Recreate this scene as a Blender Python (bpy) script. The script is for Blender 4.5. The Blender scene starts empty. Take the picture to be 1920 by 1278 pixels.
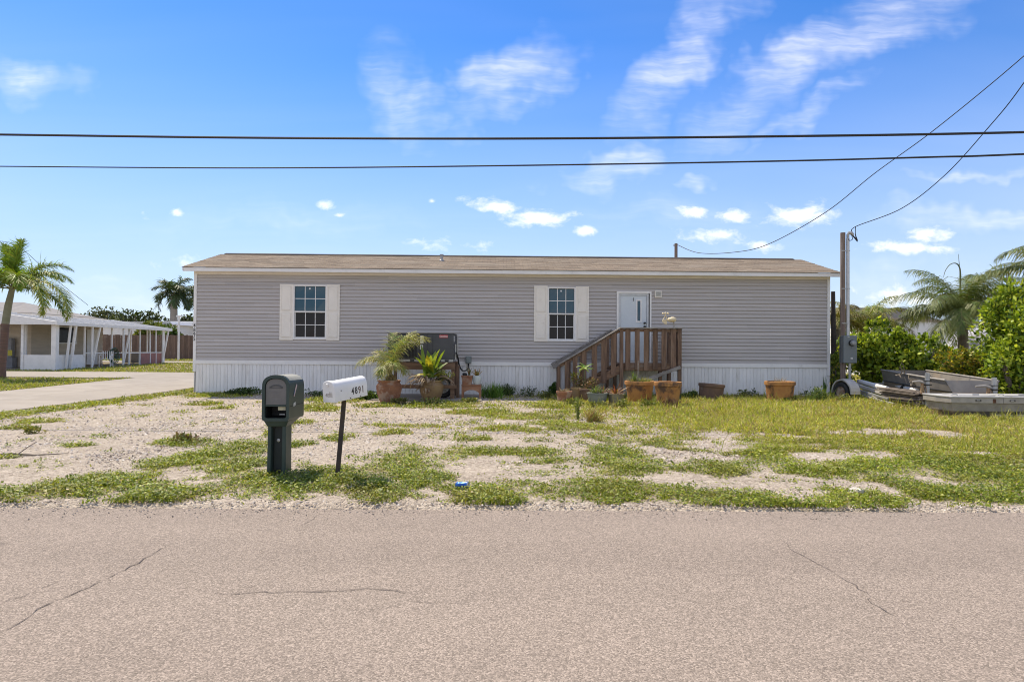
import bpy, bmesh, math, random
import numpy as np
from mathutils import Vector, Matrix

scene = bpy.context.scene
COL = scene.collection
rng = np.random.default_rng(11)
random.seed(5)
PI = math.pi

# ---------------------------------------------------------------- camera
F, CX, CY = 1150.0, 960.0, 639.0          # focal length and centre in photo pixels (1920 wide)
EYE, PITCH, ROLL = 1.31, 0.014, 0.007
fw = np.array([0, math.cos(PITCH), math.sin(PITCH)])
up0 = np.array([0, -math.sin(PITCH), math.cos(PITCH)])
rt0 = np.array([1.0, 0, 0])
rt = rt0 * math.cos(ROLL) + up0 * math.sin(ROLL)
up = up0 * math.cos(ROLL) - rt0 * math.sin(ROLL)
cam_d = bpy.data.cameras.new('camera')
cam = bpy.data.objects.new('camera', cam_d)
COL.objects.link(cam)
cam_d.sensor_width = 36
cam_d.lens = F * 36 / 1920
cam_d.clip_end = 4000
mw = Matrix.Identity(4)
for i in range(3):
    mw[i][0], mw[i][1], mw[i][2] = rt[i], up[i], -fw[i]
mw.translation = (0, 0, EYE)
cam.matrix_world = mw
scene.camera = cam
scene.render.engine = 'CYCLES'
scene.cycles.max_bounces = 5
scene.cycles.diffuse_bounces = 3
scene.cycles.glossy_bounces = 2
scene.cycles.transparent_max_bounces = 8
scene.cycles.use_denoising = True
scene.cycles.filter_width = 1.05

# ---------------------------------------------------------------- light
scene.view_settings.view_transform = 'Standard'
scene.view_settings.look = 'None'
scene.view_settings.gamma = 1
scene.view_settings.use_curve_mapping = False
scene.view_settings.exposure = 0.85
SUN_D = Vector((0.40, -0.46, -1.0)).normalized()      # direction the light travels
SUN_EL = math.asin(-SUN_D.z)
SUN_AZ = math.atan2(-SUN_D.x, -SUN_D.y)               # clockwise from +Y
sl = bpy.data.lights.new('sun', 'SUN')
sl.energy = 3.5
sl.angle = math.radians(0.53)
sl.color = (1.0, 0.885, 0.69)
so = bpy.data.objects.new('sun', sl)
COL.objects.link(so)
so.rotation_euler = SUN_D.to_track_quat('-Z', 'Y').to_euler()
so.location = (-20, 20, 40)

world = bpy.data.worlds.new('World')
scene.world = world
world.use_nodes = True
wt = world.node_tree
wt.nodes.clear()


def lk(t, a, b):
    t.links.new(a, b)


def nd(t, kind, **kw):
    n = t.nodes.new(kind)
    for k, v in kw.items():
        setattr(n, k, v)
    return n


def mth(t, op, a, b=None, c=None, clamp=False):
    n = t.nodes.new('ShaderNodeMath')
    n.operation = op
    n.use_clamp = clamp
    for i, v in enumerate((a, b, c)):
        if v is None:
            continue
        if isinstance(v, (int, float)):
            n.inputs[i].default_value = v
        else:
            t.links.new(v, n.inputs[i])
    return n.outputs[0]


def ray(u, v):
    return fw + rt * ((u - CX) / F) + up * ((CY - v) / F)


def smooth(t, x, lo, hi):
    n = t.nodes.new('ShaderNodeMapRange')
    n.interpolation_type = 'SMOOTHSTEP'
    n.inputs['From Min'].default_value = lo
    n.inputs['From Max'].default_value = hi
    t.links.new(x, n.inputs['Value'])
    return n.outputs[0]


def build_world():
    t = wt
    out = nd(t, 'ShaderNodeOutputWorld')
    bg = nd(t, 'ShaderNodeBackground')
    bg.inputs['Strength'].default_value = 0.132
    sky = nd(t, 'ShaderNodeTexSky', sky_type='NISHITA')
    sky.sun_disc = False
    sky.sun_elevation = SUN_EL
    sky.sun_rotation = SUN_AZ
    sky.altitude = 0
    sky.air_density = 0.7
    sky.dust_density = 0.1
    sky.ozone_density = 4.0
    tc = nd(t, 'ShaderNodeTexCoord')
    sep = nd(t, 'ShaderNodeSeparateXYZ')
    lk(t, tc.outputs['Generated'], sep.inputs[0])
    X, Y, Z = sep.outputs
    # clouds lie in the world's directions: bearing s = x/y and rise t = z/y on the northern half
    yy = mth(t, 'MAXIMUM', Y, 0.03)
    s = mth(t, 'DIVIDE', X, yy)
    tt = mth(t, 'DIVIDE', Z, yy)
    cmb = nd(t, 'ShaderNodeCombineXYZ')
    lk(t, s, cmb.inputs[0]); lk(t, tt, cmb.inputs[1])
    st0 = cmb.outputs[0]
    # ragged outlines: the cloud fields are bent by a coarse noise
    wn = nd(t, 'ShaderNodeTexNoise')
    wn.inputs['Scale'].default_value = 5.5
    wn.inputs['Detail'].default_value = 4
    wn.inputs['Roughness'].default_value = 0.62
    lk(t, st0, wn.inputs['Vector'])
    wv = nd(t, 'ShaderNodeVectorMath', operation='MULTIPLY_ADD')
    lk(t, wn.outputs['Color'], wv.inputs[0])
    wv.inputs[1].default_value = (0.30, 0.22, 0)
    wv.inputs[2].default_value = (-0.15, -0.11, 0)
    wa = nd(t, 'ShaderNodeVectorMath', operation='ADD')
    lk(t, st0, wa.inputs[0]); lk(t, wv.outputs[0], wa.inputs[1])
    wb = nd(t, 'ShaderNodeVectorMath', operation='MULTIPLY_ADD')
    lk(t, wn.outputs['Color'], wb.inputs[0])
    wb.inputs[1].default_value = (0.05, 0.05, 0)
    lk(t, st0, wb.inputs[2])
    st = st0

    def noise(vec, scale, detail=6, rough=0.55, dist=0.0, sc=(1, 1, 1), rot=0.0):
        mp = nd(t, 'ShaderNodeMapping')
        mp.inputs['Scale'].default_value = sc
        mp.inputs['Rotation'].default_value = (0, 0, rot)
        lk(t, vec, mp.inputs[0])
        n = nd(t, 'ShaderNodeTexNoise')
        n.inputs['Scale'].default_value = scale
        n.inputs['Detail'].default_value = detail
        n.inputs['Roughness'].default_value = rough
        n.inputs['Distortion'].default_value = dist
        lk(t, mp.outputs[0], n.inputs['Vector'])
        return n.outputs['Fac']

    rots = {}

    def blobs(lst, st):
        rots = {}
        acc = None
        for (u, v, ru, rv, ang, stg) in lst:
            d = ray(u, v)
            ang = round(ang / 12) * 12
            if ang not in rots:
                if ang == 0:
                    rots[0] = st
                else:
                    vr = nd(t, 'ShaderNodeVectorRotate', rotation_type='Z_AXIS')
                    vr.inputs['Angle'].default_value = math.radians(-ang)
                    lk(t, st, vr.inputs['Vector'])
                    rots[ang] = vr.outputs[0]
            ca, sa = math.cos(math.radians(-ang)), math.sin(math.radians(-ang))
            cx, cy = d[0] / d[1], d[2] / d[1]
            cx, cy = cx * ca - cy * sa, cx * sa + cy * ca
            ma = nd(t, 'ShaderNodeVectorMath', operation='MULTIPLY_ADD')
            lk(t, rots[ang], ma.inputs[0])
            ma.inputs[1].default_value = (F / ru, F / rv, 1)
            ma.inputs[2].default_value = (-cx * F / ru, -cy * F / rv, 0)
            ln = nd(t, 'ShaderNodeVectorMath', operation='LENGTH')
            lk(t, ma.outputs[0], ln.inputs[0])
            m = mth(t, 'MULTIPLY_ADD', ln.outputs['Value'], -stg, stg)
            acc = m if acc is None else mth(t, 'MAXIMUM', acc, m)
        return acc

    front = smooth(t, Y, 0.12, 0.3)
    # small fair-weather cumulus
    cum = blobs([(930, 386, 75, 20, -8, 1), (1005, 408, 100, 24, -4, 1), (1095, 431, 32, 16, 0, 1),
                 (1500, 403, 100, 28, 3, 1.1), (1376, 406, 48, 19, 4, 1), (1302, 400, 38, 16, -10, 1),
                 (1742, 438, 62, 26, 0, 1), (1712, 466, 110, 20, 2, 1.05), (1340, 440, 95, 26, 3, .62),
                 (345, 492, 70, 20, 4, .62), (268, 399, 20, 15, -40, .8), (331, 398, 18, 10, 0, .8),
                 (636, 404, 14, 7, 0, .8), (810, 377, 11, 7, 0, .8), (606, 384, 24, 12, 0, .6),
                 (1680, 560, 120, 45, 0, .6), (840, 458, 110, 16, 0, .55), (1440, 462, 60, 14, 0, .6)], st0)
    nz = noise(wb.outputs[0], 22, 6, 0.62, 0.2, (1, 1.7, 1))
    cm = mth(t, 'MULTIPLY_ADD', nz, 2.4, mth(t, 'ADD', cum, -1.05))
    cumd = mth(t, 'MULTIPLY', mth(t, 'MULTIPLY', smooth(t, cm, 0.25, 1.35), 0.78), front)
    # cirrus veils and ripples
    cir = blobs([(950, 150, 210, 90, 38, 1.0), (760, 170, 90, 170, 12, .7), (1270, 110, 260, 80, 52, 1.0),
                 (1480, 120, 330, 85, 38, 1.05), (1640, 45, 360, 90, 22, 1.05), (1140, 312, 140, 55, 8, 1.05),
                 (1310, 328, 95, 24, 14, .9), (1530, 215, 190, 42, 18, .8), (50, 140, 150, 62, -8, .9),
                 (1820, 326, 190, 26, 9, .9), (1830, 420, 230, 40, 6, .8), (560, 420, 500, 60, 2, .35),
                 (1250, 410, 300, 70, 0, .5), (300, 560, 500, 60, 0, .5), (1700, 540, 300, 60, 0, .5)], wa.outputs[0])
    stn = noise(wb.outputs[0], 5, 7, 0.66, 0.0, (0.32, 3.0, 1), math.radians(-38))
    rip = noise(wb.outputs[0], 70, 2, 0.5, 0.0, (0.30, 1.6, 1), math.radians(-14))
    soft = smooth(t, cir, 0.0, 0.95)
    cv = mth(t, 'MULTIPLY', soft, mth(t, 'MULTIPLY', smooth(t, stn, 0.18, 0.86), mth(t, 'MULTIPLY_ADD', smooth(t, rip, 0.3, 0.7), 0.32, 0.68)))
    cird = mth(t, 'MULTIPLY', mth(t, 'MULTIPLY', cv, 0.52, clamp=True), front)
    # bright cloud added over the unseen sky, denser than in view, to fill shade
    zz = mth(t, 'ADD', mth(t, 'MAXIMUM', Z, 0.0), 0.12)
    cp = nd(t, 'ShaderNodeCombineXYZ')
    lk(t, mth(t, 'DIVIDE', X, zz), cp.inputs[0]); lk(t, mth(t, 'DIVIDE', Y, zz), cp.inputs[1])
    gen = noise(cp.outputs[0], 0.9, 3, 0.6, 0.6, (0.6, 1.8, 1), 0.5)
    fill_cloud = mth(t, 'MULTIPLY', smooth(t, gen, 0.30, 0.72), mth(t, 'MULTIPLY_ADD', front, -0.57, 0.6))
    dens = mth(t, 'MAXIMUM', mth(t, 'MAXIMUM', cumd, cird), fill_cloud, clamp=True)
    hs = nd(t, 'ShaderNodeHueSaturation')
    hs.inputs['Hue'].default_value = 0.505
    hs.inputs['Saturation'].default_value = 1.25
    hs.inputs['Value'].default_value = 1.0
    lk(t, sky.outputs[0], hs.inputs['Color'])
    hz = nd(t, 'ShaderNodeMix', data_type='RGBA')      # pale haze low over the horizon, all the way round
    hz.inputs['B'].default_value = (2.75, 3.2, 3.75, 1)
    hf = mth(t, 'SUBTRACT', 1.0, smooth(t, Z, -0.05, 0.46))
    lk(t, mth(t, 'MULTIPLY', hf, 0.95), hz.inputs['Factor'])
    lk(t, hs.outputs[0], hz.inputs['A'])
    mix = nd(t, 'ShaderNodeMix', data_type='RGBA')
    mix.inputs['B'].default_value = (7.0, 6.6, 5.95, 1)
    lk(t, dens, mix.inputs['Factor'])
    lk(t, hz.outputs['Result'], mix.inputs['A'])
    lk(t, mix.outputs['Result'], bg.inputs['Color'])
    lk(t, bg.outputs[0], out.inputs[0])
    world.cycles.sampling_method = 'MANUAL'
    world.cycles.sample_map_resolution = 256


build_world()

# ---------------------------------------------------------------- places
def gz(Y):
    return 0.016 * max(0.0, Y - 17.6)


def at(u, v, Y):
    d = ray(u, v)
    k = Y / d[1]
    return Vector((d[0] * k, Y, EYE + d[2] * k))


def G(u, v):
    d = ray(u, v)
    Y = EYE * d[1] / -d[2] if d[2] < -1e-4 else 60.0
    for _ in range(30):
        Y = 0.5 * Y + 0.5 * min(80, (EYE - gz(Y)) * d[1] / max(-d[2], 1e-4))
    p = at(u, v, Y)
    return Vector((p.x, p.y, gz(p.y)))


HX, HY, HYAW = 0.07, 17.51, 0.017


def H(u, v, b=0.0):
    """photo pixel -> house-local (x, z) on the plane that lies b behind the front wall"""
    d = ray(u, v)
    c, s = math.cos(HYAW), math.sin(HYAW)
    dx, dy = d[0] * c + d[1] * s, -d[0] * s + d[1] * c
    ox, oy = (0 - HX) * c + (0 - HY) * s, -(0 - HX) * s + (0 - HY) * c
    k = (b - oy) / dy
    return ox + dx * k, EYE + d[2] * k


# ---------------------------------------------------------------- materials
def attr_mat(name, rough=0.6, trans=0.35, spec=0.3, sheen=0.0):
    m = bpy.data.materials.new(name)
    m.use_nodes = True
    t = m.node_tree
    b = t.nodes['Principled BSDF']
    a = nd(t, 'ShaderNodeAttribute', attribute_name='Col')
    lk(t, a.outputs['Color'], b.inputs['Base Color'])
    b.inputs['Roughness'].default_value = rough
    b.inputs['Specular IOR Level'].default_value = spec
    if trans:
        tr = nd(t, 'ShaderNodeBsdfTranslucent')
        br = nd(t, 'ShaderNodeMix', data_type='RGBA', blend_type='MULTIPLY')
        br.inputs['Factor'].default_value = 1
        br.inputs['B'].default_value = (1.6, 1.5, 0.6, 1)
        lk(t, a.outputs['Color'], br.inputs['A'])
        lk(t, br.outputs['Result'], tr.inputs['Color'])
        mx = nd(t, 'ShaderNodeMixShader')
        mx.inputs[0].default_value = trans
        lk(t, b.outputs[0], mx.inputs[1]); lk(t, tr.outputs[0], mx.inputs[2])
        lk(t, mx.outputs[0], t.nodes['Material Output'].inputs[0])
    return m


def M(name, c1, c2=None, scale=4.0, rough=0.6, bump=0.0, bscale=60.0, metal=0.0, stretch=(1, 1, 1),
      spec=0.5, c3=None, s3=1.2, lo3=0.55, hi3=0.75, lo=0.35, hi=0.65, st3=(1, 1, 1), rnd=True, jit=0.0, fine=0.0):
    """procedural surface: two tones by noise, an optional third as stains, per-object jitter, fine bump"""
    m = bpy.data.materials.new(name)
    m.use_nodes = True
    t = m.node_tree
    b = t.nodes['Principled BSDF']
    b.inputs['Roughness'].default_value = rough
    b.inputs['Metallic'].default_value = metal
    b.inputs['Specular IOR Level'].default_value = spec
    tc = nd(t, 'ShaderNodeTexCoord')
    oi = nd(t, 'ShaderNodeObjectInfo')
    add = nd(t, 'ShaderNodeVectorMath', operation='ADD')
    lk(t, tc.outputs['Object'], add.inputs[0])
    if rnd:
        sc = nd(t, 'ShaderNodeVectorMath', operation='SCALE')
        cb = nd(t, 'ShaderNodeCombineXYZ')
        for i in range(3):
            lk(t, oi.outputs['Random'], cb.inputs[i])
        lk(t, cb.outputs[0], sc.inputs[0])
        sc.inputs['Scale'].default_value = 37.0
        lk(t, sc.outputs[0], add.inputs[1])
    vec = add.outputs[0]

    def nz(scale, st=(1, 1, 1), det=6, rgh=0.6):
        mp = nd(t, 'ShaderNodeMapping')
        mp.inputs['Scale'].default_value = st
        lk(t, vec, mp.inputs[0])
        n = nd(t, 'ShaderNodeTexNoise')
        n.inputs['Scale'].default_value = scale
        n.inputs['Detail'].default_value = det
        n.inputs['Roughness'].default_value = rgh
        lk(t, mp.outputs[0], n.inputs['Vector'])
        return n.outputs['Fac']

    c2 = c2 or tuple(x * 0.85 for x in c1)
    mx = nd(t, 'ShaderNodeMix', data_type='RGBA')
    mx.inputs['A'].default_value = (*c1, 1)
    mx.inputs['B'].default_value = (*c2, 1)
    lk(t, smooth(t, nz(scale, stretch), lo, hi), mx.inputs['Factor'])
    col = mx.outputs['Result']
    if c3:
        m3 = nd(t, 'ShaderNodeMix', data_type='RGBA')
        lk(t, col, m3.inputs['A'])
        m3.inputs['B'].default_value = (*c3, 1)
        lk(t, smooth(t, nz(s3, st3, 8, 0.65), lo3, hi3), m3.inputs['Factor'])
        col = m3.outputs['Result']
    if jit or fine:
        hs = nd(t, 'ShaderNodeHueSaturation')
        lk(t, col, hs.inputs['Color'])
        v = 1.0
        if jit:
            v = mth(t, 'MULTIPLY_ADD', oi.outputs['Random'], 2 * jit, 1 - jit)
        if fine:
            v = mth(t, 'ADD', v, mth(t, 'MULTIPLY_ADD', nz(bscale, stretch, 3, 0.7), 2 * fine, -fine))
        lk(t, v, hs.inputs['Value'])
        col = hs.outputs[0]
    lk(t, col, b.inputs['Base Color'])
    if bump:
        bp = nd(t, 'ShaderNodeBump')
        bp.inputs['Strength'].default_value = bump
        bp.inputs['Distance'].default_value = 0.01
        lk(t, nz(bscale, stretch, 4, 0.6), bp.inputs['Height'])
        lk(t, bp.outputs[0], b.inputs['Normal'])
    return m


def glass_mat(name, tint=(0.02, 0.03, 0.035), rough=0.02, spec=0.6):
    m = bpy.data.materials.new(name)
    m.use_nodes = True
    t = m.node_tree
    b = t.nodes['Principled BSDF']
    b.inputs['Base Color'].default_value = (*tint, 1)
    b.inputs['Roughness'].default_value = rough
    b.inputs['Specular IOR Level'].default_value = spec
    tc = nd(t, 'ShaderNodeTexCoord')
    n = nd(t, 'ShaderNodeTexNoise')
    n.inputs['Scale'].default_value = 3.0
    lk(t, tc.outputs['Object'], n.inputs['Vector'])
    bp = nd(t, 'ShaderNodeBump')
    bp.inputs['Strength'].default_value = 0.03
    lk(t, n.outputs['Fac'], bp.inputs['Height'])
    lk(t, bp.outputs[0], b.inputs['Normal'])
    return m


# ---------------------------------------------------------------- mesh building
class MB:
    def __init__(self):
        self.v, self.f = [], []

    def add(self, vs, fs):
        n = len(self.v)
        self.v += [tuple(p) for p in vs]
        self.f += [tuple(i + n for i in f) for f in fs]
        return self

    def box(self, x0, x1, y0, y1, z0, z1):
        return self.add([(x0, y0, z0), (x1, y0, z0), (x1, y1, z0), (x0, y1, z0),
                         (x0, y0, z1), (x1, y0, z1), (x1, y1, z1), (x0, y1, z1)],
                        [(0, 3, 2, 1), (4, 5, 6, 7), (0, 1, 5, 4), (1, 2, 6, 5), (2, 3, 7, 6), (3, 0, 4, 7)])

    def beam(self, a, b, w, h, upv=(0, 0, 1)):
        """rectangular bar from a to b; w across, h along upv"""
        a, b = Vector(a), Vector(b)
        d = (b - a).normalized()
        s = d.cross(Vector(upv))
        if s.length < 1e-4:
            s = d.cross(Vector((0, 1, 0)))
        s.normalize()
        n = s.cross(d).normalized()
        s, n = s * w / 2, n * h / 2
        vs = [a - s - n, a + s - n, a + s + n, a - s + n, b - s - n, b + s - n, b + s + n, b - s + n]
        return self.add(vs, [(0, 1, 2, 3), (7, 6, 5, 4), (4, 5, 1, 0), (5, 6, 2, 1), (6, 7, 3, 2), (7, 4, 0, 3)])

    def tube(self, path, r, n=8, cap=True):
        path = [Vector(p) for p in path]
        rs = r if isinstance(r, (list, tuple)) else [r] * len(path)
        vs, fs = [], []
        prev = None
        for i, p in enumerate(path):
            d = (path[min(i + 1, len(path) - 1)] - path[max(i - 1, 0)]).normalized()
            if prev is None:
                s = d.cross(Vector((0, 0, 1)))
                if s.length < 0.05:
                    s = d.cross(Vector((1, 0, 0)))
            else:
                s = prev - d * prev.dot(d)
            s.normalize()
            prev = s
            q = d.cross(s)
            for k in range(n):
                a = 2 * PI * k / n
                vs.append(p + (s * math.cos(a) + q * math.sin(a)) * rs[i])
        m = len(path)
        for i in range(m - 1):
            for k in range(n):
                k2 = (k + 1) % n
                fs.append((i * n + k, i * n + k2, (i + 1) * n + k2, (i + 1) * n + k))
        if cap:
            fs.append(tuple(range(n - 1, -1, -1)))
            fs.append(tuple((m - 1) * n + k for k in range(n)))
        return self.add(vs, fs)

    def lathe(self, prof, n=24, c=(0, 0, 0), wob=0.0, seed=0, axis='z'):
        r_ = random.Random(seed)
        vs, fs = [], []
        ph = [r_.uniform(0, 6.28) for _ in range(3)]
        for (r, z) in prof:
            for k in range(n):
                a = 2 * PI * k / n
                rr = r * (1 + wob * (math.sin(2 * a + ph[0]) + .6 * math.sin(3 * a + ph[1] + z * 4)))
                p = (rr * math.cos(a), rr * math.sin(a), z)
                if axis == 'y':
                    p = (p[0], z, p[1])
                elif axis == 'x':
                    p = (z, p[0], p[1])
                vs.append((c[0] + p[0], c[1] + p[1], c[2] + p[2]))
        for i in range(len(prof) - 1):
            for k in range(n):
                k2 = (k + 1) % n
                fs.append((i * n + k, i * n + k2, (i + 1) * n + k2, (i + 1) * n + k))
        return self.add(vs, fs)

    def prism(self, poly, d0, d1, plane='xz'):
        """polygon (a, b) extruded between d0 and d1 along the remaining axis"""
        n = len(poly)

        def P(a, b, d):
            return {'xz': (a, d, b), 'yz': (d, a, b), 'xy': (a, b, d)}[plane]
        vs = [P(a, b, d0) for a, b in poly] + [P(a, b, d1) for a, b in poly]
        fs = [tuple(range(n)), tuple(range(2 * n - 1, n - 1, -1))]
        fs += [(i, i + n, (i + 1) % n + n, (i + 1) % n) for i in range(n)]
        return self.add(vs, fs)

    def mesh(self, name, mat=None, smooth=False):
        me = bpy.data.meshes.new(name)
        me.from_pydata(self.v, [], self.f)
        bm = bmesh.new()
        bm.from_mesh(me)
        bmesh.ops.recalc_face_normals(bm, faces=bm.faces)
        bm.to_mesh(me)
        bm.free()
        if mat:
            me.materials.append(mat)
        if smooth:
            me.polygons.foreach_set('use_smooth', [True] * len(me.polygons))
            try:
                me.set_sharp_from_angle(angle=math.radians(40))
            except Exception:
                pass
        return me

    def build(self, name, mat, parent=None, smooth=False, bevel=0.0, loc=None, rot=None):
        o = bpy.data.objects.new(name, self.mesh(name, mat, smooth))
        COL.objects.link(o)
        if parent:
            o.parent = parent
        if loc is not None:
            o.location = loc
        if rot is not None:
            o.rotation_euler = rot
        if bevel:
            b = o.modifiers.new('bevel', 'BEVEL')
            b.width = bevel
            b.segments = 2
            b.limit_method = 'ANGLE'
        return o


def place(name, me, parent, loc=(0, 0, 0), rot=(0, 0, 0), scl=None):
    o = bpy.data.objects.new(name, me)
    COL.objects.link(o)
    o.parent = parent
    o.location = loc
    o.rotation_euler = rot
    if scl is not None:
        o.scale = scl
    return o


def tag(o, label=None, cat=None, group=None, kind=None):
    if label: o['label'] = label
    if cat: o['category'] = cat
    if group: o['group'] = group
    if kind: o['kind'] = kind
    return o


def thing(name, label, cat, loc=(0, 0, 0), rz=0.0, group=None, rot=None):
    o = bpy.data.objects.new(name, None)
    COL.objects.link(o)
    o.empty_display_size = 0.2
    o.location = loc
    o.rotation_euler = rot if rot is not None else (0, 0, rz)
    return tag(o, label, cat, group)


def text(name, s, size, mat, parent, loc, rot, extrude=0.002, bold=0.0, sx=1.0):
    c = bpy.data.curves.new(name, 'FONT')
    c.body = s
    c.size = size
    c.extrude = extrude
    c.offset = bold
    c.align_x = 'CENTER'
    c.align_y = 'CENTER'
    o = bpy.data.objects.new(name + '_tmp', c)
    COL.objects.link(o)
    dg = bpy.context.evaluated_depsgraph_get()
    me = bpy.data.meshes.new_from_object(o.evaluated_get(dg))
    me.name = name
    bpy.data.objects.remove(o)
    bpy.data.curves.remove(c)
    me.materials.clear()
    me.materials.append(mat)
    return place(name, me, parent, loc, rot, (sx, 1, 1))


def np_mesh(name, V, nper, mat, parent=None, col=None, smooth=False):
    """V: (N*nper, 3) vertices, every nper of them one face; col (N*nper, 3)"""
    V = np.asarray(V, dtype=np.float32)
    n = len(V)
    me = bpy.data.meshes.new(name)
    me.vertices.add(n)
    me.vertices.foreach_set('co', V.ravel())
    me.loops.add(n)
    me.loops.foreach_set('vertex_index', np.arange(n, dtype=np.int32))
    me.polygons.add(n // nper)
    me.polygons.foreach_set('loop_start', np.arange(0, n, nper, dtype=np.int32))
    me.polygons.foreach_set('loop_total', np.full(n // nper, nper, dtype=np.int32))
    me.update(calc_edges=True)
    if col is not None:
        a = me.attributes.new('Col', 'FLOAT_COLOR', 'POINT')
        c4 = np.ones((n, 4), dtype=np.float32)
        c4[:, :3] = col
        a.data.foreach_set('color', c4.ravel())
    me.materials.append(mat)
    if smooth:
        me.polygons.foreach_set('use_smooth', np.ones(n // nper, dtype=bool))
    o = bpy.data.objects.new(name, me)
    COL.objects.link(o)
    if parent:
        o.parent = parent
    return o


def unit(a):
    return a / np.maximum(np.linalg.norm(a, axis=-1, keepdims=True), 1e-9)


def leaf_verts(P, T, N, L, W, bend=0.0):
    """diamond leaves: base, side, tip, side"""
    T = unit(T)
    S = unit(np.cross(T, N))
    N2 = unit(np.cross(S, T))
    L = np.broadcast_to(np.asarray(L, float), (len(P),))[:, None]
    W = np.broadcast_to(np.asarray(W, float), (len(P),))[:, None]
    mid = P + T * L * 0.5 + N2 * L * bend * 0.5
    tip = P + T * L - N2 * L * bend
    return np.stack([P, mid + S * W / 2, tip, mid - S * W / 2], axis=1).reshape(-1, 3)


def rand_dirs(n, r=rng):
    d = r.normal(size=(n, 3))
    return unit(d)


def vnoise(x, y, seed=0):
    """2-D value noise on arrays"""
    xi, yi = np.floor(x).astype(np.int64), np.floor(y).astype(np.int64)
    fx, fy = x - xi, y - yi
    fx, fy = fx * fx * (3 - 2 * fx), fy * fy * (3 - 2 * fy)

    def h(a, b):
        k = (a * 374761393 + b * 668265263 + seed * 974711) & 0x7fffffff
        k = ((k ^ (k >> 13)) * 1274126177) & 0x7fffffff
        return ((k ^ (k >> 16)) & 0xffff) / 65535.0
    a, b, c, d = h(xi, yi), h(xi + 1, yi), h(xi, yi + 1), h(xi + 1, yi + 1)
    return (a * (1 - fx) + b * fx) * (1 - fy) + (c * (1 - fx) + d * fx) * fy


def fbm(x, y, seed=0, oct=4):
    s, a, tot = 0, 1.0, 0
    for i in range(oct):
        s = s + a * vnoise(x * 2 ** i, y * 2 ** i, seed + i * 17)
        tot += a
        a *= 0.55
    return s / tot

# ================================================================ SETTING
# ---- how much grows where (world metres) : ellipses read off the photo and dropped onto the ground
def ell(u, v, ru, rv):
    p, a, b = G(u, v), G(u, v - rv * 0.999), G(u, v + rv)
    return (p.x, 0.5 * (a.y + b.y), ru * p.y / F, max(0.08, 0.5 * (a.y - b.y)))


GREEN = [ell(*e) for e in [
    (60, 925, 150, 26), (230, 905, 130, 26), (350, 925, 140, 22), (430, 845, 75, 17), (350, 868, 90, 13),
    (455, 880, 70, 22), (590, 910, 120, 34), (745, 880, 95, 34), (700, 932, 110, 16), (770, 905, 60, 30),
    (960, 853, 120, 12), (1045, 872, 60, 12), (925, 928, 95, 20), (1130, 922, 125, 22), (1200, 880, 60, 12),
    (538, 802, 34, 12), (640, 822, 30, 7), (560, 835, 30, 6), (505, 815, 30, 8), (590, 768, 40, 6),
    (345, 832, 50, 6), (70, 790, 50, 5), (120, 838, 30, 3), (15, 862, 20, 5), (20, 805, 30, 4),
    (880, 828, 40, 6), (960, 805, 60, 5), (800, 800, 60, 4), (740, 812, 40, 4), (690, 800, 26, 5),
    (1000, 783, 90, 5), (900, 775, 60, 4), (1080, 800, 70, 8), (420, 768, 22, 4), (380, 760, 40, 3),
    (1040, 762, 60, 6), (640, 748, 60, 10), (830, 762, 90, 6), (720, 762, 50, 4), (410, 741, 60, 6),
    (1180, 850, 90, 10), (1290, 835, 120, 16), (1400, 800, 180, 30), (1300, 780, 140, 20), (1250, 765, 120, 10),
    (1500, 775, 200, 25), (1650, 800, 160, 30), (1800, 830, 140, 40), (1700, 880, 200, 28), (1480, 860, 160, 22),
    (1420, 935, 160, 18), (1620, 930, 130, 22), (1780, 935, 160, 22), (1300, 930, 90, 18), (1860, 890, 90, 40),
    (1330, 890, 110, 14), (1560, 890, 70, 16), (560, 940, 60, 8), (120, 940, 100, 8), (1180, 942, 70, 8)]]
BARE = [ell(*e) for e in [
    (1475, 906, 62, 20), (1620, 917, 42, 8), (1530, 862, 40, 8), (1590, 815, 55, 6), (1640, 812, 50, 6),
    (1650, 858, 45, 7), (1750, 815, 45, 6), (1850, 855, 35, 6), (1800, 912, 40, 8), (1330, 838, 60, 8),
    (1240, 850, 40, 12), (1320, 862, 40, 8), (1290, 900, 40, 12), (400, 905, 40, 6), (390, 890, 60, 6),
    (860, 905, 30, 10), (560, 880, 40, 6), (1455, 820, 40, 5), (1360, 820, 40, 6), (240, 880, 40, 4)]]


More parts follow.
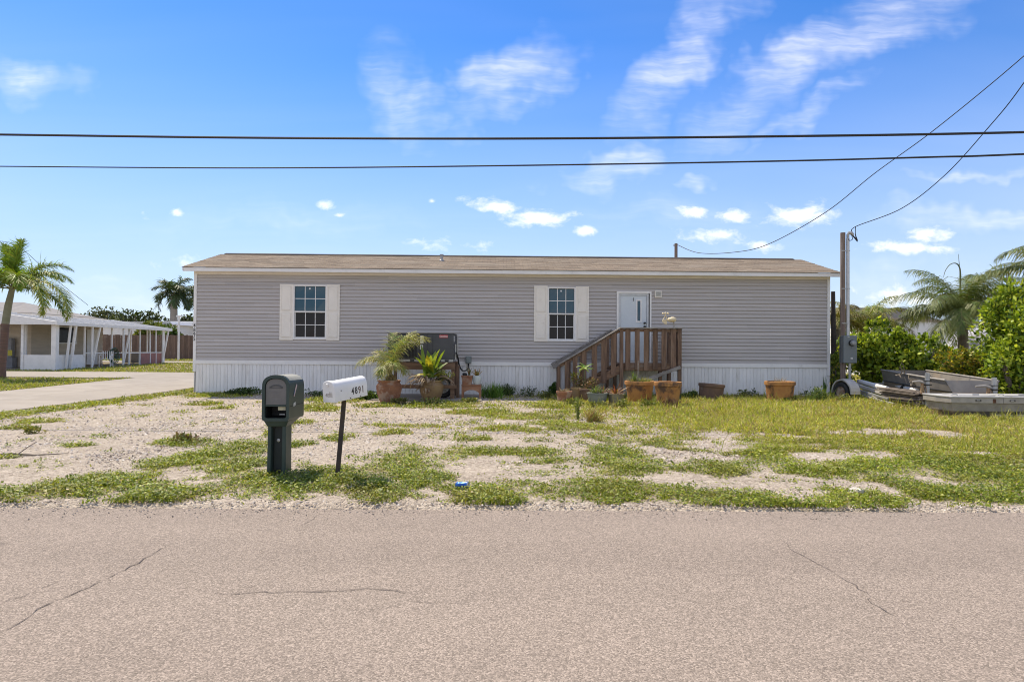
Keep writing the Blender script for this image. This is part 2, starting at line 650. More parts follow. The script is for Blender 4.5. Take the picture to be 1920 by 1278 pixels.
def veg(x, y):
    """vegetation cover 0..1 on arrays of world x, y"""
    wx = x + (fbm(x * 1.3, y * 1.3, 3) - .5) * 0.9
    wy = y + (fbm(x * 1.3 + 9, y * 1.3, 8) - .5) * 0.9
    m = np.zeros_like(x)
    for (cx, cy, rx, ry) in GREEN:
        d = np.sqrt(((wx - cx) / rx) ** 2 + ((wy - cy) / ry) ** 2)
        m = np.maximum(m, np.clip(1.42 - d, 0, 1) * .92)
    # the lawn on the right thickens towards the trailer
    m = np.maximum(m, np.clip((x - 1.8 + 0.12 * (y - 9)) / 3.2, 0, 0.93) * (y > 5.3))
    m = np.maximum(m, (.36 + .22 * np.clip((x - .3) / 2.5, 0, 1)) * np.clip((x + 2.0) / 3, 0, 1) * (y > 6.3))
    b = np.zeros_like(x)
    for (cx, cy, rx, ry) in BARE:
        d = np.sqrt(((wx - cx) / rx) ** 2 + ((wy - cy) / ry) ** 2)
        b = np.maximum(b, np.clip(1.6 - d, 0, 1))
    m = m * (1 - 0.95 * b)
    # strip beside the neighbour's driveway, lawns further back
    m = np.maximum(m, np.clip(1.3 - np.abs(x + 9.35) / 0.42, 0, 1) * (y > 7))
    m = np.maximum(m, ((x < -14.6) & (y > 15.0)) * 0.95)
    m = np.maximum(m, ((y > 18.5)) * 0.9)
    m = np.maximum(m, (x > 9.2) * 0.9 * (y > 5.6))
    # hardly anything under the house and on the road
    n = fbm(x * 2.6, y * 2.6, 21)
    n2 = vnoise(x * 9, y * 9, 23) * .6 + vnoise(x * 21, y * 21, 29) * .4
    m = m + (n - .5) * 1.15 + (n2 - .5) * .75
    m = np.where(y < 5.15 + 0.18 * (fbm(x * 1.1, y * 0, 5) - .5), 0, m)
    return np.clip((m - 0.17) / 0.78, 0, 1)


def axis_lines(dense0, dense1, step, far):
    mid = list(np.arange(dense0, dense1 + 1e-6, step))
    lo, hi = [], []
    d = step
    p = dense0
    while p > -far:
        d *= 1.35
        p -= d
        lo.append(p)
    d, p = step, dense1
    while p < far:
        d *= 1.35
        p += d
        hi.append(p)
    return np.array(lo[::-1] + mid + hi)


def build_ground():
    xs = axis_lines(-13.5, 13.5, 0.13, 1800)
    ys = axis_lines(4.6, 18.4, 0.12, 1800)
    Xg, Yg = np.meshgrid(xs, ys)
    Zg = 0.016 * np.maximum(0, Yg - 17.6)
    Zg = np.where(Yg > 80, 0.016 * (80 - 17.6), Zg)
    edge = 5.02 + 0.010 * Xg + 0.10 * (fbm(Xg * 1.7, Yg * 0 + 2, 4) - .5)
    ramp = np.clip((Yg - edge) / 0.16, 0, 1)
    und = 0.016 + 0.022 * (fbm(Xg * 0.9, Yg * 0.9, 31) - .5) + 0.016 * (fbm(Xg * 4, Yg * 4, 6) - .5)
    near = (np.abs(Xg) < 14) & (Yg > 4.5) & (Yg < 18.5)
    Zg = Zg + np.where(near, -0.05 * (1 - ramp) + und * ramp, -0.05 * (Yg < 5.2))
    Zg = np.where((Yg < 5.0) & (Yg > -1.2), -0.06, Zg)
    ny, nx = Xg.shape
    V = np.stack([Xg, Yg, Zg], -1).reshape(-1, 3)
    idx = np.arange(nx * ny).reshape(ny, nx)
    Fc = np.stack([idx[:-1, :-1], idx[:-1, 1:], idx[1:, 1:], idx[1:, :-1]], -1).reshape(-1, 4)
    me = bpy.data.meshes.new('ground')
    me.from_pydata(V.tolist(), [], Fc.tolist())
    a = me.attributes.new('veg', 'FLOAT', 'POINT')
    a.data.foreach_set('value', veg(Xg, Yg).ravel().astype(np.float32))
    me.polygons.foreach_set('use_smooth', [True] * len(me.polygons))
    # material: pale crushed shell with grey-brown crumbs, brown soil where things grow
    m = bpy.data.materials.new('crushed_shell')
    m.use_nodes = True
    t = m.node_tree
    b = t.nodes['Principled BSDF']
    b.inputs['Roughness'].default_value = 0.9
    b.inputs['Specular IOR Level'].default_value = 0.2
    tc = nd(t, 'ShaderNodeTexCoord')

    def nz(scale, det=6, rgh=0.6):
        n = nd(t, 'ShaderNodeTexNoise')
        n.inputs['Scale'].default_value = scale
        n.inputs['Detail'].default_value = det
        n.inputs['Roughness'].default_value = rgh
        lk(t, tc.outputs['Object'], n.inputs['Vector'])
        return n.outputs['Fac']

    def vor(scale, feat='F1'):
        n = nd(t, 'ShaderNodeTexVoronoi', feature=feat)
        n.inputs['Scale'].default_value = scale
        lk(t, tc.outputs['Object'], n.inputs['Vector'])
        return n
    v1, v2 = vor(34), vor(85)
    cr = nd(t, 'ShaderNodeValToRGB')
    e = cr.color_ramp.elements
    e[0].position, e[0].color = 0.0, (0.155, 0.125, 0.095, 1)
    e[1].position, e[1].color = 1.0, (0.64, 0.555, 0.455, 1)
    for p, c in ((0.25, (0.31, 0.258, 0.205, 1)), (0.6, (0.45, 0.382, 0.31, 1))):
        k = e.new(p); k.color = c
    sp = nd(t, 'ShaderNodeSeparateColor')
    lk(t, v2.outputs['Color'], sp.inputs[0])
    sp1 = nd(t, 'ShaderNodeSeparateColor')
    lk(t, v1.outputs['Color'], sp1.inputs[0])
    k = mth(t, 'ADD', mth(t, 'MULTIPLY', sp.outputs[0], 0.40), mth(t, 'MULTIPLY', sp1.outputs[0], 0.50))
    k = mth(t, 'ADD', k, mth(t, 'MULTIPLY_ADD', nz(1.4, 8, .65), 0.7, -0.24))
    lk(t, k, cr.inputs[0])
    at_ = nd(t, 'ShaderNodeAttribute', attribute_name='veg')
    soil = nd(t, 'ShaderNodeMix', data_type='RGBA')
    soil.inputs['A'].default_value = (0.24, 0.18, 0.105, 1)
    soil.inputs['B'].default_value = (0.25, 0.215, 0.09, 1)
    lk(t, nz(9), soil.inputs['Factor'])
    mx = nd(t, 'ShaderNodeMix', data_type='RGBA')
    lk(t, mth(t, 'MULTIPLY', smooth(t, at_.outputs['Fac'], 0.15, 0.95), 0.8), mx.inputs['Factor'])
    lk(t, cr.outputs[0], mx.inputs['A']); lk(t, soil.outputs['Result'], mx.inputs['B'])
    lk(t, mx.outputs['Result'], b.inputs['Base Color'])
    bp = nd(t, 'ShaderNodeBump')
    bp.inputs['Strength'].default_value = 1.0
    bp.inputs['Distance'].default_value = 0.024
    hgt = mth(t, 'ADD', mth(t, 'MULTIPLY', v2.outputs['Distance'], -0.5),
              mth(t, 'ADD', mth(t, 'MULTIPLY', v1.outputs['Distance'], -0.7), mth(t, 'MULTIPLY', nz(140, 3), 0.3)))
    lk(t, hgt, bp.inputs['Height'])
    lk(t, bp.outputs[0], b.inputs['Normal'])
    me.materials.append(m)
    o = bpy.data.objects.new('ground', me)
    COL.objects.link(o)
    tag(o, kind='structure')
    return o


def road_mat():
    m = bpy.data.materials.new('old_asphalt')
    m.use_nodes = True
    t = m.node_tree
    b = t.nodes['Principled BSDF']
    b.inputs['Roughness'].default_value = 0.88
    b.inputs['Specular IOR Level'].default_value = 0.25
    tc = nd(t, 'ShaderNodeTexCoord')

    def nz(scale, det=6, rgh=0.6, st=(1, 1, 1)):
        mp = nd(t, 'ShaderNodeMapping')
        mp.inputs['Scale'].default_value = st
        lk(t, tc.outputs['Object'], mp.inputs[0])
        n = nd(t, 'ShaderNodeTexNoise')
        n.inputs['Scale'].default_value = scale
        n.inputs['Detail'].default_value = det
        n.inputs['Roughness'].default_value = rgh
        lk(t, mp.outputs[0], n.inputs['Vector'])
        return n.outputs['Fac']
    v = nd(t, 'ShaderNodeTexVoronoi')
    v.inputs['Scale'].default_value = 150
    lk(t, tc.outputs['Object'], v.inputs['Vector'])
    sp = nd(t, 'ShaderNodeSeparateColor')
    lk(t, v.outputs['Color'], sp.inputs[0])
    cr = nd(t, 'ShaderNodeValToRGB')
    e = cr.color_ramp.elements
    e[0].position, e[0].color = 0.0, (0.15, 0.124, 0.102, 1)
    e[1].position, e[1].color = 1.0, (0.50, 0.425, 0.355, 1)
    for p, c in ((0.35, (0.235, 0.194, 0.162, 1)), (0.72, (0.325, 0.268, 0.224, 1)), (0.9, (0.42, 0.345, 0.292, 1))):
        k = e.new(p); k.color = c
    lk(t, mth(t, 'ADD', mth(t, 'MULTIPLY', sp.outputs[0], 0.85), mth(t, 'MULTIPLY_ADD', nz(90, 2, .5), 0.22, -0.04)), cr.inputs[0])
    hs = nd(t, 'ShaderNodeHueSaturation')
    lk(t, cr.outputs[0], hs.inputs['Color'])
    big = mth(t, 'ADD', mth(t, 'MULTIPLY', nz(0.45, 5, .6, (0.5, 1.4, 1)), 0.32), mth(t, 'MULTIPLY', nz(3.2, 5, .6), 0.16))
    spots = mth(t, 'MULTIPLY', smooth(t, nz(2.1, 2, .4, (0.6, 1, 1)), 0.735, 0.79), -0.3)
    lane = mth(t, 'MULTIPLY', smooth(t, nz(0.16, 3, .5, (0.12, 3.4, 1)), 0.38, 0.62), 0.10)
    lk(t, mth(t, 'ADD', mth(t, 'ADD', mth(t, 'ADD', big, lane), 0.63), spots), hs.inputs['Value'])
    lk(t, hs.outputs[0], b.inputs['Base Color'])
    bp = nd(t, 'ShaderNodeBump')
    bp.inputs['Strength'].default_value = 0.35
    bp.inputs['Distance'].default_value = 0.006
    lk(t, mth(t, 'ADD', mth(t, 'MULTIPLY', v.outputs['Distance'], -1.0), nz(260, 2)), bp.inputs['Height'])
    lk(t, bp.outputs[0], b.inputs['Normal'])
    return m


def build_road():
    mb = MB()
    n = 120
    xs = np.linspace(-60, 60, n)
    far = 5.02 + 0.010 * xs + 0.05 * (fbm(xs * 0.8, xs * 0, 40) - .5)
    for i in range(n - 1):
        x0, x1 = xs[i], xs[i + 1]
        mb.add([(x0, -1.6, 0), (x1, -1.6, 0), (x1, far[i + 1], 0), (x0, far[i], 0)], [(0, 1, 2, 3)])
        mb.add([(x0, far[i], 0), (x1, far[i + 1], 0), (x1, far[i + 1], -.06), (x0, far[i], -.06)], [(0, 1, 2, 3)])
    o = mb.build('road', road_mat())
    tag(o, kind='structure')
    # cracks: shallow dark splits with a shape of their own
    cm = M('crack_dark', (0.07, 0.056, 0.05), (0.13, 0.105, 0.092), scale=30, rough=0.95)

    def crack(pts, w, seed):
        r = random.Random(seed)
        P = [G(u, v) for u, v in pts]
        path = []
        for a, b in zip(P[:-1], P[1:]):
            k = max(3, int((b - a).length / 0.05))
            for j in range(k):
                q = a.lerp(b, j / k)
                path.append(q + Vector((r.gauss(0, .009), r.gauss(0, .009), 0)))
        path.append(P[-1])
        mb = MB()
        L = []
        for i, p in enumerate(path):
            d = (path[min(i + 1, len(path) - 1)] - path[max(0, i - 1)]).normalized()
            s = Vector((-d.y, d.x, 0))
            f = min(1, 6 * i / len(path), 6 * (len(path) - 1 - i) / len(path) + .05)
            ww = w * f * r.choice((0.15, 0.5, 0.8, 1.0, 1.3)) / 2
            L.append((p + s * ww, p - s * ww))
        for (a, b), (c, d) in zip(L[:-1], L[1:]):
            mb.add([(a.x, a.y, .004), (b.x, b.y, .004), (d.x, d.y, .004), (c.x, c.y, .004)], [(0, 1, 2, 3)])
        mb.build('crack', cm, o)
    crack([(-60, 1212), (20, 1178), (85, 1135), (135, 1113), (180, 1095), (235, 1067), (300, 1030), (330, 1012)], 0.006, 1)
    crack([(380, 1108), (430, 1113), (520, 1108), (620, 1110), (690, 1103), (740, 1106), (790, 1113)], 0.005, 2)
    crack([(770, 1130), (820, 1129), (870, 1130)], 0.004, 3)
    crack([(1455, 1005), (1490, 1035), (1560, 1070), (1620, 1110), (1635, 1130), (1690, 1165), (1720, 1192)], 0.0045, 4)
    crack([(600, 962), (560, 990)], 0.004, 5)
    crack([(0, 1130), (60, 1112), (110, 1090)], 0.004, 6)
    return o


ground = build_ground()
road = build_road()

# ---- neighbour's concrete driveway in cast slabs
conc = M('old_concrete', (0.32, 0.285, 0.245), (0.285, 0.252, 0.215), scale=1.6, rough=0.85, bump=0.25, bscale=70,
         c3=(0.26, 0.23, 0.195), s3=0.7, lo3=0.52, hi3=0.72, jit=0.05, fine=0.06, spec=0.25)
drive = tag(bpy.data.objects.new('driveway', None), kind='structure')
COL.objects.link(drive)


def slab(x0, x1, y0, y1, top=0.035):
    mb = MB()
    z0, z1 = gz(y0), gz(y1)
    vs = [(x0, y0, z0 - .1), (x1, y0, z0 - .1), (x1, y1, z1 - .1), (x0, y1, z1 - .1),
          (x0, y0, z0 + top), (x1, y0, z0 + top), (x1, y1, z1 + top), (x0, y1, z1 + top)]
    mb.add(vs, [(0, 3, 2, 1), (4, 5, 6, 7), (0, 1, 5, 4), (1, 2, 6, 5), (2, 3, 7, 6), (3, 0, 4, 7)])
    mb.build('slab', conc, drive, bevel=0.008)


yl = [5.6, 8.6, 11.6, 14.6, 17.6, 20.6, 23.6]
for a, b in zip(yl[:-1], yl[1:]):
    slab(-14.45, -12.23, a, b - .015)
    slab(-12.215, -9.95, a, b - .015)
for k in range(8):
    slab(-32 + k * 2.75, -32 + (k + 1) * 2.75 - .015, 23.6, 27.4)
slab(-30, -9.9, 38.2, 40.2)

# ================================================================ MOBILE HOME
L2 = 9.05
siding = M('vinyl_siding', (0.465, 0.43, 0.40), (0.435, 0.405, 0.38), scale=0.6, rough=0.42, bump=0.12, bscale=90,
           stretch=(0.25, 1, 6), c3=(0.52, 0.48, 0.45), s3=0.5, st3=(.5, 1, 4), lo3=.5, hi3=.7, jit=0.03, spec=0.4)
white_v = M('white_vinyl', (0.80, 0.78, 0.75), (0.75, 0.735, 0.71), scale=2.5, rough=0.45, bump=0.05, c3=(0.58, 0.56, 0.52), s3=1.4, lo3=.58, hi3=.8)
cream_v = M('cream_vinyl', (0.80, 0.75, 0.67), (0.76, 0.71, 0.63), scale=2.5, rough=0.5, bump=0.05, c3=(0.58, 0.53, 0.45), s3=2.2, lo3=.56, hi3=.8)
skirt_m = M('skirting_vinyl', (0.80, 0.785, 0.76), (0.75, 0.735, 0.71), scale=1.2, rough=0.5, bump=0.05, stretch=(2, 1, .5),
            c3=(0.55, 0.52, 0.46), s3=1.3, st3=(3, 1, .7), lo3=.5, hi3=.8, jit=0.05)
fascia_m = M('fascia_paint', (0.78, 0.765, 0.74), (0.72, 0.71, 0.69), scale=2, rough=0.5, c3=(.52, .51, .49), s3=1.0, st3=(2, 1, 1), lo3=.55, hi3=.8)
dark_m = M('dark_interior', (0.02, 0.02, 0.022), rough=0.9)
win_glass = glass_mat('sky_tinted_glass', (.016, .065, .10), .02, .5)  # teal base colour stands in for blue sky reflected in the glass
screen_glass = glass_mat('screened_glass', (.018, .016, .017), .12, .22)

house = thing('mobile_home', 'long grey vinyl-sided mobile home with brown shingle roof and white skirting', 'mobile home',
              (HX, HY, 0), HYAW)
DEPTH = 4.2


def rect(u0, u1, v0, v1, b=0.0):
    x0, z1 = H(u0, v0, b)
    x1, z0 = H(u1, v1, b)
    return x0, x1, z0, z1


W1 = rect(550.5, 613, 533.5, 636.5)
W2 = rect(1026.5, 1079, 538, 640)
DR = rect(1156, 1220.5, 546, 679)
openings = [W1, W2, DR]
Z0, Z1 = 0.956, 3.387
NC = 24
ch = (Z1 - Z0) / NC
for i in range(NC):
    z0, z1 = Z0 + i * ch, Z0 + (i + 1) * ch
    cuts = sorted([(o[0] + .02, o[1] - .02) for o in openings if o[2] + .03 < z1 and o[3] - .03 > z0])
    xs, segs = -L2 + .05, []
    for c0, c1 in cuts:
        segs.append((xs, c0)); xs = c1
    segs.append((xs, L2 - .05))
    pieces = []
    for s0, s1 in segs:
        x_ = s0
        k_ = -L2 - 3.66 * ((i * 0.37) % 1.0)
        while k_ < s1:
            k_ += 3.66
            if k_ > s0 + .1:
                e_ = min(k_, s1)
                pieces.append((x_, e_)); x_ = e_
                if e_ >= s1:
                    break
    for q_, (s0, s1) in enumerate(pieces):
        # slanted face, small butt at the lower edge
        pr = [(0.0, z0 + .001), (-.027, z0 + .001), (-.029, z0 + .010), (-.006, z1 - .004), (0.0, z1)]
        n = len(pr)
        wv_ = random.uniform(-.0022, .0022)
        vs = [(s0, y + wv_ * (y < -.001), z) for y, z in pr] + [(s1 + .02 * (s1 < L2 - .2 and (s0, s1) != pieces[-1]) * 0, y + wv_ * (y < -.001), z + random.uniform(-.0012, .0012)) for y, z in pr]
        fs = [(k, k + 1, n + k + 1, n + k) for k in range(n - 1)]
        MB().add(vs, fs).build('siding_board', siding, house)
# wall core with real openings (dark rooms behind the panes)
core = MB()
xs = sorted([-L2 + .05, L2 - .05] + [v for o in openings for v in (o[0] + .02, o[1] - .02)])
for a, b in zip(xs[:-1], xs[1:]):
    hit = [o for o in openings if a >= o[0] - .01 and b <= o[1] + .01]
    if hit:
        core.box(a, b, .002, .12, Z0 - .1, hit[0][2] + .02)
        core.box(a, b, .002, .12, hit[0][3] - .02, Z1 + .08)
    else:
        core.box(a, b, .002, .12, Z0 - .1, Z1 + .08)
core.build('wall_core', siding, house)
bk = MB()
bk.box(-L2 + .05, L2 - .05, DEPTH - .12, DEPTH, Z0 - .1, Z1 + .08)
bk.box(-L2 + .2, L2 - .2, .2, DEPTH - .2, Z0 - .1, Z0 - .02)
bk.build('back_wall', siding, house)
for s in (-1, 1):
    mb = MB()
    x = s * (L2 - .05)
    for i in range(NC + 6):
        z0, z1 = Z0 + i * ch, Z0 + (i + 1) * ch
        f0 = 0.0 if z0 < Z1 + .1 else (z0 - Z1 - .1) / 0.36
        if z0 > 4.0:
            break
        y0, y1 = 0.0 + 2.1 * max(0, (z1 - 3.52)) / 0.73, DEPTH - 2.1 * max(0, (z1 - 3.52)) / 0.73
        mb.add([(x + s * .017, y0, z0), (x + s * .017, y1, z0), (x + s * .004, y1, z1), (x + s * .004, y0, z1),
                (x - s * .01, y0, z0), (x - s * .01, y1, z0), (x - s * .01, y1, z1), (x - s * .01, y0, z1)],
               [(0, 1, 2, 3), (0, 1, 5, 4), (4, 5, 6, 7), (3, 2, 6, 7), (0, 3, 7, 4), (1, 2, 6, 5)])
    tag(mb.build('end_wall_siding', siding, house), kind='stuff')
# corner posts
for s in (-1, 1):
    for y0, y1 in ((-.038, .07), (DEPTH - .07, DEPTH + .028)):
        x0, x1 = (-L2 - .03, -L2 + .052) if s < 0 else (L2 - .052, L2 + .03)
        MB().box(x0, x1, y0, y1, 0.62 if y0 < 1 else .7, Z1 + .06).build('corner_post', white_v, house, bevel=.006)
# frieze, soffit, fascia
MB().box(-L2 - .03, L2 + .03, -.040, -.004, Z1 - .005, Z1 + .085).build('frieze_board', cream_v, house, bevel=.004)
OHX, OHY = L2 + .21, -.30
sof = MB().box(-OHX, OHX, OHY + .03, -.002, Z1 + .085, Z1 + .095)
sof.box(-OHX, OHX, DEPTH + .002, DEPTH - OHY - .03, Z1 + .085, Z1 + .095)
sof.build('soffit', fascia_m, house)
for y0, y1 in ((OHY, OHY + .028), (DEPTH - OHY - .028, DEPTH - OHY)):
    MB().box(-OHX, OHX, y0, y1, Z1 + .045, Z1 + .150).build('fascia_board', fascia_m, house, bevel=.004)

# roof: stepped shingle courses on both slopes
shm = bpy.data.materials.new('asphalt_shingle')
shm.use_nodes = True


def shingle_nodes(t):
    b = t.nodes['Principled BSDF']
    b.inputs['Roughness'].default_value = 0.92
    b.inputs['Specular IOR Level'].default_value = 0.2
    tc = nd(t, 'ShaderNodeTexCoord')
    br = nd(t, 'ShaderNodeTexBrick')
    br.offset = 0.37
    br.inputs['Color1'].default_value = (0.31, 0.25, 0.19, 1)
    br.inputs['Color2'].default_value = (0.225, 0.178, 0.135, 1)
    br.inputs['Mortar'].default_value = (0.155, 0.12, 0.095, 1)
    br.inputs['Scale'].default_value = 1.0
    br.inputs['Brick Width'].default_value = 0.24
    br.inputs['Row Height'].default_value = 0.13
    br.inputs['Mortar Size'].default_value = 0.006
    br.inputs['Bias'].default_value = 0.0
    lk(t, tc.outputs['Object'], br.inputs['Vector'])
    n = nd(t, 'ShaderNodeTexNoise')
    n.inputs['Scale'].default_value = 1.1
    n.inputs['Detail'].default_value = 8
    mp = nd(t, 'ShaderNodeMapping')
    mp.inputs['Scale'].default_value = (0.6, 2.2, 1)
    lk(t, tc.outputs['Object'], mp.inputs[0]); lk(t, mp.outputs[0], n.inputs['Vector'])
    mx = nd(t, 'ShaderNodeMix', data_type='RGBA')
    mx.inputs['B'].default_value = (0.275, 0.235, 0.19, 1)
    lk(t, mth(t, 'MULTIPLY', smooth(t, n.outputs['Fac'], .4, .7), .7), mx.inputs['Factor'])
    lk(t, br.outputs['Color'], mx.inputs['A'])
    lk(t, mx.outputs['Result'], b.inputs['Base Color'])
    n2 = nd(t, 'ShaderNodeTexNoise')
    n2.inputs['Scale'].default_value = 220
    lk(t, tc.outputs['Object'], n2.inputs['Vector'])
    bp = nd(t, 'ShaderNodeBump')
    bp.inputs['Strength'].default_value = .5
    bp.inputs['Distance'].default_value = .01
    lk(t, n2.outputs['Fac'], bp.inputs['Height']); lk(t, bp.outputs[0], b.inputs['Normal'])


shingle_nodes(shm.node_tree)
RY = 2.1
ZE, ZR = 3.545, 4.275
for side in (0, 1):
    mb = MB()
    y_e = OHY - .02
    run = RY - y_e
    nc = 19
    r_ = random.Random(3 + side)
    for i in range(nc):
        f0, f1 = i / nc, (i + 1) / nc + .012
        xs_ = [-OHX - .02]
        while xs_[-1] < OHX - .3:
            xs_.append(xs_[-1] + r_.uniform(.25, .95))
        xs_[-1] = OHX + .02
        for a, b in zip(xs_[:-1], xs_[1:]):
            lift = .009 + r_.uniform(-.002, .006)
            ya, yb = y_e + run * f0, y_e + run * min(1, f1)
            za, zb = ZE + (ZR - ZE) * f0, ZE + (ZR - ZE) * min(1, f1)
            if side:
                ya, yb = 2 * RY - ya, 2 * RY - yb
            mb.add([(a, ya, za + lift), (b, ya, za + lift), (b, yb, zb + .002), (a, yb, zb + .002),
                    (a, ya, za - .006), (b, ya, za - .006)],
                   [(0, 1, 2, 3), (4, 5, 1, 0), (0, 3, 4), (1, 5, 2)])
    tag(mb.build('shingle_courses', shm, house), kind='stuff')
ridge_m = M('ridge_vent_black', (0.03, 0.026, 0.025), (0.06, 0.05, 0.045), rough=.9)
ra, rb = H(424, 476, RY)[0], H(1486, 486, RY)[0]
MB().prism([(RY - .13, ZR - .032), (RY, ZR + .012), (RY + .13, ZR - .032), (RY + .13, ZR - .008), (RY, ZR + .036), (RY - .13, ZR - .008)],
           ra, rb, 'yz').build('ridge_vent', ridge_m, house)
for s in (-1, 1):
    x0, x1 = sorted((s * (OHX - .02), s * (OHX + .012)))
    MB().prism([(OHY, Z1 + .055), (RY, ZR - .10), (2 * RY - OHY, Z1 + .055), (2 * RY - OHY, ZE - .012), (RY, ZR - .012), (OHY, ZE - .012)],
               x0, x1, 'yz').build('rake_board', fascia_m, house)
# plumbing vent
px, pz = H(828, 489, 1.15)
mb = MB().lathe([(.075, -.05), (.075, .02), (.045, .05), (.045, .17), (.06, .17), (.06, .2), (0.001, .21)], 14, (px, 1.15, ZE + (ZR - ZE) * (1.15 - OHY) / (RY - OHY)))
mb.build('roof_vent', M('vent_grey', (.35, .36, .36), rough=.5), house, smooth=True)

# skirting planks
trim_z0, trim_z1 = 0.845, 0.956
MB().box(-L2 - .012, L2 - .052, -.042, -.004, trim_z0, trim_z1 - .001).build('skirting_trim', white_v, house, bevel=.004)
pw = 0.1005
npk = int(2 * L2 / pw)
me = MB().add([(-pw / 2, 0, 0), (-pw / 2 + .009, -.011, 0), (pw / 2 - .009, -.011, 0), (pw / 2, 0, 0),
               (-pw / 2, 0, .86), (-pw / 2 + .009, -.011, .86), (pw / 2 - .009, -.011, .86), (pw / 2, 0, .86)],
              [(0, 1, 5, 4), (1, 2, 6, 5), (2, 3, 7, 6)]).mesh('skirting_plank', skirt_m)
for i in range(npk):
    place('skirting_plank', me, house, (-L2 + .04 + (i + .5) * pw, -.006 + random.uniform(-.002, .002), -.005))
for x in (-L2, L2):
    MB().box(x - .01, x + .01, 0, DEPTH, 0, .96).build('end_skirting', skirt_m, house)
MB().box(-L2, L2, DEPTH - .02, DEPTH, 0, .96).build('back_skirting', skirt_m, house)

# windows and shutters
sticker_m = M('sticker_white', (.75, .77, .78), rough=.5)


def window(R, nx=3):
    x0, x1, z0, z1 = R
    wn = MB()
    fr = .045
    for a, b, c, d in ((x0, x0 + fr, z0, z1), (x1 - fr, x1, z0, z1), (x0 + fr, x1 - fr, z0, z0 + fr), (x0 + fr, x1 - fr, z1 - fr, z1)):
        wn.box(a, b, -.045, .06, c, d)
    w = wn.build('window', white_v, house, bevel=.004)
    zm = z0 + (z1 - z0) * .505
    MB().box(x0 + fr, x1 - fr, -.032, .02, zm - .022, zm + .022).build('meeting_rail', white_v, w, bevel=.004)
    for k, (za, zb, y) in enumerate(((zm + .022, z1 - fr, -.012), (z0 + fr, zm - .022, .012))):
        xa, xb = x0 + fr, x1 - fr
        if k == 1:
            s = MB()
            for a, b, c, d in ((xa, xa + .02, za, zb), (xb - .02, xb, za, zb), (xa + .02, xb - .02, za, za + .025)):
                s.box(a, b, y - .01, y + .02, c, d)
            s.build('sash', white_v, w)
            xa += .02; xb -= .02; za += .025
        g = MB()
        mw_ = .009
        for j in (1, 2):
            xx = xa + (xb - xa) * j / 3
            g.box(xx - mw_, xx + mw_, y - .004, y + .004, za, zb)
        zz = (za + zb) / 2
        g.box(xa, xb, y - .003, y + .003, zz - mw_, zz + mw_)
        g.build('muntin', white_v, w)
        for j in range(3):
            for q in range(2):
                a, b = xa + (xb - xa) * j / 3 + mw_, xa + (xb - xa) * (j + 1) / 3 - mw_
                c, d = za + (zb - za) * q / 2 + mw_, za + (zb - za) * (q + 1) / 2 - mw_
                tl = random.uniform(-.002, .002)
                MB().add([(a, y + .002, c), (b, y + .002 + tl, c), (b, y + .002 - tl, d), (a, y + .002, d),
                          (a, y + .006, c), (b, y + .006, c), (b, y + .006, d), (a, y + .006, d)],
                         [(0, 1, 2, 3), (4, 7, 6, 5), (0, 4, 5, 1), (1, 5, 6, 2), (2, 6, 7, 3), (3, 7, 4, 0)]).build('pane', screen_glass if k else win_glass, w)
        if k == 0:
            cxm = (xa + xb) / 2 - .015
            MB().box(cxm - .022, cxm + .022, y - .006, y - .001, zb - .09, zb - .045).build('sticker', sticker_m, w)
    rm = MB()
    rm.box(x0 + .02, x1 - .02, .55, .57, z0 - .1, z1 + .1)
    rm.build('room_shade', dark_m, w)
    return w


w1 = window(W1)
w2 = window(W2)


def shutter(R):
    x0, x1, z0, z1 = R
    s = MB().box(x0, x1, -.050, -.012, z0, z1).build('shutter', cream_v, house, bevel=.005)
    zm = z0 + (z1 - z0) * .5
    for a, b in ((z0 + .075, zm - .035), (zm + .045, z1 - .065)):
        p = MB()
        xa, xb = x0 + .055, x1 - .055
        p.add([(xa, -.0505, a), (xb, -.0505, a), (xb, -.0505, b), (xa, -.0505, b),
               (xa + .02, -.062, a + .02), (xb - .02, -.062, a + .02), (xb - .02, -.062, b - .02), (xa + .02, -.062, b - .02)],
              [(4, 5, 6, 7), (0, 1, 5, 4), (1, 2, 6, 5), (2, 3, 7, 6), (3, 0, 4, 7)])
        p.build('raised_panel', cream_v, s)
        g = MB()
        for q in ((xa - .012, xa - .004, a - .012, b + .012), (xb + .004, xb + .012, a - .012, b + .012)):
            g.box(q[0], q[1], -.0545, -.0505, q[2], q[3])
        for q in ((xa - .004, xb + .004, a - .012, a - .004), (xa - .004, xb + .004, b + .004, b + .012)):
            g.box(q[0], q[1], -.0545, -.0505, q[2], q[3])
        g.build('panel_bead', cream_v, s)


for r in ((526, 550, 532.5, 637.5), (613.5, 637, 533.5, 638), (1001.5, 1026, 535.5, 640), (1079.5, 1103.5, 537, 641)):
    shutter(rect(*r))

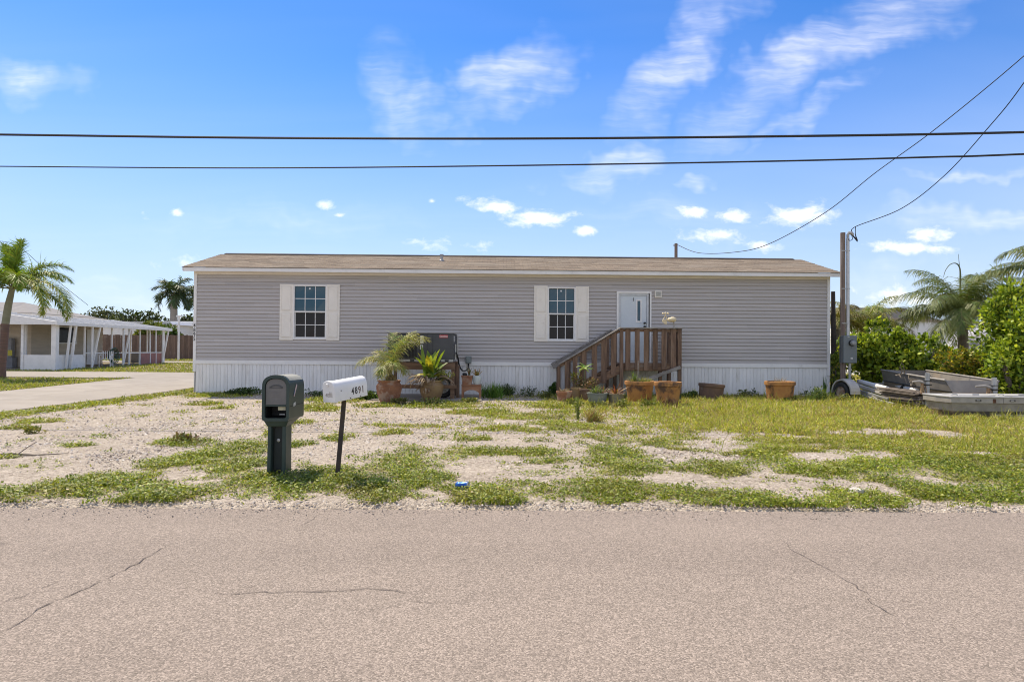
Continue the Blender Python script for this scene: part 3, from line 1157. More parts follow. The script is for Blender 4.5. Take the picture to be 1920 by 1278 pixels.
# door
door_m = M('door_paint', (0.60, 0.645, 0.67), (0.55, 0.60, 0.63), scale=2.2, rough=.4, c3=(.45, .48, .48), s3=2.4, lo3=.6, hi3=.85, bump=.04)
x0, x1, z0, z1 = DR
dm = MB()
for a, b, c, d, ya in ((x0, x0 + .055, z0, z1, -.05), (x1 - .05, x1, z0, z1, -.05), (x0 + .055, x1 - .05, z1 - .055, z1, -.05)):
    dm.box(a, b, ya, .08, c, d)
df = dm.build('door_frame', white_v, house, bevel=.005)
st = MB()
for a, b, c, d in ((x0 + .055, x0 + .115, z0 + .03, z1 - .055), (x1 - .13, x1 - .075, z0 + .03, z1 - .055), (x0 + .115, x1 - .13, z1 - .115, z1 - .055)):
    st.box(a, b, -.025, .03, c, d)
st.build('storm_frame', M('storm_grey', (.58, .6, .61), rough=.4), df, bevel=.004)
MB().box(x1 - .068, x1 - .056, -.035, .03, z0 + .03, z1 - .06).build('frame_gap', dark_m, df)
MB().box(x0, x1, -.09, .08, z0 - .03, z0 + .028).build('threshold', M('threshold_metal', (.7, .69, .66), rough=.4), df)
dx0, dx1, dz0, dz1 = x0 + .118, x1 - .133, z0 + .035, z1 - .118
dr = MB().box(dx0, dx1, .0, .04, dz0, dz1).build('door', door_m, house, bevel=.003)
la, lb, lc, ld = rect(1195, 1200.5, 564, 601.5)
fr = MB()
for a, b, c, d in ((la - .035, la, lc - .04, ld + .04), (lb, lb + .035, lc - .04, ld + .04), (la, lb, ld, ld + .04), (la, lb, lc - .04, lc)):
    fr.box(a, b, -.014, .004, c, d)
fr.build('lite_frame', white_v, dr, bevel=.003)
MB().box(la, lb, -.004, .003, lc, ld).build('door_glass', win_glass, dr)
blk = M('black_metal', (.02, .02, .02), rough=.35, metal=.6)
for (u, v, r) in ((1208.5, 605.5, .032), (1208.5, 612.5, .034)):
    kx, kz = H(u, v)
    MB().lathe([(r, 0), (r, -.01), (r * .5, -.015), (r * .5, -.035), (r * .85, -.045), (r * .85, -.065), (0.001, -.07)], 14, (kx, 0, kz), axis='y').build('door_knob', blk, dr, smooth=True)
# wreath hook
hx, hz = H(1188, 558)
MB().box(hx - .006, hx + .006, -.01, -.002, hz - .1, hz).build('wreath_hook', blk, dr)
# dryer/exhaust hood by the door
x0, x1, z0, z1 = rect(1227, 1240, 545, 558)
vent = MB().box(x0, x1, -.05, -.012, z0, z1).build('vent_hood', cream_v, house, bevel=.006)
for k in range(3):
    zz = z0 + .04 + k * .045
    MB().add([(x0 + .03, -.052, zz + .035), (x1 - .03, -.052, zz + .035), (x1 - .03, -.07, zz), (x0 + .03, -.07, zz), (x0 + .03, -.05, zz), (x1 - .03, -.05, zz)],
             [(0, 1, 2, 3), (3, 2, 5, 4), (0, 3, 4), (1, 5, 2)]).build('louvre', M('louvre_grey', (.42, .42, .38), rough=.6), vent)
# electrical disconnect
x0, x1, z0, z1 = rect(873.5, 884, 667.5, 681)
dis = MB().box(x0, x1, -.12, -.012, z0, z1).build('disconnect_box', M('box_grey', (.20, .235, .225), rough=.5), house, bevel=.01)
MB().box(x0 + .02, x1 - .02, -.135, -.12, z0 + .03, z1 - .02).build('box_cover', M('box_grey_lid', (.24, .275, .265), rough=.45), dis, bevel=.006)
# house number on the corner post
num_m = M('number_black', (.03, .028, .03), rough=.5)
for ch_, v in zip('4895', (610, 618.7, 627, 635.3)):
    nx_, nz_ = H(362.6, v, -.04)
    text('house_number', ch_, .155, num_m, house, (-L2 + .008, -.041, nz_), (PI / 2, 0, 0), .003, .002, .8)
# scuffed paint near the lower siding
scm = M('scuff_white', (.52, .47, .44), rough=.8)
r_ = random.Random(4)
for k in range(16):
    sx, sz = H(638 + 46 * k / 16 + r_.uniform(-2, 2), 667 + r_.uniform(-3, 3), -.02)
    w = r_.uniform(.01, .05)
    MB().add([(sx, -.031, sz), (sx + w, -.031, sz - .004), (sx + w * 1.2, -.031, sz + r_.uniform(.003, .012)), (sx + w * .3, -.031, sz + r_.uniform(.004, .016))], [(0, 1, 2, 3)]).build('scuff', scm, house)

# ================================================================ DECK AND STAIRS (house-local frame)
wood = M('treated_lumber', (0.215, 0.138, 0.092), (0.12, 0.077, 0.054), scale=2.2, rough=.8, bump=.5, bscale=18, stretch=(9, 9, .8),
         c3=(0.27, 0.20, 0.15), s3=1.6, st3=(4, 4, .6), lo3=.55, hi3=.75, jit=.16, spec=.2)
woodh = M('treated_lumber_flat', (0.24, 0.15, 0.095), (0.15, 0.093, 0.062), scale=2.2, rough=.8, bump=.5, bscale=18, stretch=(.8, 9, 9),
          c3=(0.33, 0.27, 0.22), s3=1.6, st3=(.6, 4, 4), lo3=.5, hi3=.75, jit=.12, spec=.2)
wood_grey = M('weathered_lumber', (0.30, 0.275, 0.25), (0.20, 0.18, 0.16), scale=2.2, rough=.85, bump=.4, bscale=18, stretch=(.8, 9, 9),
              c3=(0.40, 0.38, 0.35), s3=1.6, st3=(.6, 4, 4), lo3=.5, hi3=.7, jit=.1, spec=.2)
deck = thing('wooden_stairs', 'brown wooden entry deck with railing and side stairs up to the white door', 'deck', (HX, HY, 0), HYAW)
BF = -1.22                      # front face of the deck
def HB(u, v, b=BF):
    return H(u, v, b)


xl, zcap = HB(1163.5, 613.5)
xr, _ = HB(1279.5, 615.5)
zfl = HB(1200, 681.5)[1]
# deck boards
k = 0
y = BF + .03
while y < -.14:
    MB().box(xl - .02, xr - .03, y, y + .133, zfl - .036, zfl).build('deck_board', woodh, deck, bevel=.003)
    y += .139
MB().box(xl + .01, xr - .05, BF + .03, BF + .065, zfl - .19, zfl - .038).build('rim_joist', woodh, deck, bevel=.003)
MB().box(xl + .01, xl + .05, BF + .07, -.12, zfl - .19, zfl - .038).build('rim_joist', woodh, deck, bevel=.003)
MB().box(xr - .09, xr - .05, BF + .07, -.12, zfl - .19, zfl - .038).build('rim_joist', woodh, deck, bevel=.003)
for xx in (xl + .5, xl + 1.0, xl + 1.4):
    MB().box(xx, xx + .038, BF + .07, -.12, zfl - .19, zfl - .038).build('joist', woodh, deck)


def post(x0, x1, y0, y1, z1, z0=-.05):
    MB().box(x0, x1, y0, y1, z0, z1).build('post', wood, deck, bevel=.004)


pa, pb = HB(1161.8, 650)[0], HB(1168.4, 650)[0]
post(pa, pb, BF - .035, BF + .029, zcap - .03)
pc, pd = HB(1270.8, 650)[0], HB(1277.6, 650)[0]
post(pc, pd, BF - .035, BF + .029, zcap - .03)
post(pc, pd, -.23, -.14, zcap - .03)
post(HB(1237, 650)[0], HB(1243, 650)[0], BF + .07, BF + .16, zfl - .04)
post(pa + .02, pb + .02, -.23, -.14, zcap - .06)
# rails
MB().box(pb, pc, BF + .0, BF + .028, zcap - .115, zcap - .035).build('rail', woodh, deck, bevel=.003)
MB().box(xl - .02, xr, BF - .075, BF + .075, zcap - .028, zcap).build('cap_rail', wood_grey, deck, bevel=.004)
MB().box(xr - .14, xr, BF + .077, -.14, zcap - .03, zcap - .002).build('cap_rail', wood_grey, deck, bevel=.004)
MB().box(xr - .11, xr - .08, BF + .03, -.24, zcap - .12, zcap - .035).build('rail', woodh, deck, bevel=.003)
zb = HB(1200, 693)[1]
for u in (1177, 1194.5, 1211.5, 1228.3, 1244.8, 1262):
    xc = HB(u, 650)[0]
    w = .066 + random.uniform(-.006, .006)
    MB().box(xc - w, xc + w, BF - .028, BF - .002, zb + random.uniform(-.015, .015), zcap - .032).build('baluster', wood, deck, bevel=.003,)
for kk in range(5):
    yy = BF + .2 + kk * .2
    MB().box(xr - .075, xr - .05, yy, yy + .12, zb, zcap - .035).build('baluster', wood, deck, bevel=.003)
# brace
a, b = HB(1276, 688, BF - .06), HB(1214, 711, BF - .06)
MB().beam((a[0], BF - .056, a[1]), (b[0], BF - .056, b[1]), .035, .085).build('brace', wood_grey, deck, bevel=.003)
# stairs run down to the left
s_bot = HB(1049, 681, BF)          # lower end of the front hand rail
slope = (zcap - s_bot[1]) / (xl - s_bot[0])
nst = 5
rise = zfl / nst
run = rise / slope * .98
for i in range(1, nst):
    xt = xl - i * run
    zt = zfl - i * rise
    for q in (0, 1):
        MB().box(xt + q * run * .52 + .004, xt + (q + 1) * run * .52, BF + .03, -.26, zt - .036, zt).build('tread', woodh, deck, bevel=.003)
for yy in (BF + .0, -.225):
    zz = zfl - .06
    MB().prism([(xl + .01, zz + .04), (xl + .01, zz - .2), (xl - (nst - .35) * run, -.04), (xl - (nst - .02) * run, -.04), (xl - (nst - .25) * run, .06)],
               yy, yy + .035, 'xz').build('stringer', woodh, deck, bevel=.003)
# front stair rail: cap, sub-rail, boards
def on(x, off):                 # height of the rail line at x
    return zcap - (xl - x) * slope + off


MB().beam((s_bot[0] - .02, BF, on(s_bot[0] - .02, -.012)), (xl + .01, BF, on(xl + .01, -.012)), .14, .028).build('hand_rail', wood_grey, deck, bevel=.004)
MB().beam((s_bot[0] + .02, BF + .014, on(s_bot[0] + .02, -.075)), (pa, BF + .014, on(pa, -.075)), .028, .085).build('rail', woodh, deck, bevel=.003)
xa, xb2 = HB(1045.5, 700)[0], HB(1051, 700)[0]
post(xa, xb2, BF - .03, BF + .03, on(xa, -.04))
for (u, w, vb) in ((1062.5, 7, 728), (1078, 9, 728), (1095, 9, 722), (1114, 10, 722), (1132, 10, 718), (1150, 9.5, 703)):
    x0, x1 = HB(u - w / 2, 700)[0], HB(u + w / 2, 700)[0]
    z0 = HB(u, vb)[1]
    MB().prism([(x0, z0), (x1, z0), (x1, on(x1, -.045)), (x0, on(x0, -.045))], BF - .028, BF - .002, 'xz').build('baluster', wood, deck, bevel=.003)
# wall-side stair rail
bb = -.2
a = H(1033, 682.5, bb)
b = H(1147, 617.5, bb)
MB().beam((a[0], bb, a[1]), (b[0], bb, b[1]), .13, .03).build('hand_rail', wood_grey, deck, bevel=.004)
d = Vector((b[0] - a[0], 0, b[1] - a[1])).normalized()
n = Vector((-d.z, 0, d.x))
MB().beam((a[0] - n.x * .09, bb - .03, a[1] - n.z * .09), (b[0] - n.x * .09, bb - .03, b[1] - n.z * .09), .03, .13).build('rail', wood_grey, deck, bevel=.003)
for f in (.12, .3, .5, .72, .93):
    x = a[0] + (b[0] - a[0]) * f
    z = a[1] + (b[1] - a[1]) * f
    MB().box(x - .045, x + .045, bb + .0, bb + .06, -.03, z - .05).build('post' if f in (.12, .93) else 'baluster', wood, deck, bevel=.003)

# weather station on the rail
ivory = M('ivory_plastic', (0.72, 0.62, 0.42), (0.66, 0.55, 0.35), scale=9, rough=.45)
wx, wz = HB(1253, 600)
ws = thing('weather_station', 'small ivory plastic wind gauge with spinning cups on the deck railing', 'weather station',
           deck.matrix_world @ Vector((0, 0, 0)), 0)
ws.location = Vector((HX + wx, HY + BF, zcap))
pole_x = (1264 - 1253) / 71.
MB().tube([(pole_x, 0, -.03), (pole_x, 0, .12), (pole_x - .02, 0, .17)], .018, 10).build('pole', M('pole_grey', (.35, .33, .3), rough=.5), ws, smooth=True)
arm = MB().box(-.15, .2, -.03, .03, .185, .215)
arm.build('arm', ivory, ws, bevel=.01)
MB().lathe([(.001, .285), (.05, .28), (.09, .262), (.11, .235), (.115, .20), (.1, .17), (.06, .15), (.001, .145)], 20, (.1, 0, 0)).build('rain_cup', ivory, ws, smooth=True)
MB().prism([(-.16, .16), (-.1, .1), (-.04, .08), (-.03, .16), (-.05, .185), (-.15, .185)], -.012, .012, 'xz').build('vane', ivory, ws, bevel=.004)
sup = MB().tube([(-.13, 0, .21), (-.085, 0, .31), (-.07, 0, .37)], [.016, .012, .008], 8)
sup.tube([(-.03, 0, .21), (-.06, 0, .30), (-.07, 0, .34)], [.014, .011, .008], 8)
sup.build('mast', ivory, ws, smooth=True)
for k in range(3):
    an = .3 + k * 2 * PI / 3
    cx, cy = -.07 + .075 * math.cos(an), .075 * math.sin(an)
    mb = MB().tube([(-.07, 0, .385), (cx, cy, .385)], .005, 6)
    mb.lathe([(.032, 0), (.029, .014), (.018, .027), (.001, .032)], 12, (cx, cy, .375))
    mb.lathe([(.032, 0), (.026, -.012), (.012, -.02), (.001, -.022)], 12, (cx, cy, .375))
    mb.build('wind_cup', ivory, ws, smooth=True)

# ================================================================ AIR CONDITIONER ON ITS STAND
ABF = -1.75                     # front of the cabinet
ab = rect(727.8, 849.8, 623.5, 678.5, ABF)
hmat = Matrix.Translation((HX, HY, 0)) @ Matrix.Rotation(HYAW, 4, 'Z')


def hl(x, y, z):
    return hmat @ Vector((x, y, z))


ac_paint = M('cabinet_charcoal', (0.045, 0.047, 0.052), (0.056, 0.058, 0.064), scale=3, rough=.45, bump=.06, c3=(.085, .083, .08), s3=2.5, lo3=.6, hi3=.85)
ac_black = M('cabinet_black', (0.012, 0.012, 0.013), rough=.5)
galv = M('galvanised', (0.42, 0.42, 0.41), (0.34, 0.34, 0.335), scale=6, rough=.45, metal=.5, bump=.1)
label_w = M('label_white', (.62, .62, .58), (.5, .5, .47), scale=20, rough=.5)
label_y = M('label_cream', (.66, .63, .5), rough=.5)
label_r = M('label_red', (.48, .05, .06), rough=.5)
X0, X1, ZA, ZB = ab
AD = 1.12
ac = thing('air_conditioner', 'charcoal packaged air conditioner cabinet standing on the wooden stand', 'air conditioner', hl((X0 + X1) / 2, ABF, ZA), HYAW)
W = X1 - X0
HH = ZB - ZA
MB().box(-W / 2, W / 2, .0, AD, .068, HH - .03).build('cabinet', ac_paint, ac, bevel=.008)
MB().box(-W / 2 - .012, W / 2 + .012, -.012, AD + .012, HH - .029, HH).build('top_panel', ac_paint, ac, bevel=.008)
bp_ = MB().box(-W / 2 + .01, W / 2 - .01, .012, AD - .02, .0, .067).build('base_pan', galv, ac, bevel=.004)
for sx in (-W * .13, W * .28, W * .40):
    MB().box(sx - .05, sx + .05, -.002, .02, .012, .055).build('fork_slot', ac_black, bp_)
gx0, gx1 = -W / 2 + .04, -W / 2 + W * .44
gr = MB().box(gx0, gx1, -.004, .006, .10, HH - .06).build('coil_opening', ac_black, ac)
g2 = MB()
for k in range(19):
    xx = gx0 + (gx1 - gx0) * (k + .5) / 19
    g2.box(xx - .0035, xx + .0035, -.022, -.015, .10, HH - .06)
for k in range(6):
    zz = .12 + (HH - .2) * k / 5
    g2.box(gx0, gx1, -.015, -.009, zz - .003, zz + .003)
g2.build('guard_grille', ac_paint, gr)
for fx in (.485, .60, .685):
    xx = -W / 2 + W * fx
    MB().box(xx - .004, xx + .004, -.006, .001, .075, HH - .035).build('panel_seam', ac_black, ac)
px_ = lambda u: (u - 727.8) / 122.0 * W - W / 2
pz_ = lambda v: (678.5 - v) / 55.0 * HH
MB().box(px_(787.5), px_(794), -.004, -.001, pz_(643.5), pz_(629)).build('rating_label', label_y, ac)
MB().box(px_(787.5), px_(793), -.004, -.001, pz_(655), pz_(646)).build('warning_label', label_w, ac)
badge = MB().box(px_(823.5), px_(839.5), -.006, -.001, pz_(632.5), pz_(627)).build('badge', label_r, ac, bevel=.002)
text('badge_text', 'Goodman', .072, label_w, badge, ((px_(823.5) + px_(839.5)) / 2, -.0065, (pz_(632.5) + pz_(627)) / 2), (PI / 2, 0, 0), .001, .001, .72)
MB().box(px_(814), px_(820), -.004, -.001, pz_(674), pz_(669)).build('service_port', ac_black, ac, bevel=.003)
# right end: conduits and a pale label
MB().box(W / 2 + .001, W / 2 + .004, .1, .38, HH - .22, HH - .07).build('rating_label', label_w, ac)
MB().tube([(W / 2 + .05, .75, HH - .05), (W / 2 + .05, .75, .1)], .025, 10).build('conduit', galv, ac, smooth=True)
MB().tube([(W / 2 + .03, .35, HH - .28), (W / 2 + .03, .35, .05)], .018, 10).build('conduit', label_w, ac, smooth=True)
# whip to the disconnect box
blackc = M('black_cable', (.012, .013, .016), rough=.45)
dp = rect(873.5, 884, 667.5, 681)
p0 = hl(X1 + .05, ABF + .3, ZA + .25)
p1 = hl((dp[0] + dp[1]) / 2, -.08, dp[2] - .01)
def hp(u, v, b):
    q = H(u, v, b)
    return hl(q[0], b, q[1])


whip = [p0, hp(858.5, 670, -1.4), hp(861, 684, -1.15), hp(866, 693.5, -.8), hp(872, 695, -.5), hp(877, 691, -.25), p1 + Vector((0, 0, -.05)), p1]


def spline(P, n=8):
    P = [Vector(p) for p in P]
    out = []
    for i in range(len(P) - 1):
        a, b, c, d = P[max(i - 1, 0)], P[i], P[i + 1], P[min(i + 2, len(P) - 1)]
        for k in range(n):
            t = k / n
            out.append(.5 * ((2 * b) + (c - a) * t + (2 * a - 5 * b + 4 * c - d) * t * t + (-a + 3 * b - 3 * c + d) * t ** 3))
    out.append(P[-1])
    return out


tag(MB().tube(spline(whip), .021, 8).build('power_cable', blackc, smooth=True), 'black power cable looping from the air conditioner to the wall box', 'cable')

# stand of rough lumber
stand = thing('wooden_stand', 'rough lumber stand carrying the air conditioner over a concrete pad', 'stand', hl((X0 + X1) / 2, ABF, 0), HYAW)
zt = ZA - .004
for yy in (-.02, AD - .07):
    MB().box(-W / 2 - .02, W / 2 + .05, yy, yy + .045, zt - .19, zt - .02).build('beam', woodh, stand, bevel=.003)
for sx in (-W / 2 - .02, W / 2 - .05):
    for yy in (.027, AD - .16):
        MB().box(sx, sx + .085, yy, yy + .085, -.02, zt - .012).build('post', wood, stand, bevel=.004)
MB().box(W / 2 + .055, W / 2 + .14, .3, .385, -.02, zt - .1).build('post', wood, stand, bevel=.004)
MB().box(W / 2 - .065, W / 2 + .035, -.075, -.022, -.02, zt - .33).build('post', woodh, stand, bevel=.004)
zr = H(850, 724, ABF)[1]
MB().box(-W / 2 - .02, W / 2 + .1, -.115, -.077, zr - .05, zr + .04).build('lower_rail', woodh, stand, bevel=.003)
for k in range(5):
    xx = -W / 2 + W * k / 4
    MB().box(xx - .045, xx + .045, .0, AD, zt - .018, zt).build('slat', woodh, stand)
# concrete pad under it
pad = MB().box(-W / 2 - .35, W / 2 + .75, -.42, AD + .5, -.08, .045).build('concrete_pad', conc, None, bevel=.01)
pad.location = hl((X0 + X1) / 2, ABF, 0)
pad.rotation_euler = (0, 0, HYAW)
tag(pad, 'low concrete pad under the air conditioner stand', 'concrete pad')

# spare wheel leaning under the stand
rubber = M('tyre_rubber', (.018, .018, .019), (.03, .029, .028), scale=14, rough=.8, bump=.3, bscale=50)
rim_m = M('wheel_steel', (.48, .47, .45), (.36, .34, .31), scale=8, rough=.4, metal=.3, c3=(.25, .12, .06), s3=6, lo3=.6, hi3=.75)


def wheel(name, label, loc, rot, R=.30, wdt=.19, rimmat=rim_m):
    w = thing(name, label, 'wheel', loc, rot=rot)
    add_wheel(w, R, wdt, rimmat)
    return w


def add_wheel(w, R, wdt, rimmat, loc=(0, 0, 0), flat=False):
    h = wdt / 2
    ty = MB().lathe([(R * .62, -h * .8), (R * .8, -h), (R * .94, -h * .9), (R, -h * .6), (R, h * .6), (R * .94, h * .9), (R * .8, h), (R * .62, h * .8)], 36, loc, axis='y').build('tyre', rubber, w, smooth=True)
    tr = MB()
    for k in range(36):
        a = 2 * PI * k / 36
        c, s = math.cos(a), math.sin(a)
        for sg in (-1, 1):
            q = Vector(loc) + Vector((c * R, sg * h * .32, s * R))
            tr.beam(q + Vector((0, -h * .24, 0)), q + Vector((0, h * .24, 0)), .022, .012, (c, 0, s))
    tr.build('tread_block', rubber, w if flat else ty)
    rm = MB().lathe([(R * .63, h * .8), (R * .63, -h * .8), (R * .60, -h * .75), (R * .56, -h * .45), (R * .40, -h * .30), (R * .30, -h * .45), (R * .16, -h * .45), (R * .14, -h * .7), (.001, -h * .72)], 30, loc, axis='y').build('rim', rimmat, w, smooth=True)
    for k in range(5):
        a = 2 * PI * k / 5 + .3
        MB().lathe([(.011, 0), (.011, -.02), (.001, -.022)], 6, (loc[0] + R * .23 * math.cos(a), loc[1] - h * .45, loc[2] + R * .23 * math.sin(a)), axis='y').build('lug_nut', rimmat, w if flat else rm)


wp = H(831, 729, ABF + .25)
wheel('spare_wheel', 'black spare tyre on a steel rim leaning under the wooden stand', hl(wp[0], ABF + .26, .335), (math.radians(-9), 0, HYAW), .285, .18)

# small wooden plant table with arched apron
cedar = M('cedar_table', (.36, .17, .085), (.27, .125, .065), scale=3, rough=.65, bump=.3, bscale=16, stretch=(1, 6, 6), c3=(.42, .23, .13), s3=2, lo3=.55, hi3=.75, jit=.08)
tb = -1.55
ta = rect(865, 902, 720.5, 748, tb)
tw, th = ta[1] - ta[0], ta[3] - .05
table = thing('plant_table', 'little reddish wooden plant table with arched apron beside the stand', 'table', hl((ta[0] + ta[1]) / 2, tb, .045), HYAW)
for k in range(3):
    MB().box(-tw / 2, tw / 2, k * .125, k * .125 + .118, th - .025, th).build('top_slat', cedar, table, bevel=.004)
for sx in (-1, 1):
    for yy in (.02, .30):
        MB().box(sx * (tw / 2 - .03) - .025, sx * (tw / 2 - .03) + .025, yy, yy + .045, 0, th - .026).build('leg', cedar, table, bevel=.003)
arch = [(-tw / 2 + .056, th - .027), (tw / 2 - .056, th - .027)]
for k in range(13):
    f = k / 12
    arch.append((tw / 2 - .056 - f * (tw - .112), th - .22 + .085 * math.sin(PI * f) ** .7))
MB().prism(arch, .025, .05, 'xz').build('apron', cedar, table)
MB().box(-tw / 2 + .06, tw / 2 - .06, .31, .335, th - .16, th - .027).build('apron', cedar, table)

# ================================================================ PLANT HELPERS
LEAF = attr_mat('leaf', .5, .28, .35)
LEAF_GLOSS = attr_mat('leaf_glossy', .42, .30, .28)
DRY = attr_mat('dry_leaf', .9, .1, .1)
bark = M('palm_bark', (.23, .185, .15), (.15, .12, .1), scale=6, rough=.9, bump=.6, bscale=25, stretch=(1, 1, 5))
stem_m = M('green_stem', (.13, .17, .06), (.17, .15, .07), scale=9, rough=.7)
soil_m = M('potting_soil', (.07, .05, .036), (.12, .09, .065), scale=30, rough=.95, bump=.8, bscale=40)


def shade(base, n, var=.25, r=rng):
    c = np.array(base)[None, :] * (1 + var * r.normal(size=(n, 1)) * .6) * (1 + .12 * r.normal(size=(n, 3)))
    return np.clip(c, .004, .9)


def rep(c, k=4):
    return np.repeat(c, k, axis=0)


def frond(parent, base, az, el, length, droop, nleaf=46, leaflen=.35, leafw=.022, col=(.09, .14, .03), tipcol=None, vee=.5,
          hang=.3, seed=0, rr=.012, mat=None, name='frond', spread=1.0):
    """one feather frond: arching rachis with leaflets on both sides, all one mesh"""
    r = np.random.default_rng(seed)
    n = 18
    P = [np.array(base, float)]
    e = el
    d = None
    for i in range(n):
        e -= droop * (0.35 + 1.3 * i / n) / n
        d = np.array([math.cos(e) * math.cos(az), math.cos(e) * math.sin(az), math.sin(e)])
        P.append(P[-1] + d * length / n)
    P = np.array(P)
    f = np.linspace(.12, 1, nleaf)
    idx = f * n
    i0 = np.clip(idx.astype(int), 0, n - 1)
    w = (idx - i0)[:, None]
    pos = P[i0] * (1 - w) + P[i0 + 1] * w
    tang = unit(P[i0 + 1] - P[i0])
    side = np.array([-math.sin(az), math.cos(az), 0])[None, :]
    nrm = unit(np.cross(tang, np.repeat(side, nleaf, 0)))
    nrm = np.where(nrm[:, 2:3] < 0, -nrm, nrm)
    V, C = [], []
    prof = np.sin(np.pi * np.clip(f * .86 + .12, 0, 1)) ** .6
    for sg in (-1, 1):
        for layer in (0, 1):
            T = unit(sg * side * spread + tang * (.55 + .5 * f[:, None]) + nrm * (vee * (1 - layer * .7)) - np.array([0, 0, 1.0]) * hang
                     + r.normal(scale=.27, size=(nleaf, 3)))
            L = leaflen * prof * np.clip(1 + .25 * r.normal(size=nleaf), .3, 1.6)
            # two-piece leaflet: straight then drooping tip
            S = unit(np.cross(T, nrm))
            W = (leafw * (.6 + .4 * prof))[:, None]
            mid = pos + T * (L * .5)[:, None]
            T2 = unit(T - np.array([0, 0, 1.0]) * (.35 + .6 * hang))
            tip = mid + T2 * (L * .5)[:, None]
            V.append(np.stack([pos - S * W * .3, pos + S * W * .3, mid + S * W * .5, mid - S * W * .5], 1).reshape(-1, 3))
            V.append(np.stack([mid - S * W * .5, mid + S * W * .5, tip + S * W * .05, tip - S * W * .05], 1).reshape(-1, 3))
            c = shade(col, nleaf, .3, r)
            C.append(rep(c))
            c2 = c if tipcol is None else c * .5 + np.array(tipcol) * .5
            C.append(rep(c2))
    # rachis as quads
    for k in range(n):
        a, b = P[k], P[k + 1]
        ra, rb = rr * (1 - .8 * k / n), rr * (1 - .8 * (k + 1) / n)
        for s1, s2 in ((side[0], np.array([0, 0, 1.])), (np.array([0, 0, 1.]), side[0])):
            V.append(np.array([a - s1 * ra, a + s1 * ra, b + s1 * rb, b - s1 * rb]))
            C.append(np.repeat(np.array([[.20, .19, .07]]), 4, 0))
    return np_mesh(name, np.concatenate(V), 4, mat or LEAF, parent, np.concatenate(C))


def strap_leaf(V, C, base, az, el, length, width, curl, col, r, n=7, keel=.25):
    """broad arching strap leaf made of quads with a shallow keel"""
    p = np.array(base, float)
    e = el
    side = np.array([-math.sin(az), math.cos(az), 0])
    pts = []
    for i in range(n + 1):
        f = i / n
        w = width * math.sin(PI * min(1, .12 + .88 * f)) ** .75 * (1 if f < .98 else .1)
        d = np.array([math.cos(e) * math.cos(az), math.cos(e) * math.sin(az), math.sin(e)])
        upn = np.cross(side, d)
        pts.append((p.copy(), side * w / 2, upn * w * keel * -1))
        p = p + d * length / n
        e -= curl / n * (.4 + 1.2 * f)
    for (a, sa, ka), (b, sb, kb) in zip(pts[:-1], pts[1:]):
        V.append(np.array([a + ka, a - sa, b - sb, b + kb])); V.append(np.array([a + sa, a + ka, b + kb, b + sb]))
        c = np.clip(np.array(col) * (1 + .12 * r.normal()), .01, .9)
        C.append(np.repeat(c[None, :], 8, 0))


def rosette(parent, base, n, length, width, el=(.5, 1.4), curl=(.2, .9), cols=((.1, .2, .03),), seed=0, name='leaves', mat=None):
    r = np.random.default_rng(seed)
    V, C = [], []
    for k in range(n):
        strap_leaf(V, C, np.array(base) + np.append(r.normal(scale=width * .3, size=2), 0), k * 2.4 + r.uniform(-.3, .3), r.uniform(*el), length * r.uniform(.65, 1.1), width * r.uniform(.8, 1.15),
                   r.uniform(*curl), cols[r.integers(len(cols))], r)
    return np_mesh(name, np.concatenate(V), 4, mat or LEAF_GLOSS, parent, np.concatenate(C), smooth=True)


def bushy(parent, center, radii, n, leafl, leafw, cols, seed=0, name='foliage', mat=None, shell=.55, lumps=7, cut=None, upb=.5, weights=None):
    """leaves spread through lumpy clumps; gaps between clumps stay open"""
    r = np.random.default_rng(seed)
    radii = np.array(radii, float)
    lc = rand_dirs(lumps, r) * (r.uniform(.3, .75, (lumps, 1)))
    lr = r.uniform(.3, .55, lumps)
    li = r.integers(0, lumps, n)
    d = rand_dirs(n, r)
    rad = (shell + (1 - shell) * r.random(n) ** .6)
    q = lc[li] + d * (lr[li] * rad)[:, None]
    P = np.array(center) + q * radii
    if cut is not None:
        P[:, 2] = np.maximum(P[:, 2], cut + r.random(n) * .08)
    T = unit(d * .7 + rand_dirs(n, r) * .7 + np.array([0, 0, upb]))
    N = unit(d + rand_dirs(n, r) * .6 + np.array([0, 0, .6]))
    L = leafl * r.uniform(.6, 1.25, n)
    W = leafw * r.uniform(.7, 1.2, n)
    V = leaf_verts(P, T, N, L, W, .12)
    cols = np.array(cols)
    ci = r.choice(len(cols), n, p=weights)
    c = cols[ci] * (1 + .22 * r.normal(size=(n, 1)))
    return np_mesh(name, V, 4, mat or LEAF, parent, rep(np.clip(c, .004, .8)))


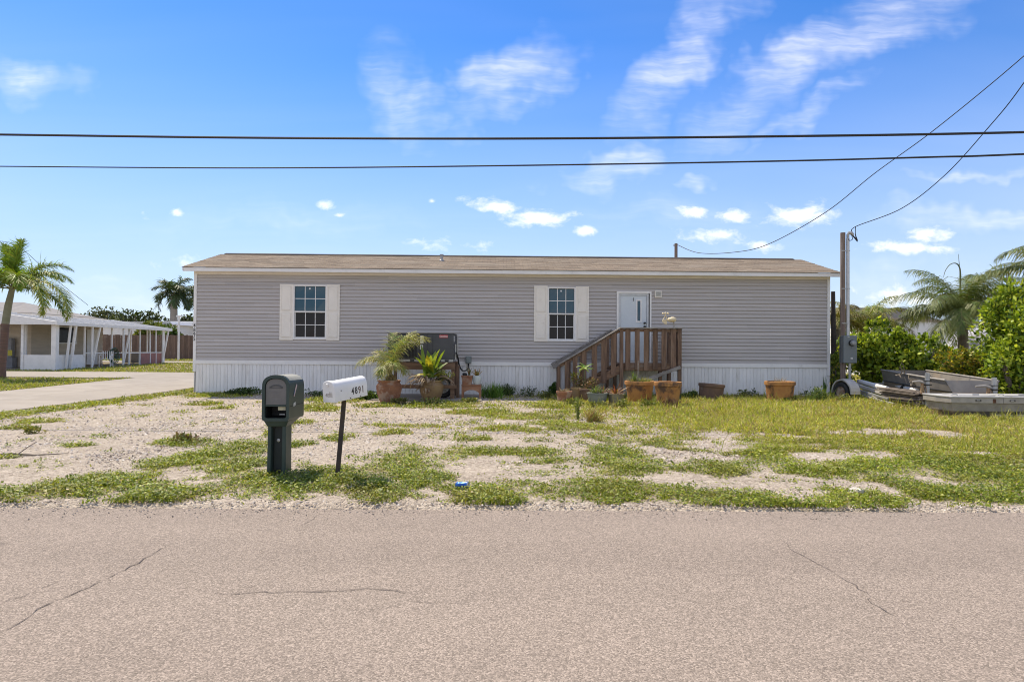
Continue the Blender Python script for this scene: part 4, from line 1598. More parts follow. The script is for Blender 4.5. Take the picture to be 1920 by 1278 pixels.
def sprigs(parent, pts, n, h, lean, leafl, leafw, cols, seed=0, name='leaves', mat=None):
    """tuft of upright blades from given base points"""
    r = np.random.default_rng(seed)
    pts = np.array(pts, float)
    i = r.integers(0, len(pts), n)
    B = pts[i]
    D = unit(np.stack([r.normal(scale=lean, size=n), r.normal(scale=lean, size=n), np.ones(n)], 1))
    L = h * r.uniform(.45, 1.1, n)
    N = rand_dirs(n, r)
    cols = np.array(cols)
    c = cols[r.integers(0, len(cols), n)] * (1 + .2 * r.normal(size=(n, 1)))
    S = unit(np.cross(D, N))
    W = (leafw * r.uniform(.7, 1.2, n))[:, None]
    mid = B + D * (L * .55)[:, None]
    D2 = unit(D + np.stack([r.normal(scale=lean * 1.3, size=n), r.normal(scale=lean * 1.3, size=n), -.25 * np.ones(n)], 1))
    tip = mid + D2 * (L * .45)[:, None]
    V = np.concatenate([np.stack([B - S * W * .4, B + S * W * .4, mid + S * W * .5, mid - S * W * .5], 1).reshape(-1, 3),
                        np.stack([mid - S * W * .5, mid + S * W * .5, tip + S * W * .04, tip - S * W * .04], 1).reshape(-1, 3)])
    cc = rep(np.clip(c, .01, .8))
    return np_mesh(name, V, 4, mat or LEAF, parent, np.concatenate([cc, cc]))

# ================================================================ POTS AND POTTED PLANTS
terra = M('terracotta_worn', (.30, .135, .065), (.22, .095, .05), scale=5, rough=.85, bump=.3, bscale=40, c3=(.36, .25, .18), s3=4.0, lo3=.47, hi3=.62)
terra_o = M('terracotta_orange', (.44, .215, .06), (.36, .16, .05), scale=5, rough=.8, bump=.25, bscale=40, c3=(.10, .055, .032), s3=3.2, lo3=.47, hi3=.62)
terra_d = M('terracotta_dark', (.12, .075, .05), (.17, .10, .062), scale=5, rough=.85, bump=.3, bscale=40, c3=(.30, .24, .18), s3=3, lo3=.58, hi3=.7)
glaze_tan = M('glazed_tan', (.30, .205, .10), (.23, .15, .075), scale=3, rough=.35, bump=.15, c3=(.16, .095, .05), s3=2.5, lo3=.55, hi3=.7)
glaze_grey = M('glazed_sage', (.19, .21, .185), (.15, .165, .15), scale=6, rough=.5, bump=.15, c3=(.28, .27, .22), s3=4, lo3=.58, hi3=.7)
glaze_olive = M('glazed_olive', (.22, .195, .125), (.17, .15, .10), scale=6, rough=.55, bump=.2, c3=(.32, .27, .2), s3=4, lo3=.55, hi3=.7)
white_pot = M('white_glaze', (.60, .64, .62), (.50, .55, .54), scale=6, rough=.4, c3=(.36, .36, .32), s3=4, lo3=.6, hi3=.75)


def pot(label, u0, u1, vt, vb, mat, prof='taper', name='flower_pot', bottom=.72, rim=1.0, tilt=0.0, dz=0.0, depth=None, cat='pot', group=None, seed=1):
    """pot from its outline in the photo, standing on the ground where its foot shows; returns (thing, radius, height)"""
    um = (u0 + u1) / 2
    if depth is None:
        g = G(um, vb)
        Y = g.y
    else:
        Y = depth
    r = (u1 - u0) / 2 * Y / F
    Y2 = Y + r * bottom
    r = (u1 - u0) / 2 * Y2 / F
    X = at(um, vb, Y2).x
    h = (vb - vt) * Y2 / F
    t = thing(name, label, cat, (X, Y2, dz), rot=(0, tilt, 0), group=group)
    rw = r * .9
    if prof == 'taper':       # straight tapered with rolled rim
        pr = [(.001, 0), (r * bottom, 0), (r * (bottom + .02), .01)] + [(r * (bottom + (0.93 - bottom) * f ** .8), h * (.02 + .8 * f)) for f in (.15, .35, .55, .75, 1)]
        pr += [(r * .945, h * .825), (r, h * .84), (r * 1.005, h * .9), (r, h * .985), (r * .97, h), (r * .88, h * .99), (r * .84, h * .9), (r * .8, h * .8)]
    elif prof == 'belly':     # jar with wide shoulder and thick lip
        pr = [(.001, 0), (r * bottom, 0)] + [(r * (bottom + (1 - bottom) * math.sin(f * 1.9) ** .9), h * f * .9) for f in (.12, .25, .4, .55, .7, .85)]
        pr += [(r * .86, h * .86), (r * .82, h * .9), (r * .9, h * .94), (r * .9, h * .985), (r * .84, h), (r * .76, h * .98), (r * .72, h * .88)]
    else:                     # bowl
        pr = [(.001, 0), (r * bottom, 0)] + [(r * (bottom + (1 - bottom) * f ** .55), h * f) for f in (.1, .25, .45, .7, .92)]
        pr += [(r * 1.03, h * .93), (r * 1.03, h * .99), (r * .98, h), (r * .9, h * .97), (r * .88, h * .85)]
    MB().lathe(pr, 32, wob=.006, seed=seed).build('pot', mat, t, smooth=True)
    MB().lathe([(r * .86, h * .86), (r * .5, h * .90), (.001, h * .91)], 20, wob=.02, seed=seed).build('soil', soil_m, t, smooth=True)
    return t, r, h


DRYC = [(.30, .23, .13), (.22, .15, .08), (.36, .29, .18)]
# terracotta jar with a young feather palm
t, r, h = pot('wide worn terracotta pot holding a young feathery palm beside the stand', 705.5, 753, 713.5, 757, terra, 'belly', 'potted_palm', .62, cat='potted plant', seed=2)
ground_pot = t.location.copy()
MB().lathe([(.095, h * .85), (.10, h * .95), (.085, h * 1.1), (.06, h * 1.25), (.04, h * 1.45), (.001, h * 1.5)], 14, (.02, 0, 0)).build('trunk', bark, t, smooth=True)
pb = (.03, 0, h * 1.42)
FC, FT = (.24, .28, .07), (.42, .36, .14)
for k, (az, el, ln, dr) in enumerate(((2.9, 1.05, .95, 2.3), (3.5, .9, 1.0, 2.1), (2.4, 1.2, .85, 1.5), (.35, 1.3, 1.35, 1.5), (.1, 1.25, 1.3, 1.5), (.8, 1.38, 1.3, 1.2),
                                         (-1.2, .95, .7, 2.2), (-1.8, .8, .65, 2.4), (-.6, .75, .6, 2.3), (1.6, 1.4, 1.15, 1.0), (-.2, 1.42, 1.2, 1.3), (4.4, .5, .6, 2.0))):
    frond(t, pb, az, el, ln, dr, 40, .30, .013, FC, FT, .35, .35, 100 + k, .009)
for k in range(6):           # dead skirt
    frond(t, (.03, 0, h * 1.3), k * 1.05 + .4, -.6, .42, .9, 22, .14, .012, (.30, .22, .11), (.36, .27, .15), .1, .5, 130 + k, .006, DRY, 'dead_frond')
jug = thing('plastic_jug', 'small white plastic jug lying in the terracotta palm pot', 'jug', t.location + Vector((-.13, -.12, h * .9)), .4)
MB().lathe([(.001, 0), (.055, 0), (.07, .02), (.072, .10), (.055, .14), (.025, .16), (.025, .19), (.001, .192)], 16).build('bottle', M('jug_white', (.66, .66, .62), rough=.45), jug, smooth=True)
MB().lathe([(.028, .193), (.028, .215), (.001, .217)], 12).build('cap', M('jug_cap', (.3, .42, .55), rough=.4), jug, smooth=True)

# big tan urn wrapped in dry roots with a broad-leaved plant
t, r, h = pot('big tan glazed urn wrapped in dry roots with a broad leafy green plant', 786, 832, 713, 754, glaze_tan, 'belly', 'potted_plant', .55, cat='potted plant', seed=3)
GC = [(.17, .25, .035), (.23, .30, .05), (.12, .19, .03), (.36, .34, .04)]
MB().tube([(-.02, -.02, h * .85), (-.03, -.02, h * 1.05), (-.02, 0, h * 1.2)], [.06, .05, .035], 8).build('stem', bark, t, smooth=True)
rosette(t, (-.02, -.02, h * 1.12), 15, .78, .20, (.75, 1.5), (.1, .8), GC, 11)
rosette(t, (-.02, -.02, h * 1.08), 6, .6, .16, (.15, .6), (.5, 1.2), [(.45, .40, .04), (.38, .36, .06)], 12)
bushy(t, (.22, -.05, h * 1.25), (.28, .2, .2), 420, .055, .028, [(.16, .20, .04), (.28, .26, .09), (.12, .15, .04)], 13, 'trailing_leaves', LEAF, .3, 6)
DRYL = [(.36, .27, .19), (.26, .19, .135), (.44, .35, .26), (.17, .12, .085)]


def dry_leaves(parent, r, h, n, a0, a1, seed):
    q = np.random.default_rng(seed)
    V, C = [], []
    for k in range(n):
        a = q.uniform(a0, a1)
        strap_leaf(V, C, (r * .74 * math.cos(a), r * .74 * math.sin(a), h * q.uniform(.95, 1.08)), a + q.normal(scale=.5), q.uniform(.1, .9), h * q.uniform(.5, 1.15), q.uniform(.02, .055),
                   q.uniform(2.0, 3.1), DRYL[q.integers(4)], q, 9, q.uniform(-.6, .6))
    return np_mesh('dead_leaves', np.concatenate(V), 4, DRY, parent, np.concatenate(C))


dry_leaves(t, r, h, 34, -2.9, -1.7, 71)
dry_leaves(t, r, h, 12, -.9, .1, 72)
dry_leaves(t, r, h * .6, 14, -2.9, -2.0, 73)

# on the little table
tz = table.location.z + th
ty = table.location + Vector((0, .12, 0))
pl = thing('square_planter', 'square terracotta planter with a spiky succulent on the plant table', 'planter', (ty.x - tw * .23, ty.y, tz), HYAW)
MB().prism([(-.115, 0), (.115, 0), (.14, .2), (-.14, .2)], -.11, .11, 'xz').build('box', terra, pl, bevel=.01)
MB().box(-.15, .15, -.12, .12, .2, .235).build('rim', terra, pl, bevel=.008)
MB().box(-.1, .1, -.09, .09, .232, .24).build('soil', soil_m, pl)
rosette(pl, (.05, 0, .235), 12, .25, .028, (.8, 1.45), (.1, .5), [(.16, .20, .08), (.3, .17, .1)], 21)
MB().lathe([(.001, .24), (.06, .24), (.07, .27), (.05, .3), (.001, .31)], 10, (-.06, -.03, 0), wob=.1).build('stone', M('dark_stone', (.03, .028, .028), rough=.9), pl, smooth=True)
wp_ = thing('white_planter', 'round white planter with orange spiky aloe on the plant table', 'planter', (ty.x + tw * .27, ty.y, tz), HYAW)
MB().lathe([(.001, 0), (.07, 0), (.11, .08), (.125, .19), (.118, .235), (.108, .235), (.1, .2)], 22).build('pot', white_pot, wp_, smooth=True)
MB().lathe([(.105, .2), (.001, .215)], 16).build('soil', soil_m, wp_)
rosette(wp_, (0, 0, .2), 18, .27, .03, (.7, 1.45), (.05, .5), [(.42, .21, .05), (.40, .28, .08), (.25, .22, .08)], 22)

# pots in front of the deck
t, r, h = pot('low broken terracotta pot of dead stalks left of the deck stairs', 1042.5, 1073, 734, 754.5, terra, 'taper', bottom=.78, cat='potted plant', name='potted_plant', seed=4)
sprigs(t, [(x * r, y * r, h * .88) for x, y in ((0, 0), (.4, .2), (-.4, .1), (.1, -.4))], 40, .17, .6, .2, .012, DRYC, 31, 'dead_stalks', DRY)
rosette(t, (0, 0, h * .88), 6, .16, .04, (.3, 1.2), (.3, 1.), [(.33, .2, .15), (.3, .24, .14)], 32, mat=DRY, name='dead_leaves')
t, r, h = pot('yellowish clay pot with a thin stem topped by a green leaf whorl', 1070, 1098, 726, 751.5, M('clay_yellow', (.38, .26, .12), (.32, .2, .1), scale=5, rough=.85, bump=.3), 'taper', bottom=.7, cat='potted plant', name='potted_plant', seed=5)
sp = at(1097, 690, t.location.y) - t.location
MB().tube([(.1, 0, h * .85), (.16, 0, h + .25), (sp.x - .02, 0, sp.z - .12), (sp.x, 0, sp.z)], [.014, .012, .01, .008], 7).build('stem', stem_m, t, smooth=True)
rosette(t, (sp.x, 0, sp.z - .02), 13, .30, .075, (.0, 1.2), (.6, 1.6), [(.26, .36, .06), (.18, .30, .05), (.34, .42, .10)], 33)
bushy(t, (0.0, -.02, h + .12), (.3, .2, .24), 300, .06, .025, [(.24, .16, .05), (.30, .27, .05), (.12, .14, .04), (.2, .1, .07)], 34, 'side_leaves', LEAF, .3, 5)
bushy(t, (-.12, 0, h + .28), (.09, .08, .13), 60, .07, .03, [(.16, .19, .04), (.3, .28, .06)], 35, 'side_leaves', LEAF, .3, 4)
t, r, h = pot('brown terracotta pot with dry leaves, half hidden behind the sage green bowl', 1086, 1128, 729, 754, terra_d, 'taper', bottom=.75, cat='potted plant', name='potted_plant', seed=6)
bushy(t, (.05, 0, h + .12), (.34, .24, .24), 330, .07, .03, [(.25, .15, .1), (.3, .2, .12), (.14, .15, .05)], 36, 'leaves', LEAF, .3, 6)
t, r, h = pot('wide sage green glazed bowl of small green plants', 1100.5, 1139, 737, 761, glaze_grey, 'bowl', bottom=.62, cat='potted plant', name='potted_plant', seed=7)
rosette(t, (-.05, 0, h * .85), 22, .27, .035, (.4, 1.3), (.2, .9), [(.10, .15, .05), (.15, .2, .07), (.1, .13, .06)], 37)
rosette(t, (.12, .05, h * .85), 20, .30, .03, (.5, 1.4), (.2, .9), [(.14, .20, .05), (.2, .12, .09)], 38)
t, r, h = pot('olive glazed pot with a red spiky bromeliad', 1140, 1169.5, 738.5, 761, glaze_olive, 'bowl', bottom=.66, cat='potted plant', name='potted_plant', seed=8)
rosette(t, (0, 0, h * .85), 22, .36, .035, (.35, 1.4), (.1, .6), [(.20, .065, .05), (.28, .13, .06), (.13, .06, .045), (.3, .2, .1)], 39)
t, r, h = pot('big orange terracotta pot with weeds and a thin stake', 1171.5, 1226.5, 715.5, 758.5, terra_o, 'taper', bottom=.70, cat='potted plant', name='potted_plant', seed=9)
sprigs(t, [(x * r, y * r, h * .9) for x, y in ((-.3, 0), (-.5, .1), (.1, -.3), (.4, .2), (.6, -.1))], 220, .22, .7, .2, .012, [(.17, .23, .05), (.26, .26, .08), (.3, .26, .12)], 40, 'weeds')
sprigs(t, [(-.35 * r, -.1 * r, h * .9)], 26, .34, .22, .2, .016, [(.13, .20, .05)], 41, 'weeds')
MB().tube([(-.05, -.05, h * .8), (-.045, -.05, h + .5)], .012, 6).build('stake', wood_grey, t)
t, r, h = pot('big orange terracotta pot with dark stained belly at the deck corner', 1226.5, 1277.5, 717, 765, terra_o, 'taper', bottom=.68, name='flower_pot', seed=10)
t, r, h = pot('dark stained terracotta pot tilting against the white skirting', 1308.5, 1356, 721, 754, terra_d, 'taper', bottom=.9, tilt=.07, name='flower_pot', seed=12)
t, r, h = pot('orange terracotta pot with pale dry grass standing alone by the skirting', 1435, 1489.5, 716.5, 757, terra_o, 'taper', bottom=.78, cat='potted plant', name='potted_plant', seed=14)
sprigs(t, [(x * r, y * r, h * .88) for x, y in ((-.1, 0), (.1, .1), (-.3, .2), (.2, -.2))], 60, .22, .4, .2, .008, [(.45, .33, .2), (.5, .4, .26)], 43, 'dry_grass', DRY)

# ================================================================ MAILBOXES
green_p = M('green_plastic', (.026, .046, .040), (.038, .060, .052), scale=4, rough=.45, bump=.06, bscale=120, c3=(.075, .085, .072), s3=2.2, lo3=.58, hi3=.78, spec=.4)
green_top = M('green_plastic_pale', (.30, .29, .235), (.22, .22, .18), scale=3, rough=.6, bump=.06, c3=(.38, .36, .29), s3=3, lo3=.5, hi3=.75)
door_grey = M('faded_door', (.135, .13, .125), (.17, .16, .15), scale=5, rough=.6, c3=(.2, .185, .17), s3=3, lo3=.5, hi3=.75)
g0 = G(516, 896)
mbx = thing('green_mailbox', 'dark green moulded plastic mailbox on a broad matching post by the road', 'mailbox', (g0.x, g0.y + .10, 0), math.radians(2))
k = F / g0.y
pw_ = 35 / k
hw = .135
zb_, zt_ = .575, 1.035
D0, D1 = -.13, .36
# post: two side flanges, recessed front web
post_pts = []
for sx in (-1, 1):
    p = MB()
    p.add([(sx * pw_ * .50, -.095, -.03), (sx * pw_ * .28, -.095, -.03), (sx * pw_ * .28, .10, -.03), (sx * pw_ * .5, .10, -.03),
           (sx * pw_ * .48, -.085, zb_ - .035), (sx * pw_ * .28, -.085, zb_ - .035), (sx * pw_ * .28, .11, zb_ - .035), (sx * pw_ * .48, .11, zb_ - .035)],
          [(0, 1, 2, 3), (4, 5, 6, 7), (0, 1, 5, 4), (1, 2, 6, 5), (2, 3, 7, 6), (3, 0, 4, 7)])
    p.build('post_flange', green_p, mbx, bevel=.012)
web = MB().add([(-pw_ * .27, -.02, -.03), (pw_ * .27, -.02, -.03), (pw_ * .27, .09, -.03), (-pw_ * .27, .09, -.03),
                (-pw_ * .215, -.02, zb_ - .05), (pw_ * .215, -.02, zb_ - .05), (pw_ * .215, .08, zb_ - .05), (-pw_ * .215, .08, zb_ - .05)],
               [(0, 1, 2, 3), (4, 5, 6, 7), (0, 1, 5, 4), (1, 2, 6, 5), (2, 3, 7, 6), (3, 0, 4, 7)])
web = web.build('post_web', M('green_black', (.014, .02, .019), (.02, .028, .026), scale=8, rough=.6), mbx)
MB().lathe([(.017, 0), (.017, -.008), (.001, -.012)], 14, (0, -.021, .37), axis='y').build('bolt_cap', galv, mbx, smooth=True)
# collar
MB().add([(-pw_ * .5, -.09, zb_ - .06), (pw_ * .5, -.09, zb_ - .06), (pw_ * .5, .12, zb_ - .06), (-pw_ * .5, .12, zb_ - .06),
          (-hw * .92, -.115, zb_ + .004), (hw * .92, -.115, zb_ + .004), (hw * .92, .30, zb_ + .004), (-hw * .92, .30, zb_ + .004)],
         [(0, 1, 2, 3), (4, 5, 6, 7), (0, 1, 5, 4), (1, 2, 6, 5), (2, 3, 7, 6), (3, 0, 4, 7)]).build('collar', green_p, mbx, bevel=.01)


def arch_loop(hwid, z0, zs, zt, n=14, rc=.03):
    """outline of a box with an arched top: from lower left over the arch to lower right"""
    pts = [(-hwid + rc, z0)]
    pts += [(-hwid + rc - rc * math.sin(a), z0 + rc - rc * math.cos(a)) for a in (PI / 6, PI / 3)]
    pts += [(-hwid, z0 + rc)]
    for i in range(n + 1):
        a = PI - PI * i / n
        pts.append((hwid * math.copysign(abs(math.cos(a)) ** .8, math.cos(a)), zs + (zt - zs) * math.sin(a) ** .8))
    pts += [(hwid, z0 + rc)]
    pts += [(hwid - rc + rc * math.cos(a), z0 + rc - rc * math.sin(a)) for a in (PI / 6, PI / 3)]
    pts += [(hwid - rc, z0)]
    return pts


out = arch_loop(hw, zb_, zt_ - .115, zt_)
inn = arch_loop(hw - .028, zb_ + .03, zt_ - .125, zt_ - .03, rc=.02)
n = len(out)
sh = MB()
vs = [(x, D0, z) for x, z in out] + [(x, D1, z - .01) for x, z in out]
sh.add(vs, [(i, (i + 1) % n, n + (i + 1) % n, n + i) for i in range(n)] + [tuple(range(n, 2 * n))])
sh.add([(x, D0, z) for x, z in out] + [(x, D0, z) for x, z in inn], [(i, (i + 1) % n, n + (i + 1) % n, n + i) for i in range(n)])
sh.add([(x, D0, z) for x, z in inn] + [(x, D0 + .03, z) for x, z in inn], [(i, (i + 1) % n, n + (i + 1) % n, n + i) for i in range(n)])
body = sh.build('body', green_p, mbx, smooth=True)
# top shell in a paler grey-tan tone
tp = [(x * 1.012, z + .003) for x, z in out if z > zt_ - .06]
mtop = MB()
m_ = len(tp)
mtop.add([(x, D0 + .035, z) for x, z in tp] + [(x, D1 - .02, z - .009) for x, z in tp], [(i, i + 1, m_ + i + 1, m_ + i) for i in range(m_ - 1)])
mtop.build('pale_top', green_top, mbx, smooth=True)
zsplit = zb_ + .155
MB().box(-hw + .026, hw - .026, D0 + .012, D0 + .03, zsplit - .008, zsplit + .008).build('shelf_edge', green_p, mbx)
# door (upper) and dark paper slot (lower)
dpts = [(x, z) for x, z in arch_loop(hw - .033, zsplit + .01, zt_ - .13, zt_ - .036, rc=.006)]
dd = MB().prism(dpts, D0 + .014, D0 + .024, 'xz').build('door', door_grey, mbx)
arc = MB()
L = []
for i in range(13):
    a = PI * (.18 + .64 * i / 12)
    L.append((.072 * math.cos(a), zt_ - .155 + .055 * math.sin(a)))
for (x0, z0), (x1, z1) in zip(L[:-1], L[1:]):
    arc.beam((x0, D0 + .011, z0), (x1, D0 + .011, z1), .008, .013, (0, 0, 1))
arc.beam((-.066, D0 + .011, zt_ - .128), (.066, D0 + .011, zt_ - .128), .008, .004)
arc.build('embossed_arch', M('door_emblem', (.075, .078, .08), rough=.6), dd)
tx = MB()
for q in range(4):
    tx.box(-.055 + .006 * q, .055 - .006 * q, D0 + .011, D0 + .0138, zt_ - .165 - q * .018, zt_ - .162 - q * .018)
tx.build('embossed_lines', door_grey, dd)
slot = MB().box(-hw + .032, hw - .032, D0 + .2, D0 + .21, zb_ + .032, zsplit - .008)
slot.box(-hw + .03, -hw + .034, D0 + .031, D0 + .2, zb_ + .03, zsplit - .008)
slot.box(hw - .034, hw - .03, D0 + .031, D0 + .2, zb_ + .03, zsplit - .008)
slot.box(-hw + .034, hw - .034, D0 + .031, D0 + .2, zb_ + .026, zb_ + .03)
slot.box(-hw + .034, hw - .034, D0 + .031, D0 + .2, zsplit - .008, zsplit - .004)
slot.build('paper_slot', M('slot_black', (.008, .01, .01), rough=.6), mbx)
MB().box(.015, .09, D0 + .034, D0 + .037, zsplit - .048, zsplit - .014).build('slot_label', M('slot_paper', (.50, .47, .32), (.38, .36, .24), scale=40, rough=.6), mbx)
MB().box(.03, .082, D0 + .033, D0 + .036, zb_ + .062, zb_ + .068).build('slot_print', label_w, mbx)
# side: lower tray seam, faded flag sticker, white lettering
MB().box(hw + .0005, hw + .002, D0 + .02, D1 - .02, zsplit - .012, zsplit - .006).build('tray_seam', M('seam_dark', (.01, .014, .013), rough=.7), mbx)
fl = MB().add([(hw + .003, .0, zt_ - .215), (hw + .003, .03, zt_ - .225), (hw + .003, .115, zt_ - .115), (hw + .003, .085, zt_ - .095)], [(0, 1, 2, 3)])
fl = fl.build('flag_sticker', M('sticker_faded_red', (.48, .30, .28), (.55, .45, .42), scale=60, rough=.6, stretch=(1, .2, 1)), mbx)
MB().add([(hw + .0038, .001, zt_ - .207), (hw + .0038, .016, zt_ - .212), (hw + .0038, .05, zt_ - .168), (hw + .0038, .032, zt_ - .158)], [(0, 1, 2, 3)]).build('flag_canton', M('sticker_faded_blue', (.16, .18, .30), rough=.6), fl)
zz_ = MB()
for q in range(5):
    zz_.box(hw + .001, hw + .003, .005 + q * .014, .014 + q * .014, zt_ - .325 + q * .002, zt_ - .290 + q * .002)
zz_.build('side_lettering', label_w, mbx)

# white mailbox on a leaning iron post
white_e = M('white_enamel', (.78, .77, .75), (.72, .71, .69), scale=3, rough=.4, c3=(.58, .55, .50), s3=4, lo3=.66, hi3=.8)
iron = M('rusty_iron', (.035, .028, .024), (.06, .042, .03), scale=12, rough=.8, bump=.4)
g1 = G(631, 896)
top = at(644.5, 748, g1.y + .02)
wm = thing('white_mailbox', 'small white metal mailbox numbered 4891 on a leaning dark iron post', 'mailbox', (g1.x, g1.y, 0))
tl = top - Vector((g1.x, g1.y, 0))
pm_ = MB()
pm_.beam((0, 0, -.03), (tl.x, tl.y, tl.z), .038, .008, (0, 1, 0))
pm_.beam((.018, .012, -.03), (tl.x + .018, tl.y + .012, tl.z), .008, .03, (0, 1, 0))
pm_.build('post', iron, wm, bevel=.001)
BW, BL, BH = .077, .43, .205
ma = math.radians(-31)
bm_ = Matrix.Translation(Vector((tl.x, tl.y, tl.z))) @ Matrix.Rotation(ma, 4, 'Z') @ Matrix.Rotation(math.radians(5.5), 4, 'X')
Dn, Df = -.17, BL - .17
ol = arch_loop(BW, .0, BH * .60, BH, 16, .004)
n = len(ol)


def xf(o):
    o.matrix_local = bm_
    return o


mb = MB()
mb.add([(x, Dn, z) for x, z in ol] + [(x, Df, z) for x, z in ol], [(i, (i + 1) % n, n + (i + 1) % n, n + i) for i in range(n)] + [tuple(range(n, 2 * n)), tuple(range(n - 1, -1, -1))])
bodyw = xf(mb.build('body', white_e, wm, smooth=True))
ol2 = arch_loop(BW + .006, -.004, BH * .60, BH + .006, 16, .004)
mb = MB()
mb.add([(x, Dn - .022, z) for x, z in ol2] + [(x, Dn + .014, z) for x, z in ol2] + [(x * .93, Dn - .027, z * .96 + .004) for x, z in ol2],
       [(i, (i + 1) % n, n + (i + 1) % n, n + i) for i in range(n)] + [(i, (i + 1) % n, 2 * n + (i + 1) % n, 2 * n + i) for i in range(n)] + [tuple(range(2 * n, 3 * n))])
doorw = xf(mb.build('door', white_e, wm, smooth=True))
xf(MB().box(-.012, .012, Dn - .043, Dn - .026, BH - .045, BH - .02).build('door_latch', white_e, wm, bevel=.004))
nm = M('numeral_black', (.02, .018, .017), rough=.5)
nm2 = M('numeral_brown', (.12, .06, .035), rough=.6)
for i, (c_, mm) in enumerate(zip('4891', (nm, nm, nm2, nm2))):
    o = text('numeral', c_, .10, mm, wm, (0, 0, 0), (0, 0, 0), .0012, .0008, .62)
    o.matrix_local = bm_ @ Matrix.Translation((BW + .0018,   .055 + i * .047, .075)) @ Matrix.Rotation(PI / 2, 4, 'Z') @ Matrix.Rotation(PI / 2, 4, 'X') @ Matrix.Diagonal((.72, 1, 1, 1))
nf = M('numeral_faded', (.32, .28, .25), (.5, .47, .44), scale=50, rough=.7)
o = text('faded_numerals', '4891', .052, nf, wm, (0, 0, 0), (0, 0, 0), .0008, .001)
o.matrix_local = bm_ @ Matrix.Translation((.012, Dn - .0282, .068)) @ Matrix.Rotation(PI / 2, 4, 'X')
o = MB().box(.012, .055, Dn - .0285, Dn - .0275, .05, .105).build('peeled_sticker', M('sticker_peel', (.5, .47, .44), (.62, .6, .57), scale=30, rough=.8), wm)
o.matrix_local = bm_
for (yy, zz) in ((-.10, .105), (.02, .012), (.16, .012)):
    xf(MB().lathe([(.006, 0), (.005, .004), (.001, .006)], 8, (BW, yy, zz), axis='x').build('rivet', iron, wm))

# ================================================================ LITTER
cg = G(867, 920)
can = thing('drink_can', 'crushed blue drink can lying in the weeds near the road', 'can', (cg.x, cg.y, .055), rot=(PI / 2 - .1, .15, 1.35))
cm_ = M('can_blue', (.02, .09, .34), (.03, .14, .42), scale=12, rough=.3, metal=.5, c3=(.5, .52, .55), s3=14, lo3=.66, hi3=.7)
MB().lathe([(.026, -.06), (.033, -.05), (.032, -.02), (.029, .0), (.032, .03), (.033, .05)], 20, wob=.03, seed=3).build('can_wall', cm_, can, smooth=True)
MB().lathe([(.033, .05), (.027, .062), (.026, .058), (.001, .056)], 20).build('lid', M('can_metal', (.55, .55, .56), rough=.3, metal=.8), can, smooth=True)
MB().lathe([(.026, -.06), (.022, -.055), (.001, -.052)], 20).build('base', bpy.data.materials['can_metal'], can, smooth=True)


def rock(label, u, v, w, hgt, seed):
    g = G(u, v)
    me = bpy.data.meshes.new('rock')
    bm = bmesh.new()
    bmesh.ops.create_icosphere(bm, subdivisions=3, radius=1)
    r = random.Random(seed)
    cs = [(Vector((r.gauss(0, 1), r.gauss(0, 1), r.gauss(0, 1))).normalized(), r.uniform(.55, .9)) for _ in range(14)]
    for vv in bm.verts:
        for d_, k_ in cs:
            q = vv.co.dot(d_)
            if q > k_:
                vv.co -= d_ * (q - k_)
        vv.co = Vector((vv.co.x * w, vv.co.y * w * .7, vv.co.z * hgt))
    bm.to_mesh(me); bm.free()
    me.materials.append(rock_m)
    o = bpy.data.objects.new('rock', me)
    COL.objects.link(o)
    o.location = (g.x, g.y, hgt * .55)
    o.rotation_euler = (0, 0, r.uniform(0, 3))
    tag(o, label, 'rock')


rock_m = M('limestone', (.60, .57, .52), (.48, .45, .40), scale=9, rough=.9, bump=.6, bscale=25, c3=(.35, .32, .27), s3=5, lo3=.58, hi3=.72)
rock('white limestone rock half sunk in the weeds near the road edge', 1606, 929, .085, .05, 3)
rock('small pale stone lying in the weeds beside the blue can', 828, 906, .03, .022, 5)

# ================================================================ POWER LINES AND POLES
wire_m = M('wire_black', (.018, .019, .022), rough=.6)


def wire(label, pts, rad, name='power_line', n=14):
    """pts: (u, v, depth)"""
    P = spline([at(*p) for p in pts], n)
    rs = rad if isinstance(rad, (int, float)) else [rad[0] + (rad[1] - rad[0]) * i / (len(P) - 1) for i in range(len(P))]
    return tag(MB().tube(P, rs, 6).build(name, wire_m, smooth=True), label, 'cable')


wire('thick black upper cable strung across the sky', [(-900, 235, 12), (-300, 249, 12), (0, 252.5, 12), (480, 258.5, 12), (960, 260, 12), (1440, 256, 12), (1920, 248, 12), (2700, 225, 12)], [.021, .025])
for k in range(2):          # twisted partner strand
    pass
wire('thinner black lower cable strung across the sky', [(-900, 300, 12), (-300, 309, 12), (0, 312, 12), (480, 315, 12), (960, 310.5, 12), (1440, 302.5, 12), (1750, 294.5, 12), (1920, 289, 12), (2700, 255, 12)], [.007, .022])
wire('thin service wire dropping to the meter pole', [(1599, 437, 17.0), (1604, 425, 16.9), (1690, 391, 15.8), (1770, 330, 14.7), (1850, 243, 13.4), (1920, 155, 12.3), (2060, -60, 10.8)], .011, 'service_wire')
wire('thin service wire dropping behind the roof to the far pole', [(1270, 459, 29.6), (1310, 474, 28), (1375, 473, 25.5), (1440, 458, 23), (1545, 400, 20), (1640, 325, 17.5), (1750, 245, 15), (1920, 105, 12.3), (2050, -20, 11)], [.016, .009], 'service_wire')
wire('faint utility wire behind the young palm at the neighbour house', [(-200, 440, 34), (0, 452, 34), (45, 470, 35), (100, 520, 36), (165, 572, 37)], .012, 'service_wire')

